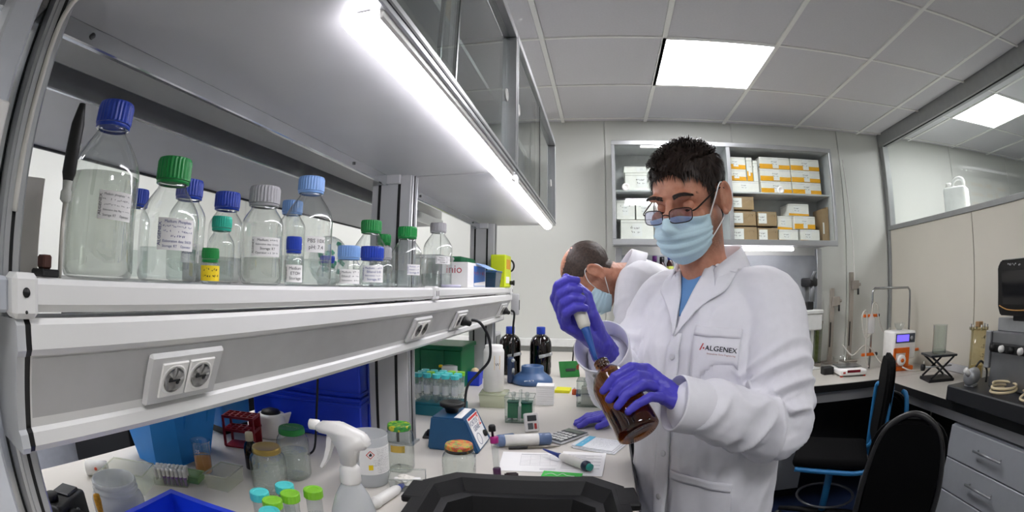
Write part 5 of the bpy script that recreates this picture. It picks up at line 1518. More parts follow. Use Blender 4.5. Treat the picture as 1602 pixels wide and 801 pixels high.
# lab jack with beaker, measuring column, fermenter
t = thing('lab_jack', 'black scissor lab jack on the partition counter', 'lab jack', (2.09, 2.30, CZ), -.25)
MB().box(-.10, -.08, 0, .10, .08, .018, .003).build('base_plate', black_m, t)
MB().box(-.105, -.085, .145, .105, .085, .158, .003).build('top_plate', M('jack_top', '3c3f44', .3, .5), t)
for y in (-.07, .07):
    for a, b in (((-.085, .02), (.085, .145)), ((.085, .02), (-.085, .145))):
        MB().cyl((a[0], y, a[1]), (b[0], y, b[1]), .007, 8).build('scissor_arm', M('jack_arm', '2a2b2e', .35, .5), t)
MB().cyl((-.11, 0, .08), (.11, 0, .08), .005, 8).build('spindle', alu, t)
MB().cyl((-.11, 0, .08), (-.13, 0, .08), .02, 14).build('hand_knob', black_m, t)
t = thing('glass_beaker', 'tall clear beaker standing on the lab jack', 'beaker', (2.085, 2.30, CZ + .1585))
MB().lathe([(.046, 0), (.05, .004), (.05, .16), (.054, .165)], 28, caps=(True, False)).build('wall', GL('beaker_glass', 'e6ecea', edge=.35), t)
MB().lathe([(.044, .004), (.048, .01), (.048, .02), (0, .02)], 20).build('liquid', water, t)
t = thing('measuring_column', 'amber tinted clear column with screw flange next to the fermenter', 'column', (2.235, 2.06, CZ))
yel = GL('column_amber', 'f0e9d0', ior=1.5, edge=.6, body=.14, bodyc='e8dcb0')
MB().cyl((0, 0, .02), (0, 0, .30), .055, 28).build('tube_wall', yel, t)
MB().cyl((0, 0, 0), (0, 0, .02), .062, 24).build('foot', black_m, t)
MB().cyl((0, 0, .30), (0, 0, .315), .07, 24).build('flange', yel, t)
MB().box(-.02, -.02, .315, .02, .02, .345, .003).build('valve', M('brass'), t)
MB().box(-.03, -.03, .02, .03, .03, .10).build('core', M('core_olive', 'b5a878', .5), t)
for a in range(6):
    MB().cyl((.06 * math.cos(a * PI / 3), .06 * math.sin(a * PI / 3), .30), (.06 * math.cos(a * PI / 3), .06 * math.sin(a * PI / 3), .33), .006, 8).build('bolt', alu, t)
for k in range(4):
    MB().text('- %d' % (4 - k), .03, T(-.01, -.0565, .26 - .05 * k) @ RX(PI / 2)).build('graduation', ink_black, t)
t = thing('fermenter', 'steel cabinet instrument with black tilted touch screen on black base', 'instrument', (2.00, 1.62, CZ))
MB().box(-.26, -.55, .012, .24, .20, .085, .006).build('base', M('base_charcoal', '232427', .45), t)
for y in (-.5, .15):
    MB().cyl((-.24, y, 0), (-.24, y, .012), .014, 10).build('foot', rubber, t)
MB().box(-.10, -.45, .085, .16, .02, .34, .006).build('cabinet', M('brushed_steel', '8c8d90', .35, .85, var=.08, scale=8), t)
MB().box(-.08, -.42, .34, .14, .0, .40, .004).build('cabinet_top', M('steel_top', 'a4a6a8', .35, .7), t)
xs_ = T(-.12, -.18, .515) @ RY(-.12)
b = bmesh.new()
pg = [(-.13, -.10), (.13, -.10), (.145, -.06), (.13, .11), (.10, .14), (-.10, .14), (-.13, .11), (-.145, -.06)]
vv = [b.verts.new((-.02, y, z)) for y, z in pg]; ff = b.faces.new(vv)
ex = bmesh.ops.extrude_face_region(b, geom=[ff])
for v in ex['geom']:
    if isinstance(v, bmesh.types.BMVert): v.co.x = .03
bmesh.ops.recalc_face_normals(b, faces=b.faces[:]); bmesh.ops.bevel(b, geom=b.edges[:], offset=.006, segments=2, affect='EDGES')
sc_ = MB().bm(b, 0, False, xs_).build('screen_case', M('screen_black', '0b0b0d', .25), t)
MB().box(-.0225, -.10, -.05, -.021, .10, .095, 0, 0, xs_).build('screen_glass', M('screen_glass', '17181b', .08), sc_)
MB().text('~9.6', .020, xs_ @ T(-.0232, 0, .118) @ RZ(-PI / 2) @ RX(PI / 2)).build('lettering', M('logo_grey', 'b8b8b8', .4), sc_)
MB().tube(smooth_path([(-.025, -.125, -.055), (-.026, -.06, -.072), (-.026, .06, -.072), (-.025, .125, -.055)], 6), .003, 6, xf=xs_).build('amber_line', M('amber_line', 'b8863a', .4), sc_)
MB().box(-.09, -.25, .39, .02, -.12, .52, .004).build('screen_arm', black_m, t)
for k in range(6):
    y = -.02 - .07 * k
    MB().cyl((-.10, y, .27), (-.15, y, .27), .016, 12).build('port', rubber if k % 2 == 0 else white_pl, t)
MB().box(-.13, -.44, .25, -.10, .01, .29, .004).build('port_rail', black_m, t)
MB().box(-.115, .02, .17, -.08, .06, .34, .004).build('side_bracket', M('steel_top'), t)
t = thing('motor', 'small silver motor with black cable on the black instrument base', 'motor', (1.83, 1.71, CZ + .0855), .3)
MB().lathe([(.035, -.04), (.04, -.035), (.04, .035), (.03, .045), (.012, .05)], 22, 0, T(0, 0, .045) @ RY(-PI / 2)).build('case', alu, t)
MB().box(-.03, -.03, 0, .03, .03, .012, .002).build('foot', alu, t)
MB().cyl((-.045, 0, .06), (-.075, .01, .085), .014, 12).build('connector', white_pl, t)
MB().tube(smooth_path([(.03, 0, .08), (.06, -.02, .11), (.09, -.05, .07), (.08, -.06, .01)], 6), .006, 7).build('cable', rubber, t)
t = thing('cream_hose', 'coiled cream hose lying on the black instrument base', 'hose', (1.84, 1.46, CZ + .0855))
pts = [(.09 * math.cos(a) * (1 - .02 * a), .07 * math.sin(a), .008 + .005 * a / 2) for a in [k * .35 for k in range(44)]]
MB().tube(pts, .0065, 7).build('coil', M('hose_cream', 'd9c9a4', .45), t)
MB().tube(smooth_path([(.09, .0, .01), (.05, -.12, .02), (-.05, -.16, .01), (-.07, -.24, .012)], 6), .0065, 7).build('tail', M('hose_cream'), t)
MB().cyl((-.07, -.24, .012), (-.085, -.28, .012), .012, 10).build('fitting', white_pl, t)
t = thing('cork_ring', 'cork ring behind the measuring column', 'ring', (2.28, 1.90, CZ))
MB().lathe([(.03, 0), (.06, 0), (.065, .02), (.06, .04), (.035, .04), (.03, .02)], 22, caps=(False, False)).build('cork', M('cork', 'a4722e', .8, var=.2, scale=120), t)
MB().lathe([(.03, .002), (.032, .036)], 18, caps=(False, False)).build('liner', rubber, t)

# jerry cans on the other side of the glass
def jerry(label, x, y, rot):
    t = thing('jerry_can', label, 'can', (x, y, 1.80), rot, 'white cans behind the glass')
    MB().box(-.075, -.10, 0, .075, .10, .19, .025, seg=3).build('body', M('can_white', 'f0f1ee', .4), t)
    MB().tube(smooth_path([(0, -.075, .175), (0, -.07, .235), (0, -.02, .25), (0, .02, .225), (0, .03, .18)], 6), .014, 10).build('handle', M('can_white'), t)
    MB().cyl((0, .06, .185), (0, .06, .225), .03, 20).build('cap', white_pl, t)
jerry('white plastic can with handle seen through the glass', 2.60, 2.62, .5)
jerry('second white can at the edge of the picture behind the glass', 2.60, 1.70, .4)
t = thing('tall_cupboard', 'pale cupboard top behind the partition carrying the white cans', 'cupboard', (2.65, 1.6, 0))
MB().box(-.18, -1.3, 0, .2, 1.7, 1.798, .004).build('body', wall_m, t)
for y in (-.8, -.3, .2, .7, 1.2):
    MB().box(.2, y - .245, .05, .215, y + .245, 1.75, .003).build('door', wall_m, t)

# ------------------------------------------------ chairs
chair_black = M('chair_fabric', '070708', .9, var=.2, scale=200, spec=.15)
chair_blue = M('chair_frame_blue', '2f7cb4', .4)
def lab_chair(label, loc, rot, seat_h=.48, back_h=.50, detail=True, bw=.20, plain=False):
    """Swivel chair: rounded seat, tall backrest, blue bent-tube side frame, gas lift, star foot. It faces -X."""
    t = thing('lab_chair', label, 'chair', loc, rot, 'black swivel chairs')
    MB().box(-.22, -.20, seat_h - .04, .20, .20, seat_h + .02, .03, seg=3).build('seat', chair_black, t)
    rc_ = min(.14, bw * .75)
    pl = []
    for cx_, cz_, a0 in ((bw - rc_ * .5, .04 + rc_ * .5, -PI / 2), (bw - rc_, back_h - rc_, 0), (-bw + rc_, back_h - rc_, PI / 2), (-bw + rc_ * .5, .04 + rc_ * .5, PI)):
        rr_ = rc_ * (.5 if a0 in (-PI / 2, PI) else 1)
        pl += [(cx_ + rr_ * math.cos(a0 + k * PI / 12), cz_ + rr_ * math.sin(a0 + k * PI / 12)) for k in range(7)]
    b = bmesh.new()
    fv = [b.verts.new((0, y, z)) for y, z in pl]
    f0 = b.faces.new(fv)
    ex_ = bmesh.ops.extrude_face_region(b, geom=[f0])
    for v in ex_['geom']:
        if isinstance(v, bmesh.types.BMVert): v.co.x = .05
    bmesh.ops.recalc_face_normals(b, faces=b.faces[:])
    bmesh.ops.bevel(b, geom=[e for e in b.edges if e.calc_face_angle(0) > 1.2], offset=.016, segments=3, affect='EDGES')
    MB().bm(b, 0, False, T(.205, 0, seat_h + .02) @ RY(.06)).build('backrest', chair_black, t)
    fr = MB()
    for s_ in (-1, 1):
        fr.tube(smooth_path([(-.20, s_ * .19, seat_h - .045), (.0, s_ * .195, seat_h - .05), (.15, s_ * .195, seat_h - .05), (.235, s_ * .19, seat_h - .01), (.255, s_ * .185, seat_h + .15), (.268, s_ * .16, seat_h + .37), (.27, s_ * .12, seat_h + .40)], 6), .014, 8)
    if not plain:
        fr.build('frame', chair_blue, t)
    if plain:
        MB().tube(smooth_path([(.256, -bw, seat_h + .05), (.262, -bw * .98, seat_h + back_h * .55), (.27, -bw * .7, seat_h + back_h * .93), (.272, 0, seat_h + back_h + .035), (.27, bw * .7, seat_h + back_h * .93), (.262, bw * .98, seat_h + back_h * .55), (.256, bw, seat_h + .05)], 8), .012, 8).build('frame', M('chair_piping', '2b2a2a', .4), t)
    MB().cyl((0, 0, .11), (0, 0, seat_h - .04), .022, 14).build('gas_lift', chair_blue if not plain else black_m, t)
    for k in range(5):
        a = 2 * PI * k / 5 + .3
        c, s_ = math.cos(a), math.sin(a)
        lg = MB().tube([(0, 0, .11), (.15 * c, .15 * s_, .10), (.28 * c, .28 * s_, .075)], [.022, .018, .014], 8).build('leg', black_m, t)
        MB().cyl((.28 * c - .012 * s_, .28 * s_ + .012 * c, .028), (.28 * c + .012 * s_, .28 * s_ - .012 * c, .028), .028, 14).build('caster', M('caster_grey', '3a3b3e', .4), lg)
    MB().tube([(.17 * math.cos(a), .17 * math.sin(a), .22) for a in [2 * PI * k / 24 for k in range(24)]], .008, 7, closed=True).build('foot_ring', M('ring_steel', '8a8c90', .3, .8), t)
    return t
lab_chair('black swivel chair with blue tube frame before the back counter', (1.30, 2.24, 0), -.50)
lab_chair('nearest black swivel chair with dark piping, seen from behind', (1.265, 1.50, 0), -2.28, .42, .47, plain=True, bw=.158)
lab_chair('black swivel chair tucked in the corner by the drawers', (1.84, 2.13, 0), PI, .42, .36, bw=.17)

# ------------------------------------------------ far side of the bench: low cupboards
t = thing('low_cupboard', 'pale blue grey cupboards on the far side beyond the bench', 'cupboard', (-2.6, .45, 0))
MB().box(-.3, -1.2, 0, .3, .75, .86, .004).build('body', M('cupboard_pale', 'e6eaf4', .4), t)
for k in range(4):
    d = MB().box(.3, -1.18 + .48 * k, .08, .318, -.72 + .48 * k, .85, .003).build('door', M('cupboard_pale'), t)
    MB().box(.318, -1.10 + .48 * k, .79, .335, -.80 + .48 * k, .81, .003).build('handle', alu, d)
t = thing('dark_cabinet', 'tall black cabinet on the far side behind the ice bucket', 'cabinet', (-1.9, 1.35, 0))
MB().box(-.3, -.36, 0, .3, .5, 1.18, .004).build('body', black_m, t)
MB().box(.3, -.34, .1, .312, .07, 1.15, .002).build('door', black_m, t)
MB().box(.3, .08, .1, .312, .48, 1.15, .002).build('door', black_m, t)
# ================================================================== PEOPLE
from mathutils import noise as mnoise
from mathutils.bvhtree import BVHTree

skin_base = 'c08a6e'
def skin_mat():
    if 'skin' in MATS: return MATS['skin']
    m = bpy.data.materials.new('skin'); m.use_nodes = True
    nt = m.node_tree; b = nt.nodes['Principled BSDF']
    b.inputs['Roughness'].default_value = .48
    b.inputs['Subsurface Weight'].default_value = .12
    b.inputs['Subsurface Radius'].default_value = (.010, .004, .002)
    tc = nt.nodes.new('ShaderNodeTexCoord'); n = nt.nodes.new('ShaderNodeTexNoise'); n.inputs['Scale'].default_value = 45; n.inputs['Detail'].default_value = 5
    nt.links.new(tc.outputs['Object'], n.inputs['Vector'])
    r = nt.nodes.new('ShaderNodeValToRGB')
    r.color_ramp.elements[0].position = .3; r.color_ramp.elements[1].position = .72
    r.color_ramp.elements[0].color = lin('bb7d62') + [1]; r.color_ramp.elements[1].color = lin('d39a80') + [1]
    nt.links.new(n.outputs['Fac'], r.inputs['Fac'])
    at = nt.nodes.new('ShaderNodeAttribute'); at.attribute_name = 'stubble'
    n2 = nt.nodes.new('ShaderNodeTexNoise'); n2.inputs['Scale'].default_value = 700; n2.inputs['Detail'].default_value = 2
    nt.links.new(tc.outputs['Object'], n2.inputs['Vector'])
    mm = nt.nodes.new('ShaderNodeMath'); mm.operation = 'MULTIPLY'
    rr = nt.nodes.new('ShaderNodeMapRange'); rr.inputs[1].default_value = .35; rr.inputs[2].default_value = .65; rr.inputs[3].default_value = .35; rr.inputs[4].default_value = 1.0
    nt.links.new(n2.outputs['Fac'], rr.inputs[0])
    nt.links.new(rr.outputs[0], mm.inputs[0]); nt.links.new(at.outputs['Fac'], mm.inputs[1])
    mx = nt.nodes.new('ShaderNodeMix'); mx.data_type = 'RGBA'
    mx.inputs[7].default_value = lin('3b2a22') + [1]
    nt.links.new(mm.outputs[0], mx.inputs[0]); nt.links.new(r.outputs['Color'], mx.inputs[6]); nt.links.new(mx.outputs[2], b.inputs['Base Color'])
    bn = nt.nodes.new('ShaderNodeBump'); bn.inputs['Strength'].default_value = .12; bn.inputs['Distance'].default_value = .002
    nt.links.new(n2.outputs['Fac'], bn.inputs['Height']); nt.links.new(bn.outputs['Normal'], b.inputs['Normal'])
    MATS['skin'] = m
    return m
coat_m = M('coat_cotton', 'eeedf3', .75, var=.015, scale=60, bump=.12, bscale=900, sheen=.1)
glove_m = M('glove_nitrile', '4c45bd', .45, var=.06, scale=60, bump=.25, bscale=140)
mask_m = M('mask_fabric', 'c6e3ee', .7, var=.03, scale=300)
shirt_m = M('scrub_blue', '5f8fc4', .75, var=.04)
trouser_m = M('trouser_dark', '22262e', .8)

# ---- implicit-style modelling: overlapping closed shapes fused by a voxel remesh
def loft(mb, rings):
    """rings: list of (centre, axis_u, axis_v); elliptical sections skinned and capped."""
    n = 28
    vs, fs = [], []
    for c, u, v in rings:
        c, u, v = Vector(c), Vector(u), Vector(v)
        for k in range(n):
            a = 2 * PI * k / n
            vs.append(c + u * math.cos(a) + v * math.sin(a))
    for i in range(len(rings) - 1):
        for k in range(n):
            l = (k + 1) % n
            fs.append((i * n + k, i * n + l, (i + 1) * n + l, (i + 1) * n + k))
    fs.append(list(range(n))[::-1]); fs.append([(len(rings) - 1) * n + k for k in range(n)])
    mb.add(vs, fs, 0, True)
def limb(mb, pts, rads, seg=18, sub=6):
    P = smooth_path(pts, sub)
    Rr = []
    for i in range(len(rads) - 1):
        for k in range(sub): Rr.append(rads[i] + (rads[i + 1] - rads[i]) * k / sub)
    Rr.append(rads[-1])
    mb.tube(P, Rr, seg)
    mb.ball(P[0], Rr[0] * .995, 14); mb.ball(P[-1], Rr[-1] * .995, 14)
def chain(mb, pts, rads, seg=12):
    for i in range(len(pts) - 1):
        mb.cyl(pts[i], pts[i + 1], rads[i], seg, 0, rads[i + 1])
    for p, r in zip(pts, rads):
        mb.ball(p, r, 12)
def fuse(mb, voxel, smooth=3, fac=.5):
    o = mb.build('fuse_tmp', coat_m)
    md = o.modifiers.new('r', 'REMESH'); md.mode = 'VOXEL'; md.voxel_size = voxel
    if smooth:
        ms = o.modifiers.new('s', 'SMOOTH'); ms.factor = fac; ms.iterations = smooth
    dg = bpy.context.evaluated_depsgraph_get()
    me = bpy.data.meshes.new_from_object(o.evaluated_get(dg))
    old = o.data
    bpy.data.objects.remove(o); bpy.data.meshes.remove(old)
    return me
def get_v(me):
    a = np.empty(len(me.vertices) * 3); me.vertices.foreach_get('co', a); return a.reshape(-1, 3)
def get_n(me):
    a = np.empty(len(me.vertices) * 3); me.vertex_normals.foreach_get('vector', a); return a.reshape(-1, 3)
def set_v(me, v):
    me.vertices.foreach_set('co', np.ascontiguousarray(v).ravel()); me.update()
def finish(me, name, mat, parent):
    me.name = name
    me.materials.clear(); me.materials.append(mat)
    me.polygons.foreach_set('use_smooth', [True] * len(me.polygons)); me.polygons.foreach_set('material_index', [0] * len(me.polygons))
    me.update()
    return link(name, me, parent)
def bvh_of(me):
    return BVHTree.FromPolygons([v.co.copy() for v in me.vertices], [tuple(p.vertices) for p in me.polygons])
def seg_param(V, pts):
    """For each vertex the nearest place along a polyline: arc length, distance, segment direction."""
    best = np.full(len(V), 1e9); sarc = np.zeros(len(V)); off = np.zeros_like(V)
    acc = 0.0
    for a, b in zip(pts[:-1], pts[1:]):
        a, b = np.array(a), np.array(b); d = b - a; L = np.linalg.norm(d)
        t = np.clip(((V - a) @ d) / (L * L), 0, 1)
        q = a + t[:, None] * d; dist = np.linalg.norm(V - q, axis=1)
        k = dist < best
        best[k] = dist[k]; sarc[k] = acc + t[k] * L; off[k] = (V - q)[k]
        acc += L
    return sarc, best, off
def fold_coat(me, arms, seed, amp=1.0):
    """Real folds in the cloth: vertical drape on the trunk, crosswise creases on the sleeves, strongest at the elbows."""
    V, N = get_v(me), get_n(me)
    D = np.zeros(len(V))
    armd = np.full(len(V), 1e9)
    for ai, pts in enumerate(arms):
        s, d, off = seg_param(V, pts)
        L1 = np.linalg.norm(np.array(pts[1]) - np.array(pts[0]))
        m = np.clip((.11 - d) / .03, 0, 1) * np.clip((s - .05) / .08, 0, 1)
        idx = np.where(m > 0)[0]
        ex = np.exp(-((s - L1) / .11) ** 2)
        for i in idx:
            o = off[i]
            p = Vector((s[i] * 22 + o[0] * 10, s[i] * 4 + o[2] * 11, o[1] * 8 + seed + ai * 7))
            r = 1 - abs(mnoise.noise(p)) * 2.2
            r2 = mnoise.noise(p * 2.1)
            D[i] += m[i] * amp * ((.0030 + .0085 * ex[i]) * (max(r, -.2) - .45) + .0020 * r2)
        armd = np.minimum(armd, d)
    tm = np.clip((armd - .085) / .05, 0, 1)
    for i in np.where(tm > 0)[0]:
        x, y, z = V[i]
        p = Vector((x * 9 + z * 1.2, y * 9, z * 2.4 + seed))
        D[i] += tm[i] * amp * (.006 * mnoise.noise(p) + .0035 * (1 - abs(mnoise.noise(p * 2.0)) * 2 - .5) + .0012 * mnoise.noise(Vector((x * 40, y * 40, z * 25))))
    set_v(me, V + N * D[:, None])
def patch(bvh, left, right, m=10, off=.003, thick=.003, n=14, name='patch', mat=None, parent=None, cast=(0, 1, 0)):
    """A cloth piece laid on the coat: edges given in the front view (x, z); rows run from left to right."""
    L, Rr = smooth_path([(x, 0, z) for x, z in left], 6), smooth_path([(x, 0, z) for x, z in right], 6)
    def samp(P, t):
        f = t * (len(P) - 1); i = min(int(f), len(P) - 2)
        return P[i].lerp(P[i + 1], f - i)
    cd = Vector(cast).normalized()
    rows = []
    for j in range(n + 1):
        a, b = samp(L, j / n), samp(Rr, j / n)
        row = []
        for i in range(m + 1):
            p = a.lerp(b, i / m)
            h = bvh.ray_cast(p - cd * 1.0, cd, 2.5)
            row.append(h[0] - cd * off if h[0] is not None else None)
        rows.append(row)
    fl = [q for r in rows for q in r if q is not None]
    if not fl: return None
    for r in rows:
        for i in range(len(r)):
            if r[i] is None:
                c = [q for q in r if q is not None]
                r[i] = (min(c, key=lambda q: abs(q.x - fl[0].x)) if c else fl[0]).copy()
    for _ in range(2):
        new = [[q.copy() for q in r] for r in rows]
        for j in range(1, n):
            for i in range(1, m):
                new[j][i] = rows[j][i] * .4 + (rows[j - 1][i] + rows[j + 1][i] + rows[j][i - 1] + rows[j][i + 1]) * .15
        rows = new
    vs = [q for r in rows for q in r]; k = len(vs)
    vs = vs + [q - cd * thick for q in vs]
    fs = []
    W_ = m + 1
    for j in range(n):
        for i in range(m):
            a = j * W_ + i
            fs.append((a, a + 1, a + W_ + 1, a + W_)); fs.append((k + a, k + a + W_, k + a + W_ + 1, k + a + 1))
    for i in range(m):
        fs.append((i, k + i, k + i + 1, i + 1)); b = n * W_ + i; fs.append((b, b + 1, k + b + 1, k + b))
    for j in range(n):
        a = j * W_; fs.append((a, a + W_, k + a + W_, k + a)); a += m; fs.append((a, k + a, k + a + W_, a + W_))
    return MB().add(vs, fs, 0, True).build(name, mat, parent)

# ---- heads
def head_shape(mb, X, ears=True):
    """Skull, face, nose, ears and neck as overlapping shapes in head space (face looks to -Y), placed by X."""
    def E_(c, r): mb.ball(Vector((0, 0, 0)), 1, 22, 0, X @ T(*c) @ Matrix.Diagonal((r[0], r[1], r[2], 1)))
    E_((0, .014, .034), (.077, .097, .084))
    E_((0, -.014, .030), (.069, .080, .070))
    E_((0, -.030, -.040), (.059, .066, .082))
    E_((0, -.028, -.082), (.050, .058, .040))
    E_((0, -.064, -.100), (.024, .026, .020))
    E_((0, .012, -.045), (.062, .066, .060))
    for s_ in (-1, 1):
        E_((s_ * .041, -.068, -.022), (.024, .024, .020))
        E_((s_ * .030, -.083, .026), (.026, .014, .010))
        E_((s_ * .012, -.103, -.038), (.010, .012, .010))
    p = [(0, -.092, .012), (0, -.105, -.012), (0, -.116, -.034), (0, -.112, -.042)]
    chain(mb, [X @ Vector(q) for q in p], [.0085, .0095, .0125, .011])
    if ears:
        for s_ in (-1, 1):
            ring = []
            for k in range(15):
                a = -2.2 + 4.9 * k / 14
                ring.append(X @ Vector((s_ * (.080 + .010 * (.5 + .5 * math.cos(a - .3))), .014 + .019 * math.cos(a) * .9, -.004 + .032 * math.sin(a))))
            mb.tube(ring, .0052, 8)
            mb.ball(Vector((0, 0, 0)), 1, 14, 0, X @ T(s_ * .0805, .012, -.003) @ Matrix.Diagonal((.0065, .0175, .029, 1)))
            mb.ball(Vector((0, 0, 0)), 1, 14, 0, X @ T(s_ * .073, .010, -.006) @ Matrix.Diagonal((.010, .014, .024, 1)))
            for q in (ring[0], ring[-1]): mb.ball(q, .0052, 8)
            mb.ball(X @ Vector((s_ * .083, .006, -.034)), .0085, 10)
            chain(mb, [X @ Vector((s_ * .074, .008, .02)), X @ Vector((s_ * .081, .020, -.004)), X @ Vector((s_ * .077, .010, -.028))], [.006, .0065, .006], 8)
def head_sculpt(me, X):
    """Eye sockets; returns head-space coordinates."""
    Xi = np.array(X.inverted())
    V = get_v(me); N = get_n(me)
    H = V @ Xi[:3, :3].T + Xi[:3, 3]
    D = np.zeros(len(V))
    for s_ in (-1, 1):
        d2 = ((H[:, 0] - s_ * .032) / .016) ** 2 + ((H[:, 1] + .088) / .03) ** 2 + ((H[:, 2] - .002) / .011) ** 2
        D -= .0085 * np.exp(-d2)
        d2 = ((H[:, 0] - s_ * .050) / .012) ** 2 + ((H[:, 1] + .085) / .03) ** 2 + ((H[:, 2] + .052) / .02) ** 2
        D -= .003 * np.exp(-d2)
        d2 = ((H[:, 0] - s_ * .087) / .006) ** 2 + ((H[:, 1] - .008) / .009) ** 2 + ((H[:, 2] + .004) / .015) ** 2
        D -= .0035 * np.exp(-d2)
    for zc in (.055, .066):
        D += -.0007 * np.exp(-((H[:, 2] - zc) / .0025) ** 2) * (np.abs(H[:, 0]) < .05) * (H[:, 1] < -.05)
    set_v(me, V + N * D[:, None])
    return H
def add_stubble(me, H, amount):
    f = np.clip((-.030 - H[:, 2]) / .02, 0, 1) * np.clip((H[:, 2] + .13) / .03, 0, 1) * np.clip((.030 - H[:, 1]) / .02, 0, 1) * np.clip((.16 - np.abs(H[:, 0])) / .01, 0, 1)
    side = np.exp(-((H[:, 1] + .018) / .016) ** 2) * np.clip((.03 - H[:, 2]) / .02, 0, 1) * np.clip((H[:, 2] + .08) / .03, 0, 1) * (np.abs(H[:, 0]) < .079)
    ear = (np.abs(H[:, 0]) > .079)
    f = np.maximum(f, side); f[ear] = 0
    f[(np.abs(H[:, 0]) > .3) | (H[:, 2] < -.15)] = 0
    a = me.attributes.new('stubble', 'FLOAT', 'POINT')
    a.data.foreach_set('value', (f * amount).astype(np.float32))
def hair_mesh(me, X, zmin, thick, parent, mat, tufts, seed, length, name='hair', topmask=None, lift=.5):
    """A close cap grown from the scalp plus thousands of short locks."""
    Xi = X.inverted(); Xi3 = np.array(Xi)
    V, N = get_v(me), get_n(me)
    H = V @ Xi3[:3, :3].T + Xi3[:3, 3]
    HN = N @ Xi3[:3, :3].T
    zm = np.array([zmin(x, y) for x, y in H[:, :2]])
    w = np.clip((H[:, 2] - zm) / .016, 0, 1)
    w[(np.abs(H[:, 0]) > .0815) & (H[:, 2] < .03)] = 0
    w[H[:, 2] < -.12] = 0
    if topmask is not None: w = w * np.array([topmask(*h) for h in H])
    fs = [tuple(p.vertices) for p in me.polygons if min(w[i] for i in p.vertices) > .02]
    used = sorted({i for f in fs for i in f}); mp = {i: k for k, i in enumerate(used)}
    rr = random.Random(seed)
    vs = []
    for i in used:
        h = Vector(H[i]); nz = mnoise.noise(h * 55) * .5 + mnoise.noise(h * 120) * .5
        t = -.001 + w[i] * (thick(h.x, h.y, h.z) + .0022 * nz)
        vs.append(X @ (h + Vector(HN[i]) * t))
    mb = MB().add(vs, [[mp[i] for i in f] for f in fs], 0, True)
    # locks
    cand = [i for i in used if w[i] > .1]
    X3 = X.to_3x3()
    for _ in range(tufts):
        i = rr.choice(cand)
        h, nn = Vector(H[i]), Vector(HN[i]).normalized()
        nz = mnoise.noise_vector(h * 30)
        flow = Vector((h.x * 2.5, -.25 + h.y * 2.0, -.55 - (0.4 if h.z < .06 else 0))) + nz * .8
        if h.z > .085: flow = Vector((h.x * 5, -.9, -.1)) + nz * .9
        flow = (flow - nn * flow.dot(nn))
        flow = flow.normalized() if flow.length > 1e-4 else Vector((0, -1, 0))
        ln = length(h.x, h.y, h.z) * rr.uniform(.6, 1.4)
        base = h + nn * (thick(h.x, h.y, h.z) * w[i] - .0015)
        side = nn.cross(flow).normalized() * rr.uniform(.0008, .0016)
        lf = lift * rr.uniform(.5, 1.3) * (1.8 if h.z > .085 else 1)
        p1 = base + flow * ln * .5 + nn * ln * .42 * lf
        p2 = base + flow * ln + nn * ln * .30 * lf
        q = [base - side, base + side, p1 + side * .8, p1 - side * .8, p2]
        mb.add([X @ a for a in q], [(0, 1, 2, 3), (3, 2, 4)], 0, True)
    return mb.build(name, mat, parent)

def face_bvh(me, X):
    Xi = X.inverted()
    return BVHTree.FromPolygons([Xi @ v.co for v in me.vertices], [tuple(p.vertices) for p in me.polygons])

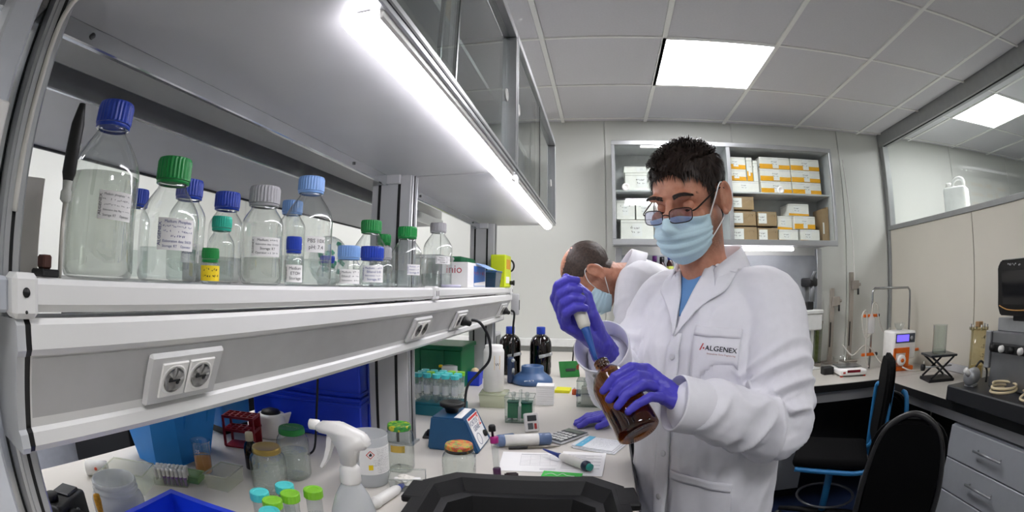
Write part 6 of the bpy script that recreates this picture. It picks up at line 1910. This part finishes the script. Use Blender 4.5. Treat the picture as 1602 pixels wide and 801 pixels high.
def surgical_mask(bv, X, parent, strap_ears):
    """Pleated mask hung over nose and chin, with ear loops."""
    nu, nv = 30, 26
    rows = []
    for j in range(nv + 1):
        t = j / nv
        row = []
        for i in range(nu + 1):
            a = (-1 + 2 * i / nu) * 1.16
            ztop = -.012 - .016 * abs(a / 1.16) ** 1.2
            zbot = -.122 + .030 * abs(a / 1.16) ** 1.5
            z = ztop + (zbot - ztop) * t
            d = Vector((math.sin(a), -math.cos(a), 0))
            o = Vector((0, -.010, z))
            h = bv.ray_cast(o + d * .3, -d, .35)
            r = (h[0] - o).dot(d) if h[0] is not None else .05
            row.append([a, z, max(r, .045)])
        rows.append(row)
    Rm = np.array([[c[2] for c in r] for r in rows])
    # pull taut: no hollows between nose and chin
    for i in range(nu + 1):
        a = rows[0][i][0]
        tent = np.interp(np.linspace(0, 1, nv + 1), [0, .25, .75, 1], [0, .103, .094, .07]) * max(0, math.cos(a * 1.02)) ** .55
        Rm[:, i] = np.maximum(Rm[:, i], tent)
    for _ in range(3):
        K = Rm.copy()
        K[1:-1] = .5 * Rm[1:-1] + .25 * (Rm[:-2] + Rm[2:]); K[:, 1:-1] = .5 * K[:, 1:-1] + .25 * (K[:, :-2] + K[:, 2:])
        Rm = np.maximum(Rm * .0 + K, 0)
    Rm = np.maximum(Rm, np.array([[c[2] for c in r] for r in rows]) - .001)
    vs = []
    for j in range(nv + 1):
        t = j / nv
        for i in range(nu + 1):
            a, z, _ = rows[j][i]
            u_ = abs(a) / 1.16
            pl = 0
            for k, tc_ in enumerate((.36, .56, .76)):
                x = (t - tc_ - .05 * u_ ** 2 * (1 - k)) / .10
                if 0 <= x < 1: pl += .0072 * (1 - x) * (1 - .5 * u_)
            wr = .0010 * mnoise.noise(Vector((a * 9, z * 90, 3.0)))
            r = Rm[j, i] + .0045 + pl + wr
            vs.append(X @ Vector((r * math.sin(a), -.010 - r * math.cos(a), z)))
    W_ = nu + 1
    fs = [(j * W_ + i, j * W_ + i + 1, (j + 1) * W_ + i + 1, (j + 1) * W_ + i) for j in range(nv) for i in range(nu)]
    mk = MB().add(vs, fs, 0, True).build('face_mask', mask_m, parent)
    md = mk.modifiers.new('thickness', 'SOLIDIFY'); md.thickness = .0016; md.offset = 1
    for s_ in (-1, 1):
        e = nu if s_ > 0 else 0
        Xi = X.inverted()
        top, bot = Xi @ vs[2 * W_ + e], Xi @ vs[(nv - 3) * W_ + e]
        pth = [top, (s_ * .0795, -.028, .004), (s_ * .0855, .000, .031), (s_ * .082, .032, .012), (s_ * .080, .034, -.018), (s_ * .0755, .004, -.047), bot]
        pts = [X @ Vector(p) for p in smooth_path(pth, 6)]
        MB().tube(pts, .0016, 6).build('ear_loop', label_white, mk)
    # printed edge band
    return mk

def spectacles(X, parent):
    """Thin dark rims, bridge, nose pads and side arms, lenses with a cool coating."""
    rim = M('rim_metal', '2b2522', .3, .6)
    mb = MB()
    g = thing_part = None
    outlines = {}
    for s_ in (-1, 1):
        pts = []
        for k in range(28):
            a = 2 * PI * k / 28
            c, sn = math.cos(a), math.sin(a)
            q = (abs(c) ** 4.5 + abs(sn) ** 3.2) ** (-1 / 3.6)
            x, z = .0250 * c * q, .0142 * sn * q
            pts.append(Vector((s_ * .0335 + x, -.1165 + .010 * ((s_ * .0335 + x) / .06) ** 2 + .004 * z / .015, -.0095 + z)))
        outlines[s_] = pts
        mb.tube([X @ p for p in pts], .0011, 6, closed=True)
    mb.tube([X @ p for p in smooth_path([(-.0085, -.1165, -.008), (-.004, -.119, -.005), (.004, -.119, -.005), (.0085, -.1165, -.008)], 5)], .0012, 6)
    fr = mb.build('spectacles', rim, parent)
    for s_ in (-1, 1):
        MB().add([X @ p for p in outlines[s_]], [list(range(28))], 0, False).build('lens', GL('lens_coated', 'c9c6de', ior=1.9, rough=.03, gloss=.9), fr)
        MB().tube([X @ p for p in smooth_path([(s_ * .0595, -.105, -.004), (s_ * .0675, -.095, -.001), (s_ * .0745, -.05, .010), (s_ * .0835, .0, .020), (s_ * .0835, .028, .008)], 6)], .0018, 6, flat=.8).build('side_arm', rim, fr)
        MB().ball(X @ Vector((s_ * .008, -.108, -.016)), .0028, 8).build('nose_pad', rim, fr)
    return fr

def eyes(bv, X, parent, brow_m):
    for s_ in (-1, 1):
        c = Vector((s_ * .032, -.0670, .0010))
        # lowered upper lid in skin, lash line, sliver of eye below
        MB().ball(Vector((0, 0, 0)), .0125, 18, 0, X @ T(*c)).build('eyeball', M('eye_white', 'ddd6d0', .3), parent)
        lid = []
        nu, nv = 14, 8
        vs, fs = [], []
        for j in range(nv + 1):
            el = -.62 + 1.9 * j / nv
            for i in range(nu + 1):
                az = -1.6 + 3.2 * i / nu
                r = .0136
                e2 = el + .12 * (az / 1.6) ** 2 * (1 - j / nv)
                vs.append(X @ (c + Vector((r * math.sin(az) * math.cos(e2), -r * math.cos(az) * math.cos(e2), r * math.sin(e2)))))
        for j in range(nv):
            for i in range(nu):
                a = j * (nu + 1) + i; fs.append((a, a + 1, a + nu + 2, a + nu + 1))
        MB().add(vs, fs, 0, True).build('eyelid', skin_mat(), parent)
        MB().tube([vs[i] for i in range(nu + 1)], .0010, 5).build('eyelash', brow_m, parent)
        MB().ball(Vector((0, 0, 0)), .0058, 12, 0, X @ T(c.x, c.y - .0070, c.z - .0080)).build('iris', M('iris_brown', '2c1a12', .2), parent)
        # eyebrow: a row of short hairs on the brow
        mb = MB(); rr = random.Random(5 + s_)
        for k in range(320):
            t = rr.random()
            x = s_ * (.012 + .043 * t); z = .0235 + .0085 * math.sin(t * 2.4) - .004 * t + rr.uniform(-.0048, .0048) * (1 - .55 * t)
            h = bv.ray_cast(Vector((x, -.3, z)), Vector((0, 1, 0)), .5)
            if h[0] is None: continue
            p = h[0] + Vector((0, -.0012, 0))
            d = Vector((s_ * .9, .25 * t, .45 - .75 * t)).normalized() * rr.uniform(.005, .009)
            sd = Vector((0, 0, .0006))
            mb.add([X @ (p - sd), X @ (p + sd), X @ (p + d + Vector((0, .25 * abs(d.x) * (t > .5), 0)) + Vector((0, -.0015, 0)))], [(0, 1, 2)])
            mb.add([X @ (p - Vector((.0006, 0, 0))), X @ (p + Vector((.0006, 0, 0))), X @ (p + d + Vector((0, -.001, 0)))], [(0, 1, 2)])
        mb.build('eyebrow', brow_m, parent)

# ---- gloved hands
def glove(name_parent, shapes, Mi, cuff=None):
    """shapes: list of (points, radii) in world space, fused and brought into the person's space by Mi."""
    mb = MB()
    for pts, rads in shapes:
        chain(mb, [Mi @ Vector(p) for p in pts], rads)
    me = fuse(mb, .0021, 5, .5)
    V, N = get_v(me), get_n(me)
    D = np.array([.0009 * mnoise.noise(Vector(p) * 95) + .0005 * mnoise.noise(Vector((p[0] * 300, p[1] * 300, p[2] * 120))) for p in V])
    set_v(me, V + N * D[:, None])
    return finish(me, 'glove', glove_m, name_parent)
def wrap_point(B, u, e1, e2, h, ang, r):
    return B + u * h + (e2 * math.cos(ang) + e1 * math.sin(ang)) * r

# =============================================== the man in front
M1R = math.radians(-50)
M1 = Vector((.275, 1.135, 0))
man = thing('person', 'man in white lab coat, glasses and mask pipetting into a brown bottle', 'person', M1, M1R)
MW = T(*M1) @ RZ(M1R)
MI = MW.inverted()
def loc(x, f, z): return Vector((x, -f, z))       # x to his left, f forward, z up

HX = T(.008, -.098, 1.542) @ RZ(math.radians(10)) @ RX(math.radians(21))
LS, LE, LW_ = loc(.165, .0, 1.325), loc(.222, .060, 1.075), MI @ Vector((.165, .871, 1.132))
RS, RE, RW_ = loc(-.165, .0, 1.325), loc(-.235, .08, 1.09), MI @ Vector((.004, 1.056, 1.224))

# body (head, neck, trunk and arms in one surface)
mb = MB()
head_shape(mb, HX)
limb(mb, [HX @ Vector((0, .020, -.060)), loc(0, .045, 1.41), loc(0, .0, 1.33)], [.056, .057, .064])
loft(mb, [(loc(0, 0, .84), (.15, 0, 0), (0, .10, 0)), (loc(0, 0, 1.0), (.15, 0, 0), (0, .105, 0)), (loc(0, 0, 1.2), (.165, 0, 0), (0, .105, 0)), (loc(0, 0, 1.33), (.165, 0, 0), (0, .085, 0)), (loc(0, 0, 1.375), (.10, 0, 0), (0, .06, 0))])
limb(mb, [LS, LE, LW_], [.055, .043, .024]); limb(mb, [RS, RE, RW_], [.055, .043, .024])
me = fuse(mb, .0030, 4, .5)
H = head_sculpt(me, HX)
add_stubble(me, H, .8)
bvf = face_bvh(me, HX)
body = finish(me, 'body', skin_mat(), man)
hair_m = M('hair_dark', '2c201a', .45, var=.6, scale=160, spec=.5)
def zmin1(x, y):
    ax = abs(x)
    if y < -.060: z = .064 + .006 * math.cos(x * 70)
    elif y < -.030: z = .066 - (y + .060) / .030 * .046
    elif y < -.010: z = .020 - (y + .030) / .020 * .036
    elif y < .030: z = .026
    elif y < .045: z = .026 - (y - .030) / .015 * .085
    else: z = -.062 - .1 * (y - .045)
    return z
hair_mesh(me, HX, zmin1, lambda x, y, z: .0030 + .010 * max(0, min(1, (z - .03) / .06)) + (.003 if y < -.04 and z > .06 else 0), body, hair_m, 6500, 3, lambda x, y, z: .012 + .012 * max(0, min(1, (z - .03) / .06)))
eyes(bvf, HX, body, hair_m)
surgical_mask(bvf, HX, man, 1)
spectacles(HX, man)

# coat
mb = MB()
tor = [(.50, .210, .150, -.01), (.70, .206, .150, -.005), (.85, .202, .150, .0), (1.0, .200, .152, .006), (1.12, .198, .148, .008), (1.22, .202, .140, .006), (1.29, .200, .126, 0), (1.335, .172, .106, -.004), (1.375, .118, .088, -.002), (1.392, .082, .077, .010), (1.402, .070, .068, .014)]
loft(mb, [(loc(0, f, z), (w, 0, 0), (0, d, 0)) for z, w, d, f in tor])
CL = LE.lerp(LW_, .93); CR = RE.lerp(RW_, .66)
limb(mb, [loc(.11, 0, 1.325), LS + Vector((.0, 0, -.015)), LS.lerp(LE, .5) + Vector((.012, 0, 0)), LE + Vector((.006, .006, -.002)), LE.lerp(LW_, .5), CL], [.070, .074, .074, .074, .066, .050])
limb(mb, [loc(-.11, 0, 1.325), RS + Vector((0, 0, -.015)), RS.lerp(RE, .5), RE, RE.lerp(RW_, .5), CR], [.070, .074, .074, .072, .064, .052])
me = fuse(mb, .0046, 6, .5)
fold_coat(me, [[LS[:], LE[:], LW_[:]], [RS[:], RE[:], RW_[:]]], 2.3, 1.9)
def trunk_bvh(me, arms):
    V = get_v(me)
    far = np.ones(len(V), bool)
    for a_, b_ in arms:
        _, d_, _ = seg_param(V, [a_[:], b_[:]])
        far &= d_ > .095
    return BVHTree.FromPolygons([v.co.copy() for v in me.vertices], [tuple(p.vertices) for p in me.polygons if all(far[i] for i in p.vertices)])
bvc = trunk_bvh(me, [(LE, LW_), (RE, RW_)])
coat = finish(me, 'lab_coat', coat_m, man)
# cuffs: an open hem ring at each wrist
def cuff(C, W_, r0, r1, name='cuff', ln=.034):
    d = (W_ - C).normalized()
    q = d.to_track_quat('Z', 'Y').to_matrix().to_4x4()
    return MB().lathe([(r0, -.035), (r0 * 1.04, -.01), (r1, ln), (r1 * .985, ln + .0035), (r1 * .95, ln + .003), (r0 * .93, -.01), (r0 * .9, -.03)], 34, 0, T(*C) @ q, caps=(False, False)).build(name, coat_m, coat)
cuff(CL, LW_, .0510, .054, ln=.036); c2 = cuff(CR, RW_, .0535, .064, ln=.075)
d = (RW_ - CR).normalized()
MB().ball(CR + d * .055 + (Vector((.5, -.8, .3)) - d * Vector((.5, -.8, .3)).dot(d)).normalized() * .0625, .005, 10).build('press_stud', alu, c2)
# shirt in the neck opening, lapels, collar, placket, pockets
patch(bvc, [(-.050, 1.425), (-.032, 1.36), (-.004, 1.285)], [(.052, 1.425), (.034, 1.36), (.004, 1.285)], 10, .002, .002, 12, 'scrub_top', shirt_m, man)
patch(bvc, [(.050, 1.430), (.030, 1.37), (.012, 1.31), (.0, 1.245)], [(.098, 1.395), (.098, 1.345), (.060, 1.315), (.002, 1.243)], 8, .006, .004, 16, 'lapel', coat_m, coat)
patch(bvc, [(-.094, 1.395), (-.096, 1.345), (-.060, 1.315), (-.006, 1.243)], [(-.050, 1.430), (-.030, 1.37), (-.012, 1.31), (-.004, 1.245)], 8, .006, .004, 16, 'lapel', coat_m, coat)
patch(bvc, [(-.016, 1.25), (-.016, 1.0), (-.016, .60)], [(.020, 1.25), (.020, 1.0), (.020, .60)], 4, .0035, .003, 40, 'placket', coat_m, coat)
for k in range(4):
    zb = 1.20 - .11 * k
    h = bvc.ray_cast(Vector((.004, -1, zb)), Vector((0, 1, 0)), 2)
    if h[0] is not None:
        MB().lathe([(.0075, 0), (.0078, .002), (.006, .0028), (0, .0026)], 16, 0, T(.004, h[0].y - .0065, zb) @ RX(PI / 2)).build('coat_button', M('button_white', 'dedde2', .35), coat)
pk = patch(bvc, [(.056, 1.268), (.054, 1.19), (.058, 1.125)], [(.148, 1.262), (.150, 1.19), (.150, 1.135)], 10, .0035, .0028, 14, 'chest_pocket', coat_m, coat)
patch(bvc, [(.056, 1.270), (.056, 1.250)], [(.148, 1.264), (.148, 1.244)], 10, .0062, .002, 3, 'pocket_hem', coat_m, coat)
pk2 = patch(bvc, [(.030, .945), (.028, .85), (.030, .76)], [(.165, .930), (.167, .85), (.165, .76)], 12, .004, .003, 14, 'hip_pocket', coat_m, coat)
patch(bvc, [(.030, .947), (.030, .925)], [(.165, .932), (.165, .910)], 12, .0068, .002, 3, 'pocket_hem', coat_m, coat)
# standing collar at the back and sides
vs, fs = [], []
nC = 30
for i in range(nC + 1):
    a = -2.35 + 4.70 * i / nC
    cx, cy = math.sin(a), math.cos(a)
    k = 1 - .18 * (abs(a) / 2.35) ** 2
    drop = .062 * (abs(a) / 2.35) ** 2.5
    for r, z in ((.078, 1.40), (.074, 1.430), (.074, 1.446), (.079, 1.450), (.088, 1.432), (.099, 1.405)):
        vs.append(Vector((cx * r * 1.02, cy * r * .98 - .014 - .010 * (abs(a) / 2.35), z - drop)))
fs = [(i * 6 + j, (i + 1) * 6 + j, (i + 1) * 6 + j + 1, i * 6 + j + 1) for i in range(nC) for j in range(5)]
co_ = MB().add(vs, fs, 0, True).build('collar', coat_m, coat)
mdc = co_.modifiers.new('t', 'SOLIDIFY'); mdc.thickness = .003
bvp = BVHTree.FromPolygons([v.co.copy() for v in pk.data.vertices], [tuple(p.vertices) for p in pk.data.polygons])
# logo on the pocket, wrapped on the cloth
def cloth_text(items, bv, name, mat, parent, slope=-.10, lift=.0012):
    mb = MB()
    for st, size, x, z in items:
        v, f = text_geo(st, size)
        vs = []
        for p in v:
            q = Vector((x + p[0], 0, z + p[1] + slope * p[0]))
            h = bv.ray_cast(Vector((q.x, -1, q.z)), Vector((0, 1, 0)), 2)
            vs.append((q.x, (h[0].y if h[0] is not None else 0) - lift, q.z))
        mb.add(vs, f)
    return mb.build(name, mat, parent)
cloth_text([('ALGENEX', .0138, .117, 1.222), ('ALGENEX', .0138, .1174, 1.2223)], bvp, 'logo_lettering', M('logo_navy', '20222c', .6), pk)
cloth_text([('Innovative Gene Engineering', .0046, .119, 1.2115)], bvp, 'logo_tagline', M('logo_brown', 'a8604e', .6), pk)
def cloth_poly(poly, bv, name, mat, parent, lift=.0012):
    vs = []
    for x, z in poly:
        h = bv.ray_cast(Vector((x, -1, z)), Vector((0, 1, 0)), 2)
        vs.append((x, (h[0].y if h[0] is not None else 0) - lift, z))
    MB().add(vs, [list(range(len(vs)))]).build(name, mat, parent)
cloth_poly([(.0735, 1.220), (.0765, 1.220), (.0825, 1.234), (.0798, 1.234)], bvp, 'logo_slash', M('logo_red', 'c4322e', .6), pk)
cloth_poly([(.0835 + .0020 * math.cos(a * PI / 4), 1.2245 + .0020 * math.sin(a * PI / 4)) for a in range(8)], bvp, 'logo_dot', M('logo_red'), pk)
# trousers and shoes
mb = MB()
for s_ in (-1, 1):
    limb(mb, [loc(s_ * .09, 0, .88), loc(s_ * .10, .01, .50), loc(s_ * .105, 0, .09)], [.095, .075, .06])
me = fuse(mb, .008, 3); finish(me, 'trousers', trouser_m, man)
for s_ in (-1, 1):
    MB().box(s_ * .105 - .045, -.19, 0, s_ * .105 + .045, .08, .085, .03, seg=3).build('shoe', rubber, man)

# --------- amber bottle held in his left hand
Bb, Bt = Vector((.081, .834, 1.088)), Vector((.004, .936, 1.205))
bu = (Bt - Bb).normalized()
ab = thing('amber_bottle', 'brown glass bottle tilted in the blue gloved hand of the man in front', 'bottle', Bb)
ab.rotation_mode = 'QUATERNION'; ab.rotation_quaternion = bu.to_track_quat('Z', 'Y')
BL = (Bt - Bb).length
MB().lathe([(.024, .006), (.034, .0), (.040, .004), (.041, .012), (.041, BL * .60), (.0395, BL * .68), (.033, BL * .77), (.021, BL * .85), (.0135, BL * .89), (.0125, BL * .92), (.0150, BL * .925), (.0150, BL * .95), (.0135, BL * .955), (.0150, BL * .96), (.0150, BL * .985), (.0125, BL), (.010, BL), (.0095, BL * .9)], 40, caps=(True, False)).build('glass_body', GL('amber_held', 'c6964c', ior=1.65, edge=.22, wave=.06, rough=.03), ab)
MB().lathe([(.032, .008), (.0392, .012), (.0392, BL * .34), (0, BL * .34)], 32).build('liquid', GL('amber_held_liquid', 'b89050', ior=1.2, body=.15, bodyc='5a2a08'), ab)
# --------- pipette in his right hand, its tip in the bottle mouth
Pt_ = Vector((.002, .938, 1.190)); Pe = Vector((-.068, .996, 1.374))
pv = (Pe - Pt_).normalized()
mp_ = thing('micropipette', 'white and blue pipette held over the brown bottle', 'pipette', Pt_)
mp_.rotation_mode = 'QUATERNION'; mp_.rotation_quaternion = pv.to_track_quat('Z', 'Y')
MB().lathe([(.0012, 0), (.0026, .018), (.0036, .03)], 14).build('tip', clear_pl, mp_)
MB().lathe([(.0036, .018), (.0045, .03), (.0085, .078), (.0098, .088)], 20).build('shaft', M('pipette_shaft_blue', '2a5aa8', .35), mp_)
MB().lathe([(.0098, .086), (.0125, .092), (.0135, .11), (.0135, .165), (.010, .172), (.006, .174), (.006, .188), (0, .189)], 22).build('handle', M('pipette_cream', 'e4e0d4', .35), mp_)
MB().box(-.004, .010, .152, .004, .036, .160, .002, 0, RZ(1.2)).build('finger_hook', M('hook_grey', '6a6e74', .4), mp_)

# --------- gloves
to_cam = (Vector((0, 0, CAM_Z)) - Bb.lerp(Bt, .5)).normalized()
e1 = (to_cam - bu * to_cam.dot(bu)).normalized()
e2 = bu.cross(e1)
if e2.x < 0: e2 = -e2
LWw = MW @ LW_
shapes = []
D2R = math.radians
fing = [(.104, .0092, [8, 44, 80, 114], 1.0), (.083, .0096, [4, 40, 77, 112], 1.0), (.063, .0092, [4, 40, 75, 103], .98), (.037, .0084, [6, 38, 67, 90], .95)]
knuck = []
for n, (hgt, r, angs, k) in enumerate(fing):
    rad = [.041 + .026, .041 + .0190, .041 + .0125, .041 + r * .95]
    dh = [0, .004, -.002, -.012] if n < 3 else [0, .002, -.002, -.006]
    pts = [wrap_point(Bb, bu, e1, e2, hgt + dh[i], D2R(angs[i]), rad[i]) for i in range(4)]
    shapes.append((pts, [r * 1.22, r * 1.08, r, r * .86]))
    knuck.append(pts[0])
for n, kp in enumerate(knuck):
    mid = kp.lerp(LWw, .5) + e1 * .004
    shapes.append(([kp, mid, LWw + (kp - knuck[1]) * .35], [.0125, .0165, .0185]))
for a, b in zip(knuck[:-1], knuck[1:]):
    shapes.append(([a.lerp(LWw, .12), b.lerp(LWw, .12)], [.0125, .0125])); shapes.append(([a.lerp(LWw, .4), b.lerp(LWw, .4)], [.0165, .0165]))
tb = LWw.lerp(knuck[0], .35) - e1 * .012
shapes.append(([tb, wrap_point(Bb, bu, e1, e2, .096, D2R(-32), .065), wrap_point(Bb, bu, e1, e2, .107, D2R(-75), .056), wrap_point(Bb, bu, e1, e2, .113, D2R(-105), .052)], [.0165, .0125, .0115, .0095]))
arm_dir = (MW @ LE - LWw).normalized()
shapes.append(([LWw, LWw + arm_dir * .05, LWw + arm_dir * .11], [.0300, .0345, .039]))
glove(man, shapes, MI)

# right hand: knuckles to the left, fingers closing over the handle to the right, thumb on top
cam2 = (Vector((0, 0, CAM_Z)) - Pe).normalized()
g1 = (cam2 - pv * cam2.dot(pv)).normalized()
g2 = pv.cross(g1)
if g2.x < 0: g2 = -g2
RWw = MW @ RW_
shapes = []
knuck = []
for n, (hgt, r, a0) in enumerate(((.178, .0092, 176), (.158, .0096, 180), (.138, .0094, 182), (.118, .0086, 184))):
    rad = [.040, .0290, .0250, .0225]
    angs = [a0 + 22, a0 - 32, a0 - 84, a0 - 128]
    dh = [-.010, .006, .008, .002]
    pts = [wrap_point(Pt_, pv, g1, g2, hgt + dh[i], D2R(angs[i]), rad[i]) for i in range(4)]
    shapes.append((pts, [r * 1.25, r * 1.12, r * 1.03, r * .9]))
    knuck.append(pts[0])
for n, kp in enumerate(knuck):
    back = wrap_point(Pt_, pv, g1, g2, .120 - .012 * n, D2R(262), .040)
    shapes.append(([kp, kp.lerp(back, .6) - g1 * .006, back, RWw + (kp - knuck[1]) * .3], [.0128, .0155, .0180, .0185]))
for a, b in zip(knuck[:-1], knuck[1:]):
    shapes.append(([a, b], [.012, .012]))
shapes.append(([wrap_point(Pt_, pv, g1, g2, .115, D2R(300), .036), wrap_point(Pt_, pv, g1, g2, .155, D2R(320), .030), wrap_point(Pt_, pv, g1, g2, .186, D2R(290), .018), wrap_point(Pt_, pv, g1, g2, .199, D2R(200), .004)], [.0175, .0130, .0115, .0095]))
shapes.append(([wrap_point(Pt_, pv, g1, g2, .115, D2R(300), .036), RWw], [.0185, .024]))
arm_dir = (MW @ RE - RWw).normalized()
shapes.append(([RWw, RWw + arm_dir * .05, RWw + arm_dir * .12], [.0285, .033, .039]))
glove(man, shapes, MI)

# =============================================== the man behind
M2R = math.radians(-82)
M2 = Vector((.44, 1.86, 0))
man2 = thing('person', 'man with cropped hair and mask bending over the bench behind', 'person', M2, M2R)
NW = T(*M2) @ RZ(M2R); NI = NW.inverted()
hc = NI @ Vector((-.032, 1.74, 1.392))
HX2 = T(*hc) @ RZ(math.radians(-2)) @ RX(math.radians(64))
S2L, S2R = NI @ Vector((.135, 1.675, 1.36)), NI @ Vector((.17, 2.00, 1.36))
nb = NI @ Vector((.095, 1.80, 1.405))
E2L, W2L = NI @ Vector((.105, 1.60, 1.10)), NI @ Vector((.075, 1.535, .945))
E2R, W2R = NI @ Vector((.16, 2.06, 1.11)), NI @ Vector((.085, 1.97, .96))
mb = MB()
head_shape(mb, HX2)
limb(mb, [HX2 @ Vector((0, .022, -.058)), hc.lerp(nb, .62) + Vector((0, 0, -.02)), nb + Vector((0, .04, -.03))], [.058, .058, .066])
loft(mb, [(loc(0, .0, .86), (.15, 0, 0), (0, .10, 0)), (loc(0, .06, 1.05), (.15, 0, 0), (0, .10, 0)), (loc(0, .17, 1.22), (.16, 0, 0), (0, .095, .03)), (loc(0, .25, 1.32), (.15, 0, 0), (0, .07, .05))])
limb(mb, [S2L, E2L, W2L], [.055, .043, .032]); limb(mb, [S2R, E2R, W2R], [.055, .043, .032])
me = fuse(mb, .0036, 4, .5)
H = head_sculpt(me, HX2); add_stubble(me, H, .5)
bvf2 = face_bvh(me, HX2)
body2 = finish(me, 'body', skin_mat(), man2)
hair2 = M('hair_brown', '3d2f27', .6, var=.4, scale=140)
def zmin2(x, y):
    if y < -.045: return .060
    if y < -.020: return .060 - (y + .045) / .025 * .045
    if y < .028: return .018
    if y < .045: return .018 - (y - .028) / .017 * .07
    return -.055
def thin_top(x, y, z):
    d = ((x) / .05) ** 2 + ((y - .0) / .075) ** 2
    return 1.0 if z < .07 else max(.0, min(1, d - .25))
hair_mesh(me, HX2, zmin2, lambda x, y, z: .0025, body2, hair2, 2600, 9, lambda x, y, z: .006, topmask=thin_top, lift=.3)
eyes(bvf2, HX2, body2, hair2)
surgical_mask(bvf2, HX2, man2, 1)
mb = MB()
tilt = Vector((0, 0, .06))
loft(mb, [(loc(0, -.02, .5), (.225, 0, 0), (0, .18, 0)), (loc(0, 0, .85), (.205, 0, 0), (0, .155, 0)), (loc(0, .06, 1.05), (.198, 0, 0), (0, .145, .03)), (loc(0, .15, 1.20), (.20, 0, 0), (0, .125, .05)), (loc(0, .235, 1.315), (.195, 0, 0), (0, .10, .07)), (loc(0, .285, 1.365), (.155, 0, 0), (0, .075, .065)), (loc(0, .330, 1.400), (.082, 0, 0), (0, .05, .05)), (loc(0, .350, 1.412), (.070, 0, 0), (0, .045, .045))])
C2L, C2R = E2L.lerp(W2L, .88), E2R.lerp(W2R, .88)
limb(mb, [loc(.11, .26, 1.335), S2L, S2L.lerp(E2L, .5), E2L, C2L], [.078, .078, .073, .066, .05])
limb(mb, [loc(-.11, .26, 1.335), S2R, S2R.lerp(E2R, .5), E2R, C2R], [.078, .078, .073, .066, .05])
me = fuse(mb, .0060, 6, .5)
fold_coat(me, [[S2L[:], E2L[:], W2L[:]], [S2R[:], E2R[:], W2R[:]]], 8.1, 1.5)
coat2 = finish(me, 'lab_coat', coat_m, man2)
# collar
vs = []
cz = Vector((0, -.345, 1.408))
ax = Vector((0, -.80, .60)).normalized(); ay = Vector((0, .60, .80)).normalized()
for i in range(nC + 1):
    a = -2.5 + 5.0 * i / nC
    for r, h in ((.078, -.02), (.074, .018), (.076, .030), (.084, .032), (.095, .006), (.108, -.022)):
        vs.append(cz + Vector((math.sin(a) * r, 0, 0)) + ay * (math.cos(a) * r * .95) + ax * (h - .02 * (abs(a) / 2.5) ** 2))
co2 = MB().add(vs, fs, 0, True).build('collar', coat_m, coat2)
mdc = co2.modifiers.new('t', 'SOLIDIFY'); mdc.thickness = .003
MB().ball(Vector((0, 0, 0)), 1, 18, 0, T(*(cz + ax * .0 - ay * .03)) @ Matrix.Diagonal((.060, .055, .05, 1))).build('scrub_top', shirt_m, man2)
mb = MB()
for s_ in (-1, 1):
    limb(mb, [loc(s_ * .09, -.02, .88), loc(s_ * .10, .0, .50), loc(s_ * .105, 0, .09)], [.095, .075, .06])
me = fuse(mb, .008, 3); finish(me, 'trousers', trouser_m, man2)
for s_ in (-1, 1):
    MB().box(s_ * .105 - .045, -.19, 0, s_ * .105 + .045, .08, .085, .03, seg=3).build('shoe', rubber, man2)
def flat_hand(W_, dirv, side, thumb_s):
    """A hand resting on the bench, fingers slightly curled."""
    d = Vector(dirv).normalized(); s = Vector((d.y, -d.x, 0)) * side
    sh = [([W_, W_ + d * .035 + Vector((0, 0, -.008))], [.024, .024])]
    for n, o in enumerate((-.027, -.009, .009, .026)):
        k = W_ + d * .075 + s * o + Vector((0, 0, -.012))
        ln = (.058, .066, .062, .048)[n]
        sh.append(([W_ + s * o * .5, k], [.016, .0125]))
        p1 = k + d * ln * .5 + s * o * .25 + Vector((0, 0, -.003)); p2 = k + d * ln * .82 + s * o * .35; p2.z = BZ + .012; p3 = k + d * ln + s * o * .4; p3.z = BZ + .0088
        p1.z = max(p1.z, BZ + .014)
        sh.append(([k, p1, p2, p3], [.0115, .0105, .0095, .0085]))
    t0 = W_ + d * .02 - s * .02 * thumb_s; t1 = W_ + d * .05 - s * .045 * thumb_s; t2 = W_ + d * .075 - s * .055 * thumb_s
    t1.z = BZ + .018; t2.z = BZ + .0105
    sh.append(([t0, t1, t2], [.0155, .012, .010]))
    return sh
wl_ = NW @ W2L
glove(man2, flat_hand(Vector((wl_.x, wl_.y, BZ + .040)), (-.80, -.10, 0), 1, 1) + [([Vector((wl_.x, wl_.y, BZ + .040)), NW @ E2L.lerp(W2L, .75)], [.024, .03])], NI)
wr_ = NW @ W2R
glove(man2, flat_hand(Vector((wr_.x, wr_.y, BZ + .040)), (-.85, -.15, 0), -1, 1) + [([Vector((wr_.x, wr_.y, BZ + .040)), NW @ E2R.lerp(W2R, .75)], [.024, .03])], NI)

# writing too small to pick apart stays joined
for o in list(SC.objects):
    if o.type == 'MESH' and o.parent is not None and o.name.split('.')[0] in ('lettering', 'marker_writing', 'print', 'graduation', 'logo_lettering', 'logo_tagline', 'eyebrow'):
        o['kind'] = 'stuff'
